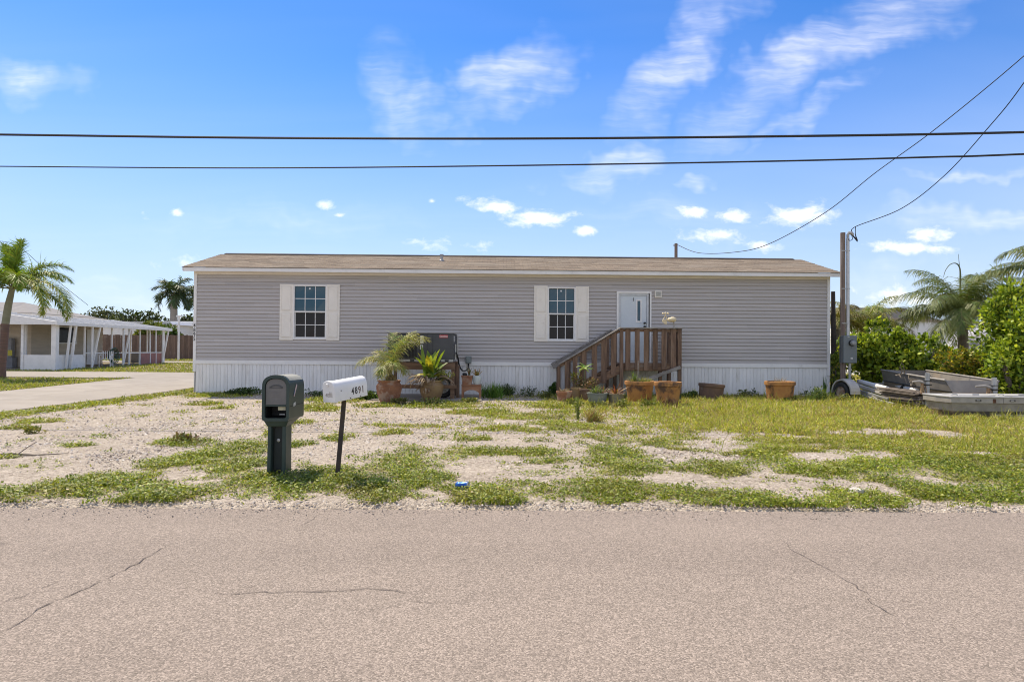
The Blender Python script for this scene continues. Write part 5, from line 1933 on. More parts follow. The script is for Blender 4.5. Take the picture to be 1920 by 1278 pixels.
pole_wood = M('pole_wood', (.22, .165, .13), (.145, .105, .085), scale=3, rough=.85, bump=.4, bscale=18, stretch=(9, 9, .5), c3=(.30, .25, .21), s3=1.3, st3=(3, 3, .4), lo3=.55, hi3=.75)
PY = 16.93
bright_galv = M('bright_galvanised', (.58, .58, .57), (.50, .50, .49), scale=6, rough=.5, metal=.25)
p0, p1 = at(1578.3, 600, PY), at(1587.3, 600, PY)
ztop = at(1583, 435.5, PY).z
pl = thing('meter_pole', 'round timber meter pole with grey electric box at the house corner', 'pole', ((p0.x + p1.x) / 2, PY, 0))
pwid = p1.x - p0.x
MB().tube([(0, pwid / 2, -.05), (0, pwid / 2, ztop * .5), (0, pwid / 2, ztop)], [pwid * .53, pwid * .51, pwid * .49], 16).build('post', pole_wood, pl, smooth=True)
cx_ = at(1591, 600, PY).x - pl.location.x
MB().tube([(cx_, .03, at(1591, 629, PY).z), (cx_, .03, ztop - .16)], .043, 14).build('conduit', bright_galv, pl, smooth=True)
wh = MB().tube([(cx_, .03, ztop - .17), (cx_, .03, ztop - .06), (cx_ + .02, .02, ztop - .01), (cx_ + .08, .0, ztop - .02), (cx_ + .13, 0, ztop - .08)], [.036, .038, .045, .048, .04], 12)
wh.build('weatherhead', galv, pl, smooth=True)
tailp = [(cx_ + .1, 0, ztop - .05), (cx_ + .18, -.02, ztop - .16), (cx_ + .25, 0, ztop - .22), (cx_ + .2, .01, ztop - .05)]
for k in range(3):
    P = [Vector(q) + Vector((.01 * k, .02 * k, -.012 * k)) for q in tailp]
    MB().tube(spline(P + [at(1604, 427 - k, 16.9) - pl.location]), .009, 6).build('drip_loop', wire_m, pl, smooth=True)
MB().tube(spline([(cx_ + .08, 0, ztop - .06), (cx_ + .1, -.02, ztop - .19), (cx_ + .02, -.02, ztop - .23), (cx_ - .02, 0, ztop - .16)]), .009, 6).build('drip_loop', wire_m, pl, smooth=True)
for v in (470, 541, 606):
    zz = at(1588, v, PY).z
    MB().box(-pwid / 2 - .004, cx_ + .04, -.012, -.001, zz - .012, zz + .012).build('conduit_strap', galv, pl)
ba, bb_ = at(1580, 629, PY - .1), at(1605.3, 680.5, PY - .1)
boxm = M('meter_grey', (.16, .18, .185), (.145, .165, .17), scale=4, rough=.5, bump=.05, c3=(.2, .215, .215), s3=2, lo3=.6, hi3=.8)
bxm = MB().box(ba.x - pl.location.x, bb_.x - pl.location.x, -.15, -.013, bb_.z, ba.z).build('meter_box', boxm, pl, bevel=.012)
MB().box(ba.x - pl.location.x - .045, ba.x - pl.location.x - .001, -.12, -.013, bb_.z + .01, ba.z - .02).build('meter_box_side', M('meter_dark', (.08, .09, .095), rough=.5), pl)
mp_ = at(1595, 643, PY - .1)
mx_, mz_ = mp_.x - pl.location.x, mp_.z
MB().lathe([(.085, 0), (.085, -.03), (.08, -.04), (.07, -.042)], 24, (mx_, -.15, mz_), axis='y').build('meter_ring', blk, bxm, smooth=True)
MB().lathe([(.07, -.04), (.068, -.10), (.055, -.125), (.001, -.13)], 24, (mx_ + .005, -.15, mz_), axis='y').build('meter_dome', M('meter_glass', (.30, .31, .30), (.22, .23, .23), scale=20, rough=.15), bxm, smooth=True)
MB().box(mx_ - .03, mx_ + .03, -.156, -.15, bb_.z + .11, bb_.z + .155).build('meter_label', label_w, bxm)
MB().box(mx_ - .02, mx_ - .005, -.158, -.15, mz_ - .13, mz_ - .115).build('latch', blk, bxm)
MB().box(mx_ - .11, mx_ - .055, -.1525, -.15, ba.z - .05, ba.z - .035).build('top_label', label_w, bxm)
MB().tube([(cx_, -.06, bb_.z + .02), (cx_, -.06, -.03)], .036, 12).build('conduit', galv, pl, smooth=True)

up_ = at(1267.5, 470, 30)
fp = thing('utility_pole', 'far dark utility pole top rising behind the roof ridge', 'pole', (up_.x, 30, gz(30)))
ztp = at(1267, 456.5, 30).z - gz(30)
MB().tube([(0, 0, -.1), (0, 0, ztp)], [.10, .075], 10).build('shaft', pole_wood, fp, smooth=True)
MB().box(-.13, -.07, -.02, .02, ztp - .12, ztp - .06).build('insulator', galv, fp)

# ================================================================ BOAT TRAILER, BOATS, POSTS
alu = M('weathered_aluminium', (.38, .35, .31), (.30, .275, .245), scale=5, rough=.55, metal=.15, bump=.15, bscale=60, c3=(.20, .17, .14), s3=2.2, lo3=.58, hi3=.74)
alu_pale = M('pale_aluminium', (.48, .47, .45), (.40, .39, .37), scale=5, rough=.5, metal=.15, bump=.1, c3=(.30, .26, .21), s3=3, lo3=.6, hi3=.74)  # paler aluminium tone for lip, hatches, latches and loose bars
paint_w = M('white_trailer_paint', (.50, .47, .42), (.41, .385, .345), scale=6, rough=.6, bump=.1, c3=(.28, .19, .13), s3=3.5, lo3=.6, hi3=.72)
pvc = M('white_pvc', (.72, .71, .69), (.64, .63, .61), scale=5, rough=.4)
rusty_rim = M('rusty_rim', (.40, .30, .22), (.22, .11, .06), scale=6, rough=.7, c3=(.5, .47, .43), s3=4, lo3=.5, hi3=.65)
gry_hull = M('grey_hull', (.235, .215, .19), (.18, .165, .15), scale=3, rough=.6, bump=.15, c3=(.27, .22, .17), s3=1.8, lo3=.55, hi3=.7)
tan_hull = M('tan_hull', (.34, .26, .19), (.28, .21, .155), scale=4, rough=.7, bump=.2, c3=(.22, .17, .13), s3=2.5, lo3=.55, hi3=.7)

a0, a1 = at(1570, 711, 18.3), at(1722, 757, 13.8)
trl = thing('boat_trailer', 'old white boat trailer with rusty wheel sinking into the grass beside the meter pole', 'trailer', (0, 0, 0))
dirv = Vector((a1.x - a0.x, a1.y - a0.y, 0)).normalized()
perp = Vector((-dirv.y, dirv.x, 0))          # to the right, away from the house
if perp.x < 0:
    perp = -perp
MB().beam(a0, a1, .06, .085).build('frame_rail', paint_w, trl, bevel=.006)
MB().beam(a0 + perp * 1.35, a1 + perp * .9, .06, .085).build('frame_rail', paint_w, trl, bevel=.006)
b0, b1 = at(1613, 735, 16.6), at(1662, 757, 14.9)
MB().beam(b0, b1, .05, .09).build('lower_rail', paint_w, trl, bevel=.006)
MB().beam(b1, at(1755, 780, 13.0), .04, .05).build('lower_rail', galv, trl, bevel=.004)
for f in (.12, .38, .62, .9):
    q = a0.lerp(a1, f)
    MB().beam(q - Vector((0, 0, .05)), q + perp * (1.35 - .45 * f) - Vector((0, 0, .05)), .05, .06).build('cross_member', paint_w, trl, bevel=.004)
for f in (.30, .5):
    q = a0.lerp(a1, f)
    MB().beam(q, Vector((q.x, q.y, .12)), .04, .04, (0, 1, 0)).build('upright', paint_w, trl)
for (p, q) in (((1614, 715.5, 17.2), (1664, 729, 15.2)), ((1662, 717, 17.6), (1722, 733, 15.3))):
    A, B = at(*p), at(*q)
    MB().tube([A, B], .065, 12).build('bunk_tube', pvc, trl, smooth=True)
    MB().tube([A - (B - A).normalized() * .22, A], [.045, .05], 10).build('bunk_end', galv, trl, smooth=True)
    for f in (.25, .75):
        q_ = A.lerp(B, f)
        MB().beam(q_, Vector((q_.x, q_.y, .25)), .03, .03, (0, 1, 0)).build('bunk_bracket', galv, trl)
# wheel and round fender
wc = at(1585.5, 741.5, 16.25)
rz = math.atan2(dirv.y, dirv.x)
R_ = .265
whl = bpy.data.objects.new('wheel', None)
COL.objects.link(whl)
whl.parent = trl
whl.location = (wc.x, wc.y, R_ - .03)
whl.rotation_euler = (0, 0, rz + math.radians(16))
add_wheel(whl, R_, .15, rusty_rim, (0, -.085, 0), True)
# orient so that the hub faces the camera side (left)
fm = MB()
Rf = R_ + .09
n = 16
hw_ = .13
for i in range(n):
    a, b = PI * (1.02 - 1.04 * i / n), PI * (1.02 - 1.04 * (i + 1) / n)
    def FP(ang, y, r_=Rf):
        return (r_ * math.cos(ang) * 1.08, y, r_ * math.sin(ang))
    fm.add([FP(a, -hw_), FP(b, -hw_), FP(b, hw_), FP(a, hw_)], [(0, 1, 2, 3)])
    fm.add([FP(a, -hw_), FP(b, -hw_), FP(b, -hw_, Rf - .035), FP(a, -hw_, Rf - .035)], [(0, 1, 2, 3)])
    fm.add([FP(a, hw_), FP(b, hw_), FP(b, hw_, .04), FP(a, hw_, .04)], [(0, 1, 2, 3)])
fo = fm.build('fender', paint_w, trl)
fo.location = whl.location
fo.rotation_euler = whl.rotation_euler
sm = fo.modifiers.new('thick', 'SOLIDIFY')
sm.thickness = .006
tl_ = MB().box(-.03, .03, -.02, .02, -.03, .03).build('tail_light', M('lens_red', (.3, .02, .02), rough=.3), trl)
tl_.location = at(1566, 724, 17.6)
w2_ = place('wheel', None, trl, whl.location + perp * 1.55, whl.rotation_euler)
add_wheel(w2_, R_, .15, rusty_rim, (0, 0, 0), True)

for k, (p, q) in enumerate((((1600, 728, 16.8), (1665, 748, 14.7)), ((1618, 741, 16.2), (1676, 757, 14.4)), ((1640, 722, 17.0), (1735, 752, 14.0)), ((1690, 757, 14.6), (1775, 772, 13.2)), ((1700, 765, 14.0), (1760, 768, 13.4)))):
    MB().beam(at(*p), at(*q), .035, .05).build('guide_bar', (galv, alu_pale, paint_w)[k % 3], trl, bevel=.004)
MB().prism([(-.22, 0), (.22, 0), (.18, .05), (-.18, .05)], -.12, .12, 'xz').build('step_plate', alu_pale, trl, loc=at(1637, 758, 15.3), rot=(0, .1, .5))
# bundle of weathered planks
bund = thing('plank_bundle', 'bundle of grey weathered planks lying on the boat trailer', 'planks', (0, 0, 0))
old_w = M('driftwood', (.20, .165, .135), (.13, .105, .085), scale=3, rough=.95, bump=.7, bscale=20, stretch=(1, 1, 6), c3=(.30, .26, .22), s3=3, lo3=.55, hi3=.7, jit=.2)
A, B = at(1659, 736, 15.3), at(1728, 744, 13.7)
rb_ = random.Random(6)
uu = (B - A).normalized()
sv = uu.cross(Vector((0, 0, 1))).normalized()
for k in range(22):
    ox, oz = rb_.uniform(-.2, .2), (k % 6) * .052 - .14 + rb_.uniform(-.01, .01)
    s0, s1 = rb_.uniform(-.12, .05), rb_.uniform(-.1, .1)
    MB().beam(A + uu * s0 + sv * ox + Vector((0, 0, oz)), B + uu * s1 + sv * ox * .8 + Vector((0, 0, oz * .8 + rb_.uniform(-.02, .02))), .085, .03).build('plank', old_w, bund)

# grey skiff standing behind the trailer
A, B = at(1652, 693, 17.5), at(1768, 712.5, 13.9)
sk = thing('grey_skiff', 'old grey and tan skiff hull lying behind the boat trailer', 'boat', (0, 0, 0))
u_ = (B - A)
u_.z = 0
ln_ = u_.length
u_.normalize()
pv = Vector((-u_.y, u_.x, 0))
if pv.x < 0:
    pv = -pv
nseg = 12
wbeam = 1.15


def skp(f, lat, z):
    q = A + (B - A) * f
    return Vector((q.x + pv.x * lat, q.y + pv.y * lat, z if z is not None else q.z))


top_, mid_, bot_ = [], [], []
for i in range(nseg + 1):
    f = i / nseg
    zt2 = A.z + (B.z - A.z) * f
    bow = max(0, (f - .8) / .2)
    top_.append((f + .0, 0.0 + .05 * bow, zt2))
    mid_.append((f + .035 * bow, .06 + .07 * bow, zt2 * .62))
    bot_.append((f + .05 * bow, .14 + .12 * bow, .12 + .16 * bow))
for (lo, hi, mat, nm_) in ((mid_, top_, gry_hull, 'hull_upper'), (bot_, mid_, tan_hull, 'hull_lower')):
    mb = MB()
    for i in range(nseg):
        for s in (0, 1):
            def PT(e):
                f, la, z = e
                return skp(f, la if s == 0 else wbeam - la, z)
            mb.add([PT(lo[i]), PT(lo[i + 1]), PT(hi[i + 1]), PT(hi[i])], [(0, 1, 2, 3)])
    for e in (0, nseg):
        mb.add([skp(lo[e][0], lo[e][1], lo[e][2]), skp(lo[e][0], wbeam - lo[e][1], lo[e][2]), skp(hi[e][0], wbeam - hi[e][1], hi[e][2]), skp(hi[e][0], hi[e][1], hi[e][2])], [(0, 1, 2, 3)])
    mb.build(nm_, mat, sk)
mb = MB()
for i in range(nseg):
    mb.add([skp(bot_[i][0], bot_[i][1], bot_[i][2]), skp(bot_[i + 1][0], bot_[i + 1][1], bot_[i + 1][2]), skp(bot_[i + 1][0], wbeam - bot_[i + 1][1], bot_[i + 1][2]), skp(bot_[i][0], wbeam - bot_[i][1], bot_[i][2])], [(0, 1, 2, 3)])
mb.build('hull_bottom', gry_hull, sk)
for s in (0, 1):
    MB().tube([skp(e[0], (e[1] if s == 0 else wbeam - e[1]), e[2]) for e in top_], .022, 8).build('gunwale', alu, sk, smooth=True)
MB().tube([skp(e[0], e[1] - .012, e[2]) for e in mid_], .014, 6).build('rub_rail', blk, sk, smooth=True)
for f in (.3, .6):
    p_, q_ = skp(f, .05, A.z * .75), skp(f, wbeam - .05, A.z * .75)
    MB().beam(p_, q_, .25, .03).build('thwart', alu, sk)
# dead branches lying on it
br_m = M('dead_twig', (.24, .20, .16), (.17, .14, .11), scale=12, rough=.95)
db = thing('dead_branch', 'tangle of dry grey branches lying over the skiff', 'branch', (0, 0, 0))
rb_ = random.Random(17)
for k in range(14):
    u0_, v0_ = rb_.uniform(1668, 1740), rb_.uniform(695, 722)
    P = [at(u0_, v0_, 15.6)]
    du, dv = rb_.uniform(-18, 30), rb_.uniform(-26, 22)
    for q in range(1, 5):
        P.append(at(u0_ + du * q / 4 + rb_.gauss(0, 2), v0_ + dv * q / 4 + rb_.gauss(0, 2), 15.6 - .08 * q))
    MB().tube(P, [.014, .011, .009, .006, .003], 6).build('twig', br_m, db, smooth=True)

# aluminium flat boat near the right edge
A = at(1784, 745, 12.1)
A.z = .44
fb = thing('aluminium_boat', 'flat grey aluminium work boat with latch pockets resting on a trailer beam', 'boat', (A.x, A.y, 0), math.radians(-1.5))
Lb, Wb = 3.6, .85
ep = .06                                       # the end runs back to the left
def hull(z0, z1, i0, i1, mat, nm_, bev=.01):
    mb = MB()
    lo = [(i0 - 0, i0), (Lb, i0), (Lb, Wb - i0), (i0 - ep * .35, Wb - i0), (i0 - ep, Wb * .45)]
    hi = [(i1 - 0, i1), (Lb, i1), (Lb, Wb - i1), (i1 - ep * .35, Wb - i1), (i1 - ep, Wb * .45)]
    n_ = 5
    mb.add([(x, y, z0) for x, y in lo] + [(x, y, z1) for x, y in hi], [tuple(range(n_ - 1, -1, -1)), tuple(range(n_, 2 * n_))] + [(i, (i + 1) % n_, n_ + (i + 1) % n_, n_ + i) for i in range(n_)])
    return mb.build(nm_, mat, fb, bevel=bev)


hull(.315, .44, 0, 0, alu, 'side_box')
hull(.425, .452, -.012, -.012, alu_pale, 'deck_lip')
hull(.15, .314, .07, .03, alu, 'hull_side')
hull(.02, .149, .22, .09, gry_hull, 'hull_bottom')
for k, xx in enumerate((.52, 1.18, 1.95)):
    pk = MB().box(xx - .055, xx + .055, -.005, .004, .355, .39).build('latch_pocket', M('pocket_dark', (.09, .08, .07), rough=.7) if k == 0 else bpy.data.materials['pocket_dark'], fb)
    MB().box(xx - .04, xx + .02, -.014, -.006, .365, .383).build('latch', alu_pale, pk, bevel=.003)
MB().box(.80, .86, -.004, .002, .325, .405).build('rust_patch', M('rust', (.10, .045, .025), (.16, .08, .045), scale=20, rough=.95), fb)
for xx in (1.0, 2.0, 3.0):
    MB().box(xx, xx + .012, -.003, .002, .316, .424).build('panel_seam', gry_hull, fb)
for xx in (.25, 1.15, 2.1):
    ht = MB().box(xx, xx + .72, .16, .66, .4525, .468).build('deck_hatch', alu_pale, fb, bevel=.006)
    MB().box(xx + .3, xx + .42, .19, .22, .469, .49).build('hatch_handle', galv, ht, bevel=.004)
for xx in (.1, 1.0, 2.0):
    MB().tube([(xx - .06, .06, .475), (xx - .03, .06, .49), (xx + .03, .06, .49), (xx + .06, .06, .475)], .009, 6).build('cleat', galv, fb, smooth=True)
MB().box(.95, 3.4, .13, .19, .02, .09).build('trailer_beam', alu_pale, fb, bevel=.005)
MB().box(1.28, 1.33, .10, .22, -.01, .13).build('clamp', blk, fb)

# galvanised jack posts
def jack(label, u, vt, Y, zlow, arm_du):
    p = at(u, vt, Y)
    j = thing('jack_post', label, 'post', (p.x, p.y, 0))
    MB().tube([(0, 0, zlow), (.01, 0, p.z)], .048, 12).build('pipe', galv, j, smooth=True)
    za = p.z - .24
    MB().tube([(0, 0, za), (arm_du, .05, za + .05), (arm_du * 2.1, .08, za + .04)], [.035, .03, .02], 8).build('arm', alu, j, smooth=True)
    MB().box(-.075, .07, -.06, .06, za - .035, za - .01).build('clamp', blk, j, bevel=.005)
    MB().box(-.07, .07, -.058, .058, za + .06, za + .075).build('clamp', blk, j, bevel=.005)
    MB().tube([(arm_du * .6, .03, za), (arm_du * .75, .02, za - .12), (arm_du * 1.0, .0, za - .24)], [.035, .028, .018], 8).build('lever', M('rope_tan', (.42, .30, .16), (.25, .12, .06), scale=20, rough=.9) if 'rope_tan' not in bpy.data.materials else bpy.data.materials['rope_tan'], j, smooth=True)
    for k in range(5):
        a = k * 1.3
        MB().tube([(arm_du * .5, 0, za - .02), (arm_du * .5 + .05 * math.cos(a), .05 * math.sin(a), za - .12), (arm_du * .45 + .03 * math.cos(a + 1), .03 * math.sin(a), za - .26)], .006, 5).build('rope', bpy.data.materials['rope_tan'], j)


jack('galvanised jack post standing beside the plank bundle', 1738, 699, 13.65, .12, -.13)
jack('galvanised jack post standing behind the aluminium work boat', 1863.5, 707.5, 13.35, .0, -.16)

# ================================================================ HEDGE, SHRUBS AND PALMS ON THE RIGHT
G1 = [(.095, .16, .018), (.165, .25, .024), (.26, .35, .034), (.40, .46, .055), (.04, .075, .012)]
G2 = [(.14, .20, .03), (.22, .29, .04), (.30, .35, .06), (.06, .10, .02), (.42, .38, .06)]


def shrub(label, u, vt, Y, wx, wy, n, ll, lw, cols, seed, name='hedge_shrub', group=None, wts=None, mat=None, lumps=12):
    g = at(u, 700, Y)
    zt = at(u, vt, Y).z - gz(Y)
    s = thing(name, label, 'shrub', (g.x, Y, gz(Y)), group=group)
    r = random.Random(seed)
    for k in range(5):
        a = r.uniform(0, 6.28)
        MB().tube([(0, 0, -.05), (wx * .2 * math.cos(a), wy * .2 * math.sin(a), zt * .35), (wx * .45 * math.cos(a), wy * .45 * math.sin(a), zt * .75)], [.05, .035, .015], 6).build('branch', bark, s, smooth=True)
    for k in range(7):         # ragged upright shoots
        a, q = r.uniform(0, 6.28), r.uniform(.1, .75)
        sx_, sy_ = wx * q * math.cos(a), wy * q * math.sin(a)
        zs = zt * (.93 - .35 * q * q)
        bushy(s, (sx_, sy_, zs + .02), (.16, .14, r.uniform(.16, .28)), 60, ll, lw, cols, seed * 20 + k, 'shoot', mat or LEAF_GLOSS, .2, 5, None, .9, wts)
    bushy(s, (0, 0, zt * .5), (wx, wy, zt * .5), n, ll, lw, cols, seed, 'foliage', mat or LEAF_GLOSS, .35, lumps, .03, .35, wts)
    return s


W_ = [.12, .21, .31, .27, .09]
shrub('dense glossy round-leaved shrub behind the meter box', 1645, 598, 19.0, 1.05, .9, 4600, .135, .11, G1, 50, wts=W_, lumps=16)
shrub('glossy round-leaved shrub behind the plank bundle and grey skiff', 1722, 630, 18.6, 1.2, .9, 4800, .135, .11, G1, 51, wts=W_, lumps=16)
shrub('low dark shrub filling the gap below the queen palm', 1800, 660, 18.4, 1.2, .9, 4200, .13, .10, G1, 52, wts=W_, lumps=16)
shrub('yellow-flecked low shrub behind the aluminium work boat', 1800, 655, 17.2, 1.1, .6, 5200, .085, .055, [(.14, .19, .03), (.26, .27, .03), (.42, .36, .03), (.07, .11, .02), (.36, .22, .04)], 53, wts=[.3, .25, .18, .17, .1], lumps=14)
shrub('tall leafy shrub with long pointed leaves at the end of the hedge', 1925, 520, 15.6, 1.15, 1.0, 6200, .16, .075, G1, 54, wts=W_, lumps=18)
shrub('tall leafy shrub behind the jack post, leaning over the work boat', 1990, 510, 14.4, 1.05, .9, 5000, .16, .075, G1, 55, wts=W_, lumps=16)
shrub('bushy shrub with pointed leaves at the right foot of the hedge', 1905, 640, 14.8, .85, .6, 3600, .13, .07, G1, 56, wts=W_, lumps=14)
shrub('small light green bush growing between the house corner and meter pole', 1572, 668, 18.2, .45, .5, 900, .10, .07, G2, 57, lumps=8)


def palm(label, u, Y, v_base, v_crown, n, length, seed, lean=0.0, trunk=(.14, .10), col=(.10, .15, .04), tip=None, leafl=.5, leafw=.028, hang=.45, droop=(1.3, 2.1), nleaf=46,
         el=(.2, 1.35), group=None, name='palm_tree', vee=.35, barkmat=None, mat=None):
    b = at(u, v_base, Y)
    cz = at(u, v_crown, Y).z - gz(Y)
    p = thing(name, label, 'palm tree', (b.x, Y, gz(Y)), group=group)
    P, Rr = [], []
    for i in range(9):
        f = i / 8
        P.append((lean * f ** 1.4, 0, -.1 + (cz + .1) * f))
        Rr.append(trunk[0] + (trunk[1] - trunk[0]) * f + .008 * (i % 2))
    MB().tube(P, Rr, 12).build('trunk', barkmat or bark, p, smooth=True)
    r = random.Random(seed)
    for k in range(n):
        f = k / max(1, n - 1)
        e_ = el[1] - (el[1] - el[0]) * f ** .9
        frond(p, (lean, 0, cz), k * 2.399 + r.uniform(-.2, .2), e_ + r.uniform(-.1, .1), length * r.uniform(.82, 1.08), r.uniform(*droop), nleaf, leafl * r.uniform(.85, 1.1), leafw,
              col, tip, vee, hang, seed * 50 + k, .02, mat)
    return p


palm('queen palm with drooping feathery fronds rising from the hedge', 1806, 20.5, 660, 588, 26, 2.5, 3, .0, (.17, .13), (.11, .155, .04), (.22, .24, .08), .62, .019, .7, (1.2, 2.2), 66, (.1, 1.5))
q = at(1800, 560, 20.5)
spear = thing('palm_spear', 'thin unopened palm spear bending over above the queen palm', 'palm spear', q)
MB().tube(spline([(0, 0, -.2), (.02, 0, .5), (0, 0, 1.0), (-.12, 0, 1.18), (-.32, 0, 1.15), (-.48, 0, .95), (-.55, 0, .72)], 6), [.03 - .024 * i / 36 for i in range(37)], 6).build('spear', stem_m, spear, smooth=True)
MB().tube([(0, 0, .2), (0, 0, .9), (-.05, 0, 1.5)], [.02, .015, .005], 6).build('spear', stem_m, spear, smooth=True)
palm('tall feathery palm leaning in behind the end of the hedge', 1990, 17.0, 660, 512, 14, 2.0, 5, .0, (.15, .12), (.11, .155, .045), (.24, .24, .09), .5, .026, .75, (1.4, 2.2))
palm('low bushy palm growing behind the meter pole', 1622, 22.0, 650, 612, 16, 1.7, 7, .0, (.14, .12), (.18, .22, .045), (.38, .34, .12), .5, .02, .5, (1.2, 2.0))
palm('dry-looking palm squeezed between the house and the hedge', 1568, 21.0, 650, 600, 9, 1.25, 9, .0, (.13, .10), (.2, .2, .07), (.38, .31, .15), .36, .026, .6, (1.5, 2.2))
dpole = at(1562, 560, 19.2)
dt = thing('dead_tree', 'dark bare dead tree standing right behind the house corner', 'tree', (dpole.x, 19.2, gz(19.2)))
MB().tube([(0, 0, -.1), (.02, 0, 1.2), (.0, .0, at(1562, 548, 19.2).z)], [.09, .08, .06], 10).build('trunk', M('dark_bark', (.045, .038, .034), (.07, .055, .045), scale=8, rough=.95, bump=.6), dt, smooth=True)

# buildings glimpsed beyond the hedge
stucco = M('white_stucco', (.84, .82, .78), (.79, .77, .73), scale=3, rough=.8, bump=.15)
bh = thing('white_building', 'low white flat-roofed building showing above the hedge', 'building', (0, 0, 0))
c0, c1 = at(1633, 598, 27), at(1850, 608, 24)
zlow = gz(26) - .1
MB().add([(c0.x, 27, zlow), (c1.x, 24, zlow), (c1.x, 24, c1.z), (c0.x, 27, c0.z), (c0.x + 1, 33, zlow), (c1.x + 2, 31, zlow), (c1.x + 2, 31, c1.z), (c0.x + 1, 33, c0.z)],
         [(0, 1, 2, 3), (1, 5, 6, 2), (4, 7, 6, 5), (0, 3, 7, 4), (3, 2, 6, 7)]).build('wall', stucco, bh)
MB().add([(c0.x - .1, 26.9, c0.z), (c1.x + .1, 23.9, c1.z), (c1.x + 2.1, 31, c1.z), (c0.x + .9, 33.1, c0.z),
          (c0.x - .1, 26.9, c0.z + .09), (c1.x + .1, 23.9, c1.z + .09), (c1.x + 2.1, 31, c1.z + .09), (c0.x + .9, 33.1, c0.z + .09)],
         [(0, 1, 5, 4), (1, 2, 6, 5), (2, 3, 7, 6), (3, 0, 4, 7), (4, 5, 6, 7), (3, 2, 1, 0)]).build('roof_edge', M('roof_tan', (.40, .31, .24), rough=.8), bh)
fr_ = thing('far_house', 'far house roof just visible over the hedge', 'building', (at(1650, 590, 55).x, 55, gz(55)))
zr_ = at(1650, 577, 55).z - gz(55)
MB().prism([(-5.5, zr_ - 1.1), (5.5, zr_ - 1.1), (2.2, zr_), (-2.2, zr_)], 0, 8, 'xz').build('roof', M('far_roof_grey', (.26, .25, .25), rough=.9), fr_)
MB().box(-5, 5, .4, 7.6, -.3, zr_ - 1.1).build('wall', stucco, fr_)
# rounded grey-white boat cover
cv = at(1815, 655, 23)
cover = thing('boat_cover', 'pale lilac grey domed boat cover behind the queen palm', 'boat cover', (cv.x, 22.6, gz(22.6)))
ztop_ = at(1815, 615, 22.6).z - gz(22.6)
prof_ = [(1.0, -.05), (1.02, ztop_ * .45), (.95, ztop_ * .7), (.75, ztop_ * .88), (.4, ztop_ * .98), (.001, ztop_)]
MB().lathe(prof_, 28, wob=.02, seed=4).build('tarp', M('tarp_grey', (.47, .47, .52), (.40, .40, .45), scale=3, rough=.6, bump=.4, bscale=6), cover, smooth=True)

# ================================================================ NEIGHBOUR ON THE LEFT
beige = M('beige_siding', (.56, .48, .38), (.50, .43, .34), scale=1.5, rough=.7, bump=.1, stretch=(.5, 1, 4))
nwhite = M('neighbour_white', (.82, .80, .77), (.75, .735, .71), scale=3, rough=.6, c3=(.5, .48, .45), s3=2, lo3=.58, hi3=.75)
alroof = M('ribbed_metal', (.62, .61, .60), (.54, .54, .535), scale=2, rough=.5, metal=.2, bump=.1, c3=(.35, .34, .33), s3=1, lo3=.55, hi3=.75)
NXr, NY0, NY1 = -21.6, 29.0, 38.0
nb = thing('neighbour_house', 'low beige house with a long white screened porch beside the driveway', 'house', (0, 0, 0))
zg = gz(29)
ze0 = at(108, 608, 29).z
ze1 = ze0 - .02
# body with lap boards on the two visible walls
BX0, BX1, BY0, BY1 = -36.0, -24.3, 31.0, 36.4
MB().box(BX0, BX1, BY0, BY1, -.2, 3.0).build('wall_core', beige, nb)
for k in range(10):
    z0 = zg + .1 + k * .245
    MB().add([(BX0, BY0 - .004, z0 + .24), (BX1 + .004, BY0 - .004, z0 + .24), (BX1 + .035, BY0 - .035, z0), (BX0, BY0 - .035, z0), (BX1 + .004, BY1, z0 + .24), (BX1 + .035, BY1, z0),
              (BX0, BY0 - .001, z0), (BX1, BY0 - .001, z0), (BX1, BY1, z0)],
             [(3, 2, 1, 0), (2, 5, 4, 1), (3, 6, 7, 2), (2, 7, 8, 5)]).build('siding_board', beige, nb)
for (a, b, c, d) in ((-27.9, -26.6, 1.95, 2.55), (-31.5, -29.6, 1.5, 2.55)):
    w = MB().box(a, b, BY0 - .06, BY0 - .036, c, d).build('window', nwhite, nb)
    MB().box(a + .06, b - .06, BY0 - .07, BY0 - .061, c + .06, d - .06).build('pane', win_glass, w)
w = MB().box(BX1 + .036, BX1 + .06, 32.4, 34.2, 1.45, 2.4).build('window', nwhite, nb)
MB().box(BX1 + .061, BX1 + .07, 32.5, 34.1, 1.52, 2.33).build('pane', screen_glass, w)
MB().box(BX1 + .036, BX1 + .055, 35.0, 35.9, zg + .1, 2.3).build('door', nwhite, nb)
# hip roof of the house
zr0, zrt = 2.85, 3.72
hip = MB()
A4 = [(BX0 - .4, BY0 - .4, zr0), (BX1 + .4, BY0 - .4, zr0), (BX1 + .4, BY1 + .4, zr0), (BX0 - .4, BY1 + .4, zr0)]
Rg = [(BX0 + 2.6, (BY0 + BY1) / 2, zrt), (BX1 - 2.6, (BY0 + BY1) / 2, zrt)]
hip.add(A4 + Rg, [(0, 1, 5, 4), (1, 2, 5), (2, 3, 4, 5), (3, 0, 4), (3, 2, 1, 0)])
hip.build('roof', M('far_shingle', (.24, .23, .225), (.20, .19, .19), scale=3, rough=.9, bump=.3, stretch=(1, 1, 5)), nb)
MB().box(BX0 - .42, BX1 + .42, BY0 - .43, BY0 - .401, zr0 - .16, zr0 + .01).build('fascia_board', nwhite, nb)
MB().box(BX1 + .401, BX1 + .43, BY0 - .4, BY1 + .4, zr0 - .16, zr0 + .01).build('fascia_board', nwhite, nb)
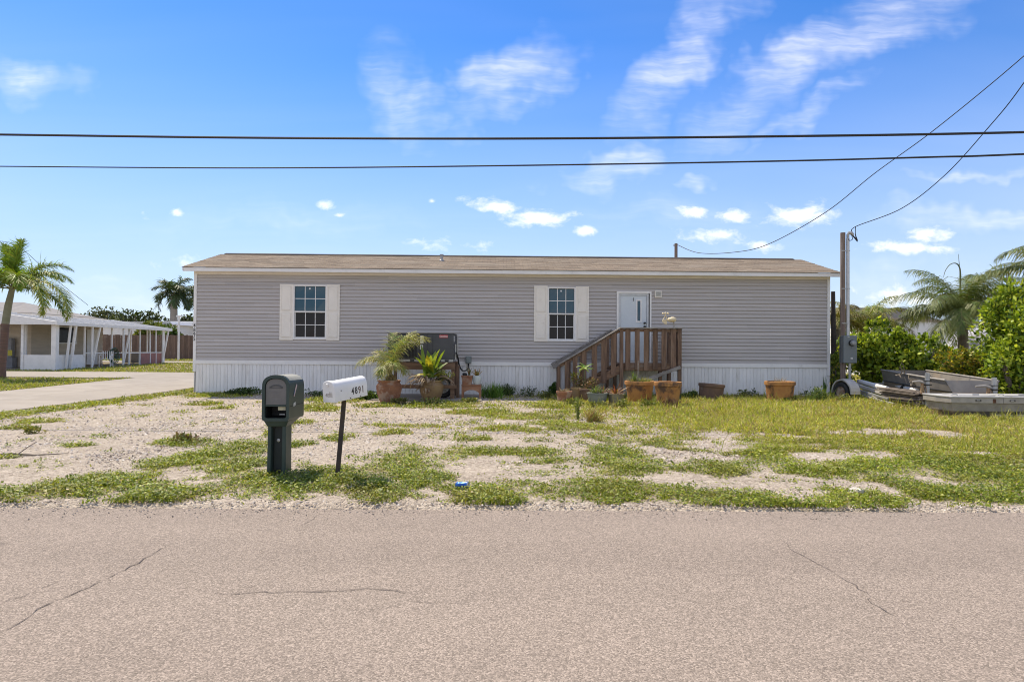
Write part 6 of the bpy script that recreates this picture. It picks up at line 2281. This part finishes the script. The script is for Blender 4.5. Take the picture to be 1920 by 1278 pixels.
# porch roof: ribbed sheets falling to the right and to the front
PX0 = -25.0
zp0, zp1 = ze0 + .10, ze0 + .62
sh_w = .6
nsh = int((NY1 + .5 - NY0 + .3) / sh_w)
for k in range(nsh):
    y0 = NY0 - .35 + k * sh_w
    MB().add([(NXr + .3, y0, zp0), (NXr + .3, y0 + sh_w - .03, zp0), (PX0, y0 + sh_w - .03, zp1), (PX0, y0, zp1),
              (NXr + .3, y0 + sh_w - .03, zp0 + .035), (PX0, y0 + sh_w - .03, zp1 + .035), (NXr + .3, y0 + sh_w, zp0 + .035), (PX0, y0 + sh_w, zp1 + .035), (NXr + .3, y0 + sh_w, zp0), (PX0, y0 + sh_w, zp1)],
             [(0, 1, 2, 3), (1, 4, 5, 2), (4, 6, 7, 5), (6, 8, 9, 7)]).build('roof_sheet', alroof, nb)
MB().box(NXr + .27, NXr + .36, NY0 - .38, NY1 + .35, zp0 - .14, zp0 + .03).build('gutter', nwhite, nb, bevel=.01)
MB().prism([(NXr + .3, ze0 - .02), (NXr + .3, zp0 + .02), (PX0, zp1 + .03), (PX0 - 8, zp1 + .03), (PX0 - 8, ze0 - .02)], NY0 - .36, NY0 - .31, 'xz').build('gable_panel', nwhite, nb)
MB().box(PX0 - 8, PX0, NY0 - .3, BY0 - .04, zp1 - .02, zp1 + .04).build('roof_sheet', alroof, nb)
# porch posts and kick panels along the right side and the front
fr_y = NY0
def npost(x, y, w=.09, lean_=0.0):
    MB().beam((x, y, zg - .05), (x + lean_, y + lean_ * 1.5, ze0), w, w, (0, 1, 0)).build('post', nwhite, nb, bevel=.005)


npost(at(43, 650, NY0).x, NY0, .12)
npost(at(47, 650, NY0 + .2).x, NY0 + .25, .07)
npost(NXr, NY0, .22)
npost(NXr + .12, NY0 + .55, .08, .1)
npost(NXr + .12, NY0 + .85, .10, .12)
for yy in (31.0, 33.1, 34.6, 35.6, 36.6, 37.2):
    npost(NXr, yy, .07)
for yy in (31.6, 34.1, 37.9):
    npost(NXr + .25, yy - .4, .075, -.0)
    MB().beam((NXr + .1, yy - .2, zg), (NXr + .28, yy + .15, ze0), .075, .075, (0, 1, 0)).build('downspout', nwhite, nb)
npost(NXr, NY1, .12)
zk = zg + .72
MB().box(at(44, 650, NY0).x, NXr - .12, NY0 - .02, NY0 + .03, zg - .05, zk).build('kick_panel', nwhite, nb, bevel=.005)
MB().box(NXr - .02, NXr + .03, NY0 + .12, 31.0, zg - .05, zk).build('kick_panel', nwhite, nb, bevel=.005)
pinkm = M('faded_red_panel', (.36, .17, .14), (.30, .15, .13), scale=4, rough=.8)
MB().box(NXr - .02, NXr + .03, 35.7, NY1 - .06, gz(36) - .05, zk + .05).build('kick_panel', pinkm, nb)
MB().box(NXr - .03, NXr + .04, 31.0, NY1, zk + .051, zk + .10).build('porch_rail', nwhite, nb)
MB().box(NXr - 2.6, NXr - .1, NY1 - .02, NY1 + .02, zk + .05, zk + .1).build('porch_rail', nwhite, nb)
for xx in (-22.6, -23.6):
    MB().beam((xx, NY1, zg), (xx, NY1, ze0), .07, .07, (0, 1, 0)).build('post', nwhite, nb)
MB().box(NXr - 2.5, NXr - .05, NY1 - .01, NY1 + .015, zg, zk).build('kick_panel', M('screen_grey', (.22, .22, .23), rough=.8), nb)
MB().box(BX1 + .05, NXr + .02, NY0 + .02, NY1, zg - .25, zg + .03).build('porch_floor', conc, nb)
# gas meter, hose, chair
gm = at(10, 650, NY0 + 1.5)
gmt = thing('utility_cabinet', 'grey utility cabinet with a yellow tag on the neighbour house wall', 'utility cabinet', (at(13, 650, 30.6).x, 30.6, gz(30.6)))
MB().box(-.28, .28, 0, .3, 0, .55).build('base_cabinet', M('util_grey', (.2, .2, .21), rough=.6), gmt, bevel=.01)
MB().box(-.2, .2, .02, .25, .56, 1.5).build('upper_cabinet', M('util_grey2', (.25, .25, .26), rough=.6), gmt, bevel=.01)
MB().box(.05, .27, -.01, -.001, .62, .9).build('tag', M('util_yellow', (.55, .48, .05), rough=.6), gmt)
hs_ = at(166, 679, 33.0)
hose = thing('garden_hose', 'coiled dark green garden hose hanging at the neighbour porch', 'hose', (NXr + .1, 32.9, zg + .65), rot=(0, 0, PI / 2))
hm = MB()
for k in range(5):
    rr_ = .26 + .03 * k
    hm.tube([(rr_ * math.cos(a), -.05 * k + .02 * math.sin(3 * a), rr_ * math.sin(a) * 1.1) for a in np.linspace(0, 2 * PI, 25)], .022, 6, False)
hm.build('coil', M('hose_green', (.015, .07, .04), rough=.4), hose, smooth=True)
ch_t = thing('patio_chair', 'white metal patio chair frame standing by the porch', 'chair', (at(188, 690, 32.2).x + .3, 32.2, gz(32.2)), .3)
for sx in (-.25, .25):
    for sy in (-.22, .22):
        MB().tube([(sx, sy, 0), (sx, sy, .42 if sy < 0 else .85)], .018, 8).build('leg', nwhite, ch_t, smooth=True)
    MB().tube([(sx, -.22, .42), (sx, -.22, .62), (sx, .22, .64)], .018, 8).build('armrest', nwhite, ch_t, smooth=True)
MB().box(-.25, .25, -.22, .22, .40, .43).build('seat', nwhite, ch_t, bevel=.005)
for k in range(5):
    MB().box(-.2 + k * .095, -.17 + k * .095, .2, .22, .44, .85).build('back_slat', nwhite, ch_t)

# board fence behind
FY = 45.0
fence_m = M('fence_cedar', (.185, .125, .09), (.13, .088, .066), scale=3, rough=.9, bump=.3, stretch=(6, 6, .6), c3=(.23, .18, .14), s3=2, lo3=.55, hi3=.75, jit=.22)
fen = thing('board_fence', 'tall brown board fence across the back of the neighbouring yard', 'fence', (-36, FY, gz(FY)))
pm2 = MB().box(-.071, .071, -.012, .012, 0, 1.76).mesh('plank', fence_m)
for k in range(130):
    place('plank', pm2, fen, (.15 * k, random.uniform(-.006, .006), random.uniform(-.03, .03)), (0, random.uniform(-.006, .006), 0))
for z_ in (.4, 1.4):
    MB().box(-.1, 19.6, .013, .055, z_, z_ + .09).build('rail', fence_m, fen)
pp = at(335, 650, 43.5)
vp = thing('vent_pipe_pole', 'slim white pole standing in front of the board fence', 'pole', (pp.x, 43.5, gz(43.5)))
MB().tube([(0, 0, -.05), (0, 0, at(335, 594, 43.5).z - gz(43.5))], .075, 10).build('shaft', nwhite, vp, smooth=True)
MB().box(-.16, .16, -.09, .09, at(335, 594, 43.5).z - gz(43.5), at(335, 591, 43.5).z - gz(43.5)).build('cap', nwhite, vp)
# white house over the fence
wh_ = at(345, 630, 58)
fh = thing('far_white_house', 'white house with a dark shuttered window beyond the board fence', 'house', (wh_.x, 58, gz(58)))
zt3 = at(345, 607, 58).z - gz(58)
MB().box(-2.6, 8, 0, 6, -.2, zt3).build('wall', stucco, fh)
MB().box(-3.2, 8.4, -.5, 6.4, zt3 + .001, zt3 + .22).build('roof', nwhite, fh)
wx0, wx1, wz0, wz1 = at(343, 620, 58).x - wh_.x, at(356, 620, 58).x - wh_.x, at(350, 629, 58).z - gz(58), at(350, 620.5, 58).z - gz(58)
fw_ = MB().box(wx0 - .06, wx1 + .06, -.05, -.001, wz0 - .5, wz1 + .06).build('window', nwhite, fh)
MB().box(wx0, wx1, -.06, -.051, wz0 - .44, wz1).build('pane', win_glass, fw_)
for sx in (wx0 - .4, wx1 + .1):
    MB().box(sx, sx + .28, -.05, -.001, wz0 - .5, wz1 + .06).build('shutter', M('shutter_plum', (.06, .035, .04), rough=.6) if 'shutter_plum' not in bpy.data.materials else bpy.data.materials['shutter_plum'], fh)

# near young palm with the reddish trunk
trunk_red = M('ringed_trunk', (.17, .10, .075), (.12, .08, .065), scale=2.5, rough=.85, bump=.5, bscale=14, stretch=(1, 1, 9), c3=(.21, .17, .14), s3=2, lo3=.55, hi3=.75)
shaft_m = M('crownshaft_grey', (.24, .235, .16), (.20, .20, .12), scale=3, rough=.7, stretch=(1, 1, 2))
NYp = 23.4
pb_ = at(4, 712, NYp)
np_ = thing('foxtail_palm', 'young foxtail palm with bushy fronds in the lawn island by the driveway', 'palm tree', (pb_.x, NYp, gz(NYp)))


def rel(u, v, dY=0):
    return at(u, v, NYp + dY) - np_.location


MB().tube([rel(2, 716), rel(3, 690), rel(7, 650), rel(10, 607)], [.165, .135, .125, .13], 14).build('trunk', trunk_red, np_, smooth=True)
MB().tube([rel(10, 608), rel(15, 575), rel(22, 545), rel(27, 525)], [.125, .12, .095, .05], 14).build('crownshaft', shaft_m, np_, smooth=True)
cb = rel(24, 542)
GC2, GT2 = (.19, .27, .03), (.46, .40, .10)
for k, (az, el_, ln, dr, hg) in enumerate(((0.05, .8, 2.5, 1.7, .35), (-.2, .45, 3.5, 2.3, .3), (-.5, .5, 3.2, 2.4, .3), (1.55, 1.5, 2.0, .35, .0), (2.6, 1.35, 2.0, .6, .1), (3.1, .75, 2.2, 1.8, .3),
                                            (3.5, .2, 2.2, 1.6, .3), (-1.7, .9, 1.9, 1.9, .3), (1.2, .9, 2.1, 1.6, .3), (4.0, 1.1, 1.8, 1.4, .2), (-2.4, .5, 2.0, 2.0, .3), (.3, 1.05, 2.4, 1.7, .3), (-.1, .15, 2.6, 1.5, .3), (-.8, .7, 2.4, 2.0, .3))):
    f_ = frond(np_, cb, az, el_, ln, dr, 120, .5, .024, GC2, GT2 if k in (1, 2, 6) else None, .75 if k else .4, hg, 300 + k, .028, None, 'frond', .8)
# royal palm and far trees
palm('tall royal palm standing behind the board fence', 325, 70, 660, 548, 15, 3.0, 21, .0, (.45, .32), (.065, .10, .04), None, 1.0, .09, .35, (1.3, 2.0), 34, (-.35, 1.2), None, 'royal_palm', .4,
     M('royal_trunk', (.34, .31, .28), (.27, .25, .23), scale=2, rough=.9))
palm('second far palm crown peeking past the house corner', 372, 74, 660, 552, 12, 2.9, 23, .0, (.4, .3), (.065, .10, .04), None, 1.0, .09, .35, (1.3, 2.0), 30, (-.35, 1.2), None, 'royal_palm', .4, bpy.data.materials['royal_trunk'])
G3 = [(.05, .075, .028), (.075, .105, .038), (.10, .125, .05), (.03, .045, .02)]
LEAF_FAR = attr_mat('leaf_far', .7, .15, .2)


def far_tree(label, u, vt, Y, rx, rz_, n, seed, cols=G3, tr=.22):
    b = at(u, 660, Y)
    zt = at(u, vt, Y).z - gz(Y)
    t_ = thing('broadleaf_tree', label, 'tree', (b.x, Y, gz(Y)))
    r = random.Random(seed)
    MB().tube([(0, 0, -.2), (.1, 0, zt * .3), (0, .1, zt * .6)], [tr, tr * .8, tr * .4], 8).build('trunk', bark, t_, smooth=True)
    for k in range(5):
        a = r.uniform(0, 6.28)
        MB().tube([(0, 0, zt * .3), (rx * .3 * math.cos(a), rx * .3 * math.sin(a), zt * .55), (rx * .6 * math.cos(a), rx * .6 * math.sin(a), zt * .8)], [tr * .5, tr * .35, .05], 6).build('limb', bark, t_, smooth=True)
    bushy(t_, (0, 0, zt - rz_), (rx, rx * .8, rz_), n, .40, .24, cols, seed, 'crown', LEAF_FAR, .3, 14, None, .3)


far_tree('round dark tree above the neighbour porch roof', 258, 579, 72, 2.9, 2.0, 1500, 61)
far_tree('broad olive tree left of the round dark one beyond the fence', 222, 588, 80, 3.4, 2.0, 1500, 62)
far_tree('small pale tree behind the neighbour roof peak', 190, 572, 84, 2.6, 1.9, 900, 63, [(.08, .10, .05), (.11, .13, .065)])
far_tree('olive tree right of the porch roof end', 295, 594, 76, 2.6, 1.5, 1200, 64)
far_tree('yellow green shrub crown above the porch roof end', 285, 603, 52, 1.5, .8, 700, 65, [(.16, .20, .03), (.20, .22, .04), (.09, .13, .03)])
far_tree('leafy green tree between the fence and white house', 317, 612, 50, 1.3, 1.1, 900, 66, [(.10, .16, .03), (.07, .11, .025)])
far_tree('bushy tree next to the house corner beyond the fence', 352, 582, 78, 2.2, 1.7, 1100, 67)
bl2 = thing('white_shed', 'pale shed seen through the porch posts over the fence', 'building', (at(235, 640, 54).x, 54, gz(54)))
zs_ = at(235, 608, 54).z - gz(54)
MB().box(-4, 4, 0, 4, -.2, zs_).build('wall', stucco, bl2)
MB().prism([(-4.3, zs_ + .001), (4.3, zs_ + .001), (4.1, zs_ + .25), (-4.1, zs_ + .25)], -.3, 4.3, 'xz').build('roof', alroof, bl2)

# ================================================================ GROUND COVER
def allowed(x, y):
    ok = (y > 5.06)
    ok &= ~((np.abs(x) < 9.25) & (y > 17.46) & (y < 22.0))                      # house
    ok &= ~((x > -14.5) & (x < -9.92) & (y < 23.7))                            # driveway
    ok &= ~((x > -32.1) & (x < -9.9) & (y > 23.5) & (y < 27.5))
    ok &= ~((x > -30.1) & (x < -9.8) & (y > 38.1) & (y < 40.3))
    ok &= ~((x < -21.5) & (y > 28.9) & (y < 38.1))
    ok &= ~((x > pad.location.x - 1.2) & (x < pad.location.x + 1.6) & (y > pad.location.y - .42) & (y < 17.5))
    ok &= ~((x > 8.5) & (y > 11.95) & (y < 13.2))                               # under the work boat
    ok &= (np.abs(x) < y * .93 + 1.2)
    return ok


def scatter(n, y0, y1, x0=None, x1=None, r=rng):
    y = r.uniform(y0, y1, n)
    hw = y * .93 + 1.2
    x = r.uniform(-1, 1, n) * hw if x0 is None else r.uniform(x0, x1, n)
    return x, y


def ground_z(x, y):
    return 0.016 * np.maximum(0, y - 17.6) + np.where(y < 18.4, 0.012, 0.0)


def tone(x, y):
    """0 = deep weedy green by the road, 1 = yellow-green dry lawn"""
    t_ = np.clip((x - .5) / 5.5, 0, 1) * np.clip((y - 6.6) / 3.5, 0, 1) + .5 * (fbm(x * .9, y * .9, 77) - .45) + .25 * (y > 9)
    return np.clip(t_, 0, 1)


WEED = np.array([(.085, .135, .016), (.15, .207, .023), (.23, .282, .033), (.31, .335, .047)])
LAWN = np.array([(.23, .29, .035), (.34, .40, .05), (.46, .47, .07), (.53, .47, .13)])
STRAW = np.array([.44, .35, .21])


def colours(x, y, n, r=rng):
    t_ = tone(x, y)[:, None]
    a = WEED[r.integers(0, 4, n)]
    b = LAWN[r.integers(0, 4, n)]
    c = a * (1 - t_) + b * t_
    patch = np.clip((fbm(x * 2.2, y * 2.2, 91) - .55) * 4, 0, 1)[:, None]
    c = c * (1 - .25 * patch) + .25 * patch * np.array([.30, .22, .09])
    st = (r.random(n) < (.05 + .22 * t_[:, 0]))[:, None]
    c = c * (.72 + .56 * fbm(x * 1.4, y * 1.4, 44)[:, None]) 
    c = np.where(st, STRAW * r.uniform(.6, 1.1, (n, 1)), c)
    return np.clip(c * (1 + .18 * r.normal(size=(n, 1))), .01, .75)


GV, GCc = [], []          # leaves (weeds)
BV, BC = [], []           # blades (grass)
for (y0, y1, dens, sz) in ((5.06, 6.8, 8200, 1.0), (6.8, 8.8, 5200, 1.15), (8.8, 12.5, 2500, 1.45), (12.5, 18.3, 1150, 2.0), (18.3, 30, 220, 2.3), (30, 48, 60, 3.6)):
    area = (y1 - y0) * 2 * ((y0 + y1) / 2 * .93 + 1.2)
    n = int(area * dens)
    x, y = scatter(n, y0, y1)
    v = veg(x, y)
    keep = (rng.random(n) < v ** 1.1) & allowed(x, y)
    x, y, v = x[keep], y[keep], v[keep]
    n = len(x)
    t_ = tone(x, y)
    z = ground_z(x, y)
    lush = .25 + .75 * fbm(x * 1.8, y * 1.8, 55) + .8 * vnoise(x * 5.5, y * 5.5, 57) ** 1.6
    isleaf = (rng.random(n) < (.60 - .42 * t_)) & (y < 18)
    c = colours(x, y, n)
    # broad weed leaves, held a few centimetres up and mostly flat
    k = isleaf
    m = k.sum()
    hgt = (.008 + .062 * rng.random(m) ** 1.3 * lush[k] * v[k])
    P = np.stack([x[k], y[k], z[k] + hgt], 1)
    T = unit(np.stack([rng.normal(size=m), rng.normal(size=m), rng.normal(scale=.35, size=m) + .15], 1))
    N = unit(np.stack([rng.normal(scale=.4, size=m), rng.normal(scale=.4, size=m), np.ones(m)], 1))
    L = .027 * sz * rng.uniform(.6, 1.35, m)
    GV.append(leaf_verts(P, T, N, L, L * rng.uniform(.45, .75, m), .1))
    GCc.append(rep(c[k]))
    # grass blades
    k = ~isleaf
    m = k.sum()
    tall = (.045 + .065 * t_[k] + .03 * (y[k] > 12)) * lush[k] * (.5 + .5 * v[k])
    L = tall * rng.uniform(.55, 1.35, m)
    P = np.stack([x[k], y[k], z[k] - .004], 1)
    D = unit(np.stack([rng.normal(scale=.45, size=m), rng.normal(scale=.45, size=m), np.ones(m)], 1))
    S = unit(np.cross(D, rand_dirs(m)))
    W = (.0054 * sz * rng.uniform(.7, 1.3, m))[:, None]
    mid = P + D * (L * .55)[:, None]
    tip = mid + unit(D + np.stack([rng.normal(scale=.5, size=m), rng.normal(scale=.5, size=m), -.35 * np.ones(m)], 1)) * (L * .5)[:, None]
    BV.append(np.stack([P - S * W, P + S * W, mid + S * W * .8, mid - S * W * .8], 1).reshape(-1, 3))
    BV.append(np.stack([mid - S * W * .8, mid + S * W * .8, tip + S * W * .1, tip - S * W * .1], 1).reshape(-1, 3))
    BC += [rep(c[k]), rep(c[k])]
# taller seeding stalks standing over the lawn
x, y = scatter(9000, 7.6, 17.3, 1.0, 13)
k = (rng.random(len(x)) < veg(x, y) * np.clip((x - .5) / 5, .08, .9)) & allowed(x, y) & (vnoise(x * 1.7, y * 1.7, 15) > .42)
x, y = x[k], y[k]
m = len(x)
L = rng.uniform(.12, .30, m)
P = np.stack([x, y, ground_z(x, y)], 1)
D = unit(np.stack([rng.normal(scale=.25, size=m), rng.normal(scale=.25, size=m), np.ones(m)], 1))
S = unit(np.cross(D, rand_dirs(m)))
W = (.0035 * y / 9 * rng.uniform(.7, 1.3, m))[:, None]
mid = P + D * (L * .6)[:, None]
tip = mid + unit(D + np.stack([rng.normal(scale=.45, size=m), rng.normal(scale=.45, size=m), -.2 * np.ones(m)], 1)) * (L * .5)[:, None]
BV.append(np.stack([P - S * W, P + S * W, mid + S * W * .8, mid - S * W * .8], 1).reshape(-1, 3))
BV.append(np.stack([mid - S * W * .8, mid + S * W * .8, tip + S * W * .3, tip - S * W * .3], 1).reshape(-1, 3))
c = LAWN[rng.integers(0, 4, m)] * rng.uniform(.6, 1.1, (m, 1))
BC += [rep(c), rep(c)]
wo = np_mesh('weed_cover', np.concatenate(GV), 4, LEAF, None, np.concatenate(GCc))
tag(wo, 'low green broad-leaved weeds creeping over the shell ground', 'weeds', kind='stuff')
go = np_mesh('grass_cover', np.concatenate(BV), 4, LEAF, None, np.concatenate(BC))
tag(go, 'thin yellow green grass blades of the patchy yard', 'grass', kind='stuff')

# small yellow flowers in the lawn
x, y = scatter(2600, 7.5, 15, 1.5, 12)
k = (rng.random(len(x)) < veg(x, y)) & allowed(x, y) & (fbm(x * 1.1, y * 1.1, 12) > .53)
x, y = x[k], y[k]
n = len(x)
P = np.stack([x, y, ground_z(x, y) + rng.uniform(.05, .11, n)], 1)
fl_ = np_mesh('yellow_flowers', leaf_verts(P, rand_dirs(n) * np.array([1, 1, .3]), np.tile([0, -.5, 1.], (n, 1)), .022, .02), 4, LEAF, None, rep(np.tile([.55, .42, .03], (n, 1)) * rng.uniform(.7, 1.1, (n, 1))))
tag(fl_, 'scattered tiny yellow flowers in the lawn', 'flowers', kind='stuff')

# shell crumbs and pebbles
SV, SC = [], []
OCT = np.array([(1, 0, 0), (0, 1, 0), (-1, 0, 0), (0, -1, 0), (0, 0, 1), (0, 0, -1)], float)
OF = np.array([(0, 1, 4), (1, 2, 4), (2, 3, 4), (3, 0, 4), (1, 0, 5), (2, 1, 5), (3, 2, 5), (0, 3, 5)])
for (y0, y1, dens, s0, s1) in ((5.0, 7.0, 1250, .004, .0135), (7.0, 10, 560, .008, .023), (10, 14, 260, .010, .028), (14, 17.4, 130, .013, .032)):
    area = (y1 - y0) * 2 * ((y0 + y1) / 2 * .93 + 1.2)
    n = int(area * dens)
    x, y = scatter(n, y0, y1)
    k = (rng.random(n) < (1.02 - .85 * veg(x, y))) & allowed(x, y) & ((x > -9.9)) & (fbm(x * 1.5, y * 1.5, 66) + .25 * rng.random(n) > .45)
    x, y = x[k], y[k]
    n = len(x)
    s = s0 + (s1 - s0) * rng.random(n) ** 2.2
    an = rng.uniform(0, 6.28, n)
    jit = 1 + .3 * rng.normal(size=(n, 6, 1))
    V = OCT[None] * jit * np.stack([s, s * rng.uniform(.55, 1, n), s * rng.uniform(.35, .7, n)], 1)[:, None, :]
    ca, sa = np.cos(an)[:, None], np.sin(an)[:, None]
    V = np.stack([V[..., 0] * ca - V[..., 1] * sa, V[..., 0] * sa + V[..., 1] * ca, V[..., 2]], -1)
    V = V + np.stack([x, y, ground_z(x, y) + s * .2], 1)[:, None, :]
    SV.append(V[:, OF, :].reshape(-1, 3))
    base = np.array([(.46, .41, .36), (.36, .305, .26), (.60, .55, .49), (.20, .165, .135), (.42, .35, .30)])[rng.integers(0, 5, n)] * rng.uniform(.9, 1.35, (n, 1))
    SC.append(np.repeat(base, 24, 0))
so_ = np_mesh('shell_pebbles', np.concatenate(SV), 3, attr_mat('shell_bits', .9, 0, .2), None, np.concatenate(SC))
tag(so_, 'loose pale shell and limestone crumbs strewn over the yard', 'gravel', kind='stuff')
# grit on the road edge
x = rng.uniform(-7, 7, 2200)
y = 5.02 + .010 * x - np.abs(rng.normal(scale=.13, size=2200))
n = 2200
s = .002 + .006 * rng.random(n) ** 2.5
V = OCT[None] * (1 + .3 * rng.normal(size=(n, 6, 1))) * s[:, None, None] + np.stack([x, y, s * .4], 1)[:, None, :]
gr_ = np_mesh('road_grit', V[:, OF, :].reshape(-1, 3), 3, bpy.data.materials['shell_bits'], None, np.repeat(np.array([(.42, .36, .31)]) * rng.uniform(.5, 1.2, (n, 1)), 24, 0))
tag(gr_, 'pale grit washed onto the asphalt edge', 'grit', kind='stuff')


# ---- single weeds one can pick out
def tuft(label, u, v, h, spread, n, w, cols, seed, name='grass_clump', lean=.3, cat='weeds', mat=None, leafy=0, lc=None, Y=None):
    g = G(u, v)
    t_ = thing(name, label, cat, (g.x, g.y, g.z))
    r = np.random.default_rng(seed)
    pts = np.stack([r.normal(scale=spread * .5, size=30), r.normal(scale=spread * .25, size=30), np.zeros(30)], 1)
    if n:
        sprigs(t_, pts, n, h, lean, .2, w, cols, seed, 'blades', mat)
    if leafy:
        bushy(t_, (0, 0, h * .45), (spread, spread * .5, h * .5), leafy, .06, .035, lc or cols, seed + 1, 'leaves', LEAF, .25, 8, .01, .3)
    return t_


BRG = [(.10, .22, .03), (.14, .27, .04), (.19, .30, .05), (.08, .16, .03)]
DKG = [(.045, .085, .022), (.06, .11, .03), (.09, .14, .035), (.035, .06, .02)]
tuft('bright green tall grass clump right of the plant table', 922, 747, .46, .30, 420, .013, BRG, 401, lean=.25)
tuft('dark green grass clump against the skirting beside the bright clump', 948, 742, .38, .25, 240, .012, DKG + [(.13, .2, .04)], 402, lean=.3, leafy=120, lc=DKG)
tuft('dark leafy weeds at the foot of the skirting left of the green mailbox', 448, 742, .24, .55, 60, .01, DKG, 403, leafy=1100, lc=DKG)
tuft('dark weeds at the skirting foot between the two mailboxes', 590, 744, .2, .5, 90, .008, [(.12, .10, .05), (.06, .08, .03)], 404, leafy=260, lc=DKG)
tuft('fresh green weeds beside the white mailbox at the skirting', 678, 750, .26, .42, 130, .011, BRG + DKG, 405, leafy=800, lc=[(.09, .15, .03), (.13, .2, .035), (.06, .1, .02)])
tuft('green leafy weed at the lower end of the deck stairs', 1037, 742, .42, .14, 60, .012, DKG, 406, leafy=420, lc=[(.06, .12, .025), (.09, .17, .03)])
tuft('tall thin weeds along the skirting left of the deck stairs', 990, 744, .33, .35, 130, .007, [(.10, .14, .04), (.2, .2, .08)], 407, leafy=140, lc=DKG)
tuft('dark bushy weeds between the orange pots and the tilted dark pot', 1293, 754, .34, .28, 60, .01, DKG, 408, leafy=950, lc=DKG + [(.12, .16, .03)])
tuft('leafy weeds in front of the stained orange pot', 1222, 766, .22, .25, 60, .008, [(.14, .19, .04), (.1, .12, .04)], 409, leafy=240, lc=[(.13, .18, .04), (.2, .2, .06)])
tuft('tangle of dead brown stalks around the stained orange pot', 1262, 768, .42, .22, 130, .006, [(.15, .09, .055), (.21, .14, .09), (.10, .065, .045)], 410, lean=.5, mat=DRY)
tuft('dry bare stalks left of the lone orange pot', 1418, 750, .42, .2, 36, .006, [(.10, .09, .085), (.15, .13, .11)], 411, lean=.6, mat=DRY, leafy=60, lc=DKG)
tuft('dry bare stalks right of the lone orange pot', 1508, 750, .42, .25, 40, .006, [(.10, .09, .085), (.16, .14, .12)], 412, lean=.7, mat=DRY, leafy=60, lc=DKG)
tuft('tall upright green weeds near the right end of the skirting', 1536, 757, .46, .28, 90, .014, [(.10, .17, .04), (.13, .2, .05)], 413, lean=.12, leafy=200, lc=[(.1, .16, .03), (.16, .2, .05)])
tuft('single tall green weed spike by the house corner', 1546, 752, .62, .05, 60, .02, [(.08, .15, .04)], 414, lean=.06)
tuft('yellowing fountain grass tuft in the yard before the pots', 1112, 793, .38, .14, 170, .009, [(.26, .25, .06), (.34, .25, .08), (.2, .1, .05), (.16, .2, .05)], 415, lean=.5)
tuft('thin tall seeding weed in front of the clay pots', 1083, 788, .50, .02, 30, .007, [(.13, .17, .05)], 416, lean=.1, leafy=40, lc=[(.14, .18, .04)])
tuft('small weed tuft beside the fountain grass', 1040, 790, .22, .15, 60, .008, [(.13, .16, .05), (.2, .17, .07)], 417, lean=.4)
tuft('brown dying weed on the open shell ground', 350, 832, .14, .22, 60, .007, [(.16, .12, .05), (.2, .15, .07)], 418, lean=.8, leafy=120, lc=[(.17, .14, .05), (.12, .14, .04), (.22, .14, .08)])
tuft('scrubby weed creeping at the left edge of the shell yard', 62, 815, .12, .2, 40, .007, [(.14, .13, .05)], 419, lean=.9, leafy=90, lc=[(.12, .15, .035), (.2, .19, .05)])
tuft('lush grass tuft shaded under the white mailbox', 706, 918, .17, .14, 220, .006, [(.05, .10, .02), (.08, .14, .03), (.11, .17, .03)], 420, lean=.55)
tuft('long grass blades around the foot of the green mailbox', 545, 903, .15, .15, 160, .005, [(.10, .15, .03), (.15, .19, .05), (.3, .26, .14)], 421, lean=.7)
tuft('weeds before the air conditioner pad', 800, 760, .16, .5, 90, .008, [(.13, .17, .04), (.2, .2, .06)], 422, lean=.5, leafy=600, lc=[(.10, .15, .03), (.16, .19, .05), (.22, .2, .08)])
tuft('brown trailing weed at the foot of the terracotta palm pot', 748, 760, .2, .22, 50, .007, [(.16, .14, .05)], 423, leafy=240, lc=[(.11, .12, .03), (.17, .16, .05)])
tuft('dry grass heap under the plank bundle', 1690, 770, .22, .32, 320, .008, [(.30, .22, .14), (.24, .17, .11), (.2, .19, .07)], 424, lean=.8, mat=DRY)
tuft('dry straw grass under the end of the aluminium work boat', 1770, 782, .25, .45, 340, .008, [(.32, .24, .15), (.25, .18, .11), (.22, .21, .08)], 425, lean=.8, mat=DRY)
tuft('yellow green grass growing over the trailer beam', 1880, 792, .25, .4, 260, .008, [(.24, .24, .07), (.18, .2, .05), (.3, .26, .1)], 426, lean=.5)
for k, (u, v, hh, what) in enumerate(((1350, 752, .3, 'beside the tilted dark pot'), (1395, 748, .26, 'along the skirting between the dark pot and the lone orange pot'), (1480, 757, .22, 'at the foot of the lone orange pot'),
                                      (1580, 756, .3, 'in front of the trailer wheel'), (1020, 748, .24, 'left of the low broken pot'), (1120, 766, .2, 'before the sage green bowl'),
                                      (1165, 766, .2, 'between the olive pot and the big orange pot'), (880, 756, .16, 'under the plant table'), (1075, 762, .22, 'before the low broken pot'))):
    tuft('scruffy green weed growing ' + what, u, v, hh, .25, 120, .009, [(.15, .19, .04), (.24, .25, .06), (.34, .29, .12)], 440 + k, 'weed', .45, leafy=180, lc=[(.10, .15, .03), (.17, .2, .04), (.26, .25, .07)])
# dry twig lying on the shell
tg = G(45, 858)
tw_ = MB().tube([(-.5, 0, .02), (-.2, .05, .03), (.1, .02, .02), (.45, .1, .03)], [.008, .012, .01, .004], 6)
tw_.tube([(-.1, .04, .03), (-.05, .12, .1), (.03, .16, .16)], [.007, .005, .003], 5)
o = tw_.build('fallen_twig', br_m, None, smooth=True)
o.location = (tg.x, tg.y, .01)
tag(o, 'dry brown fallen twig lying on the shell ground', 'twig')
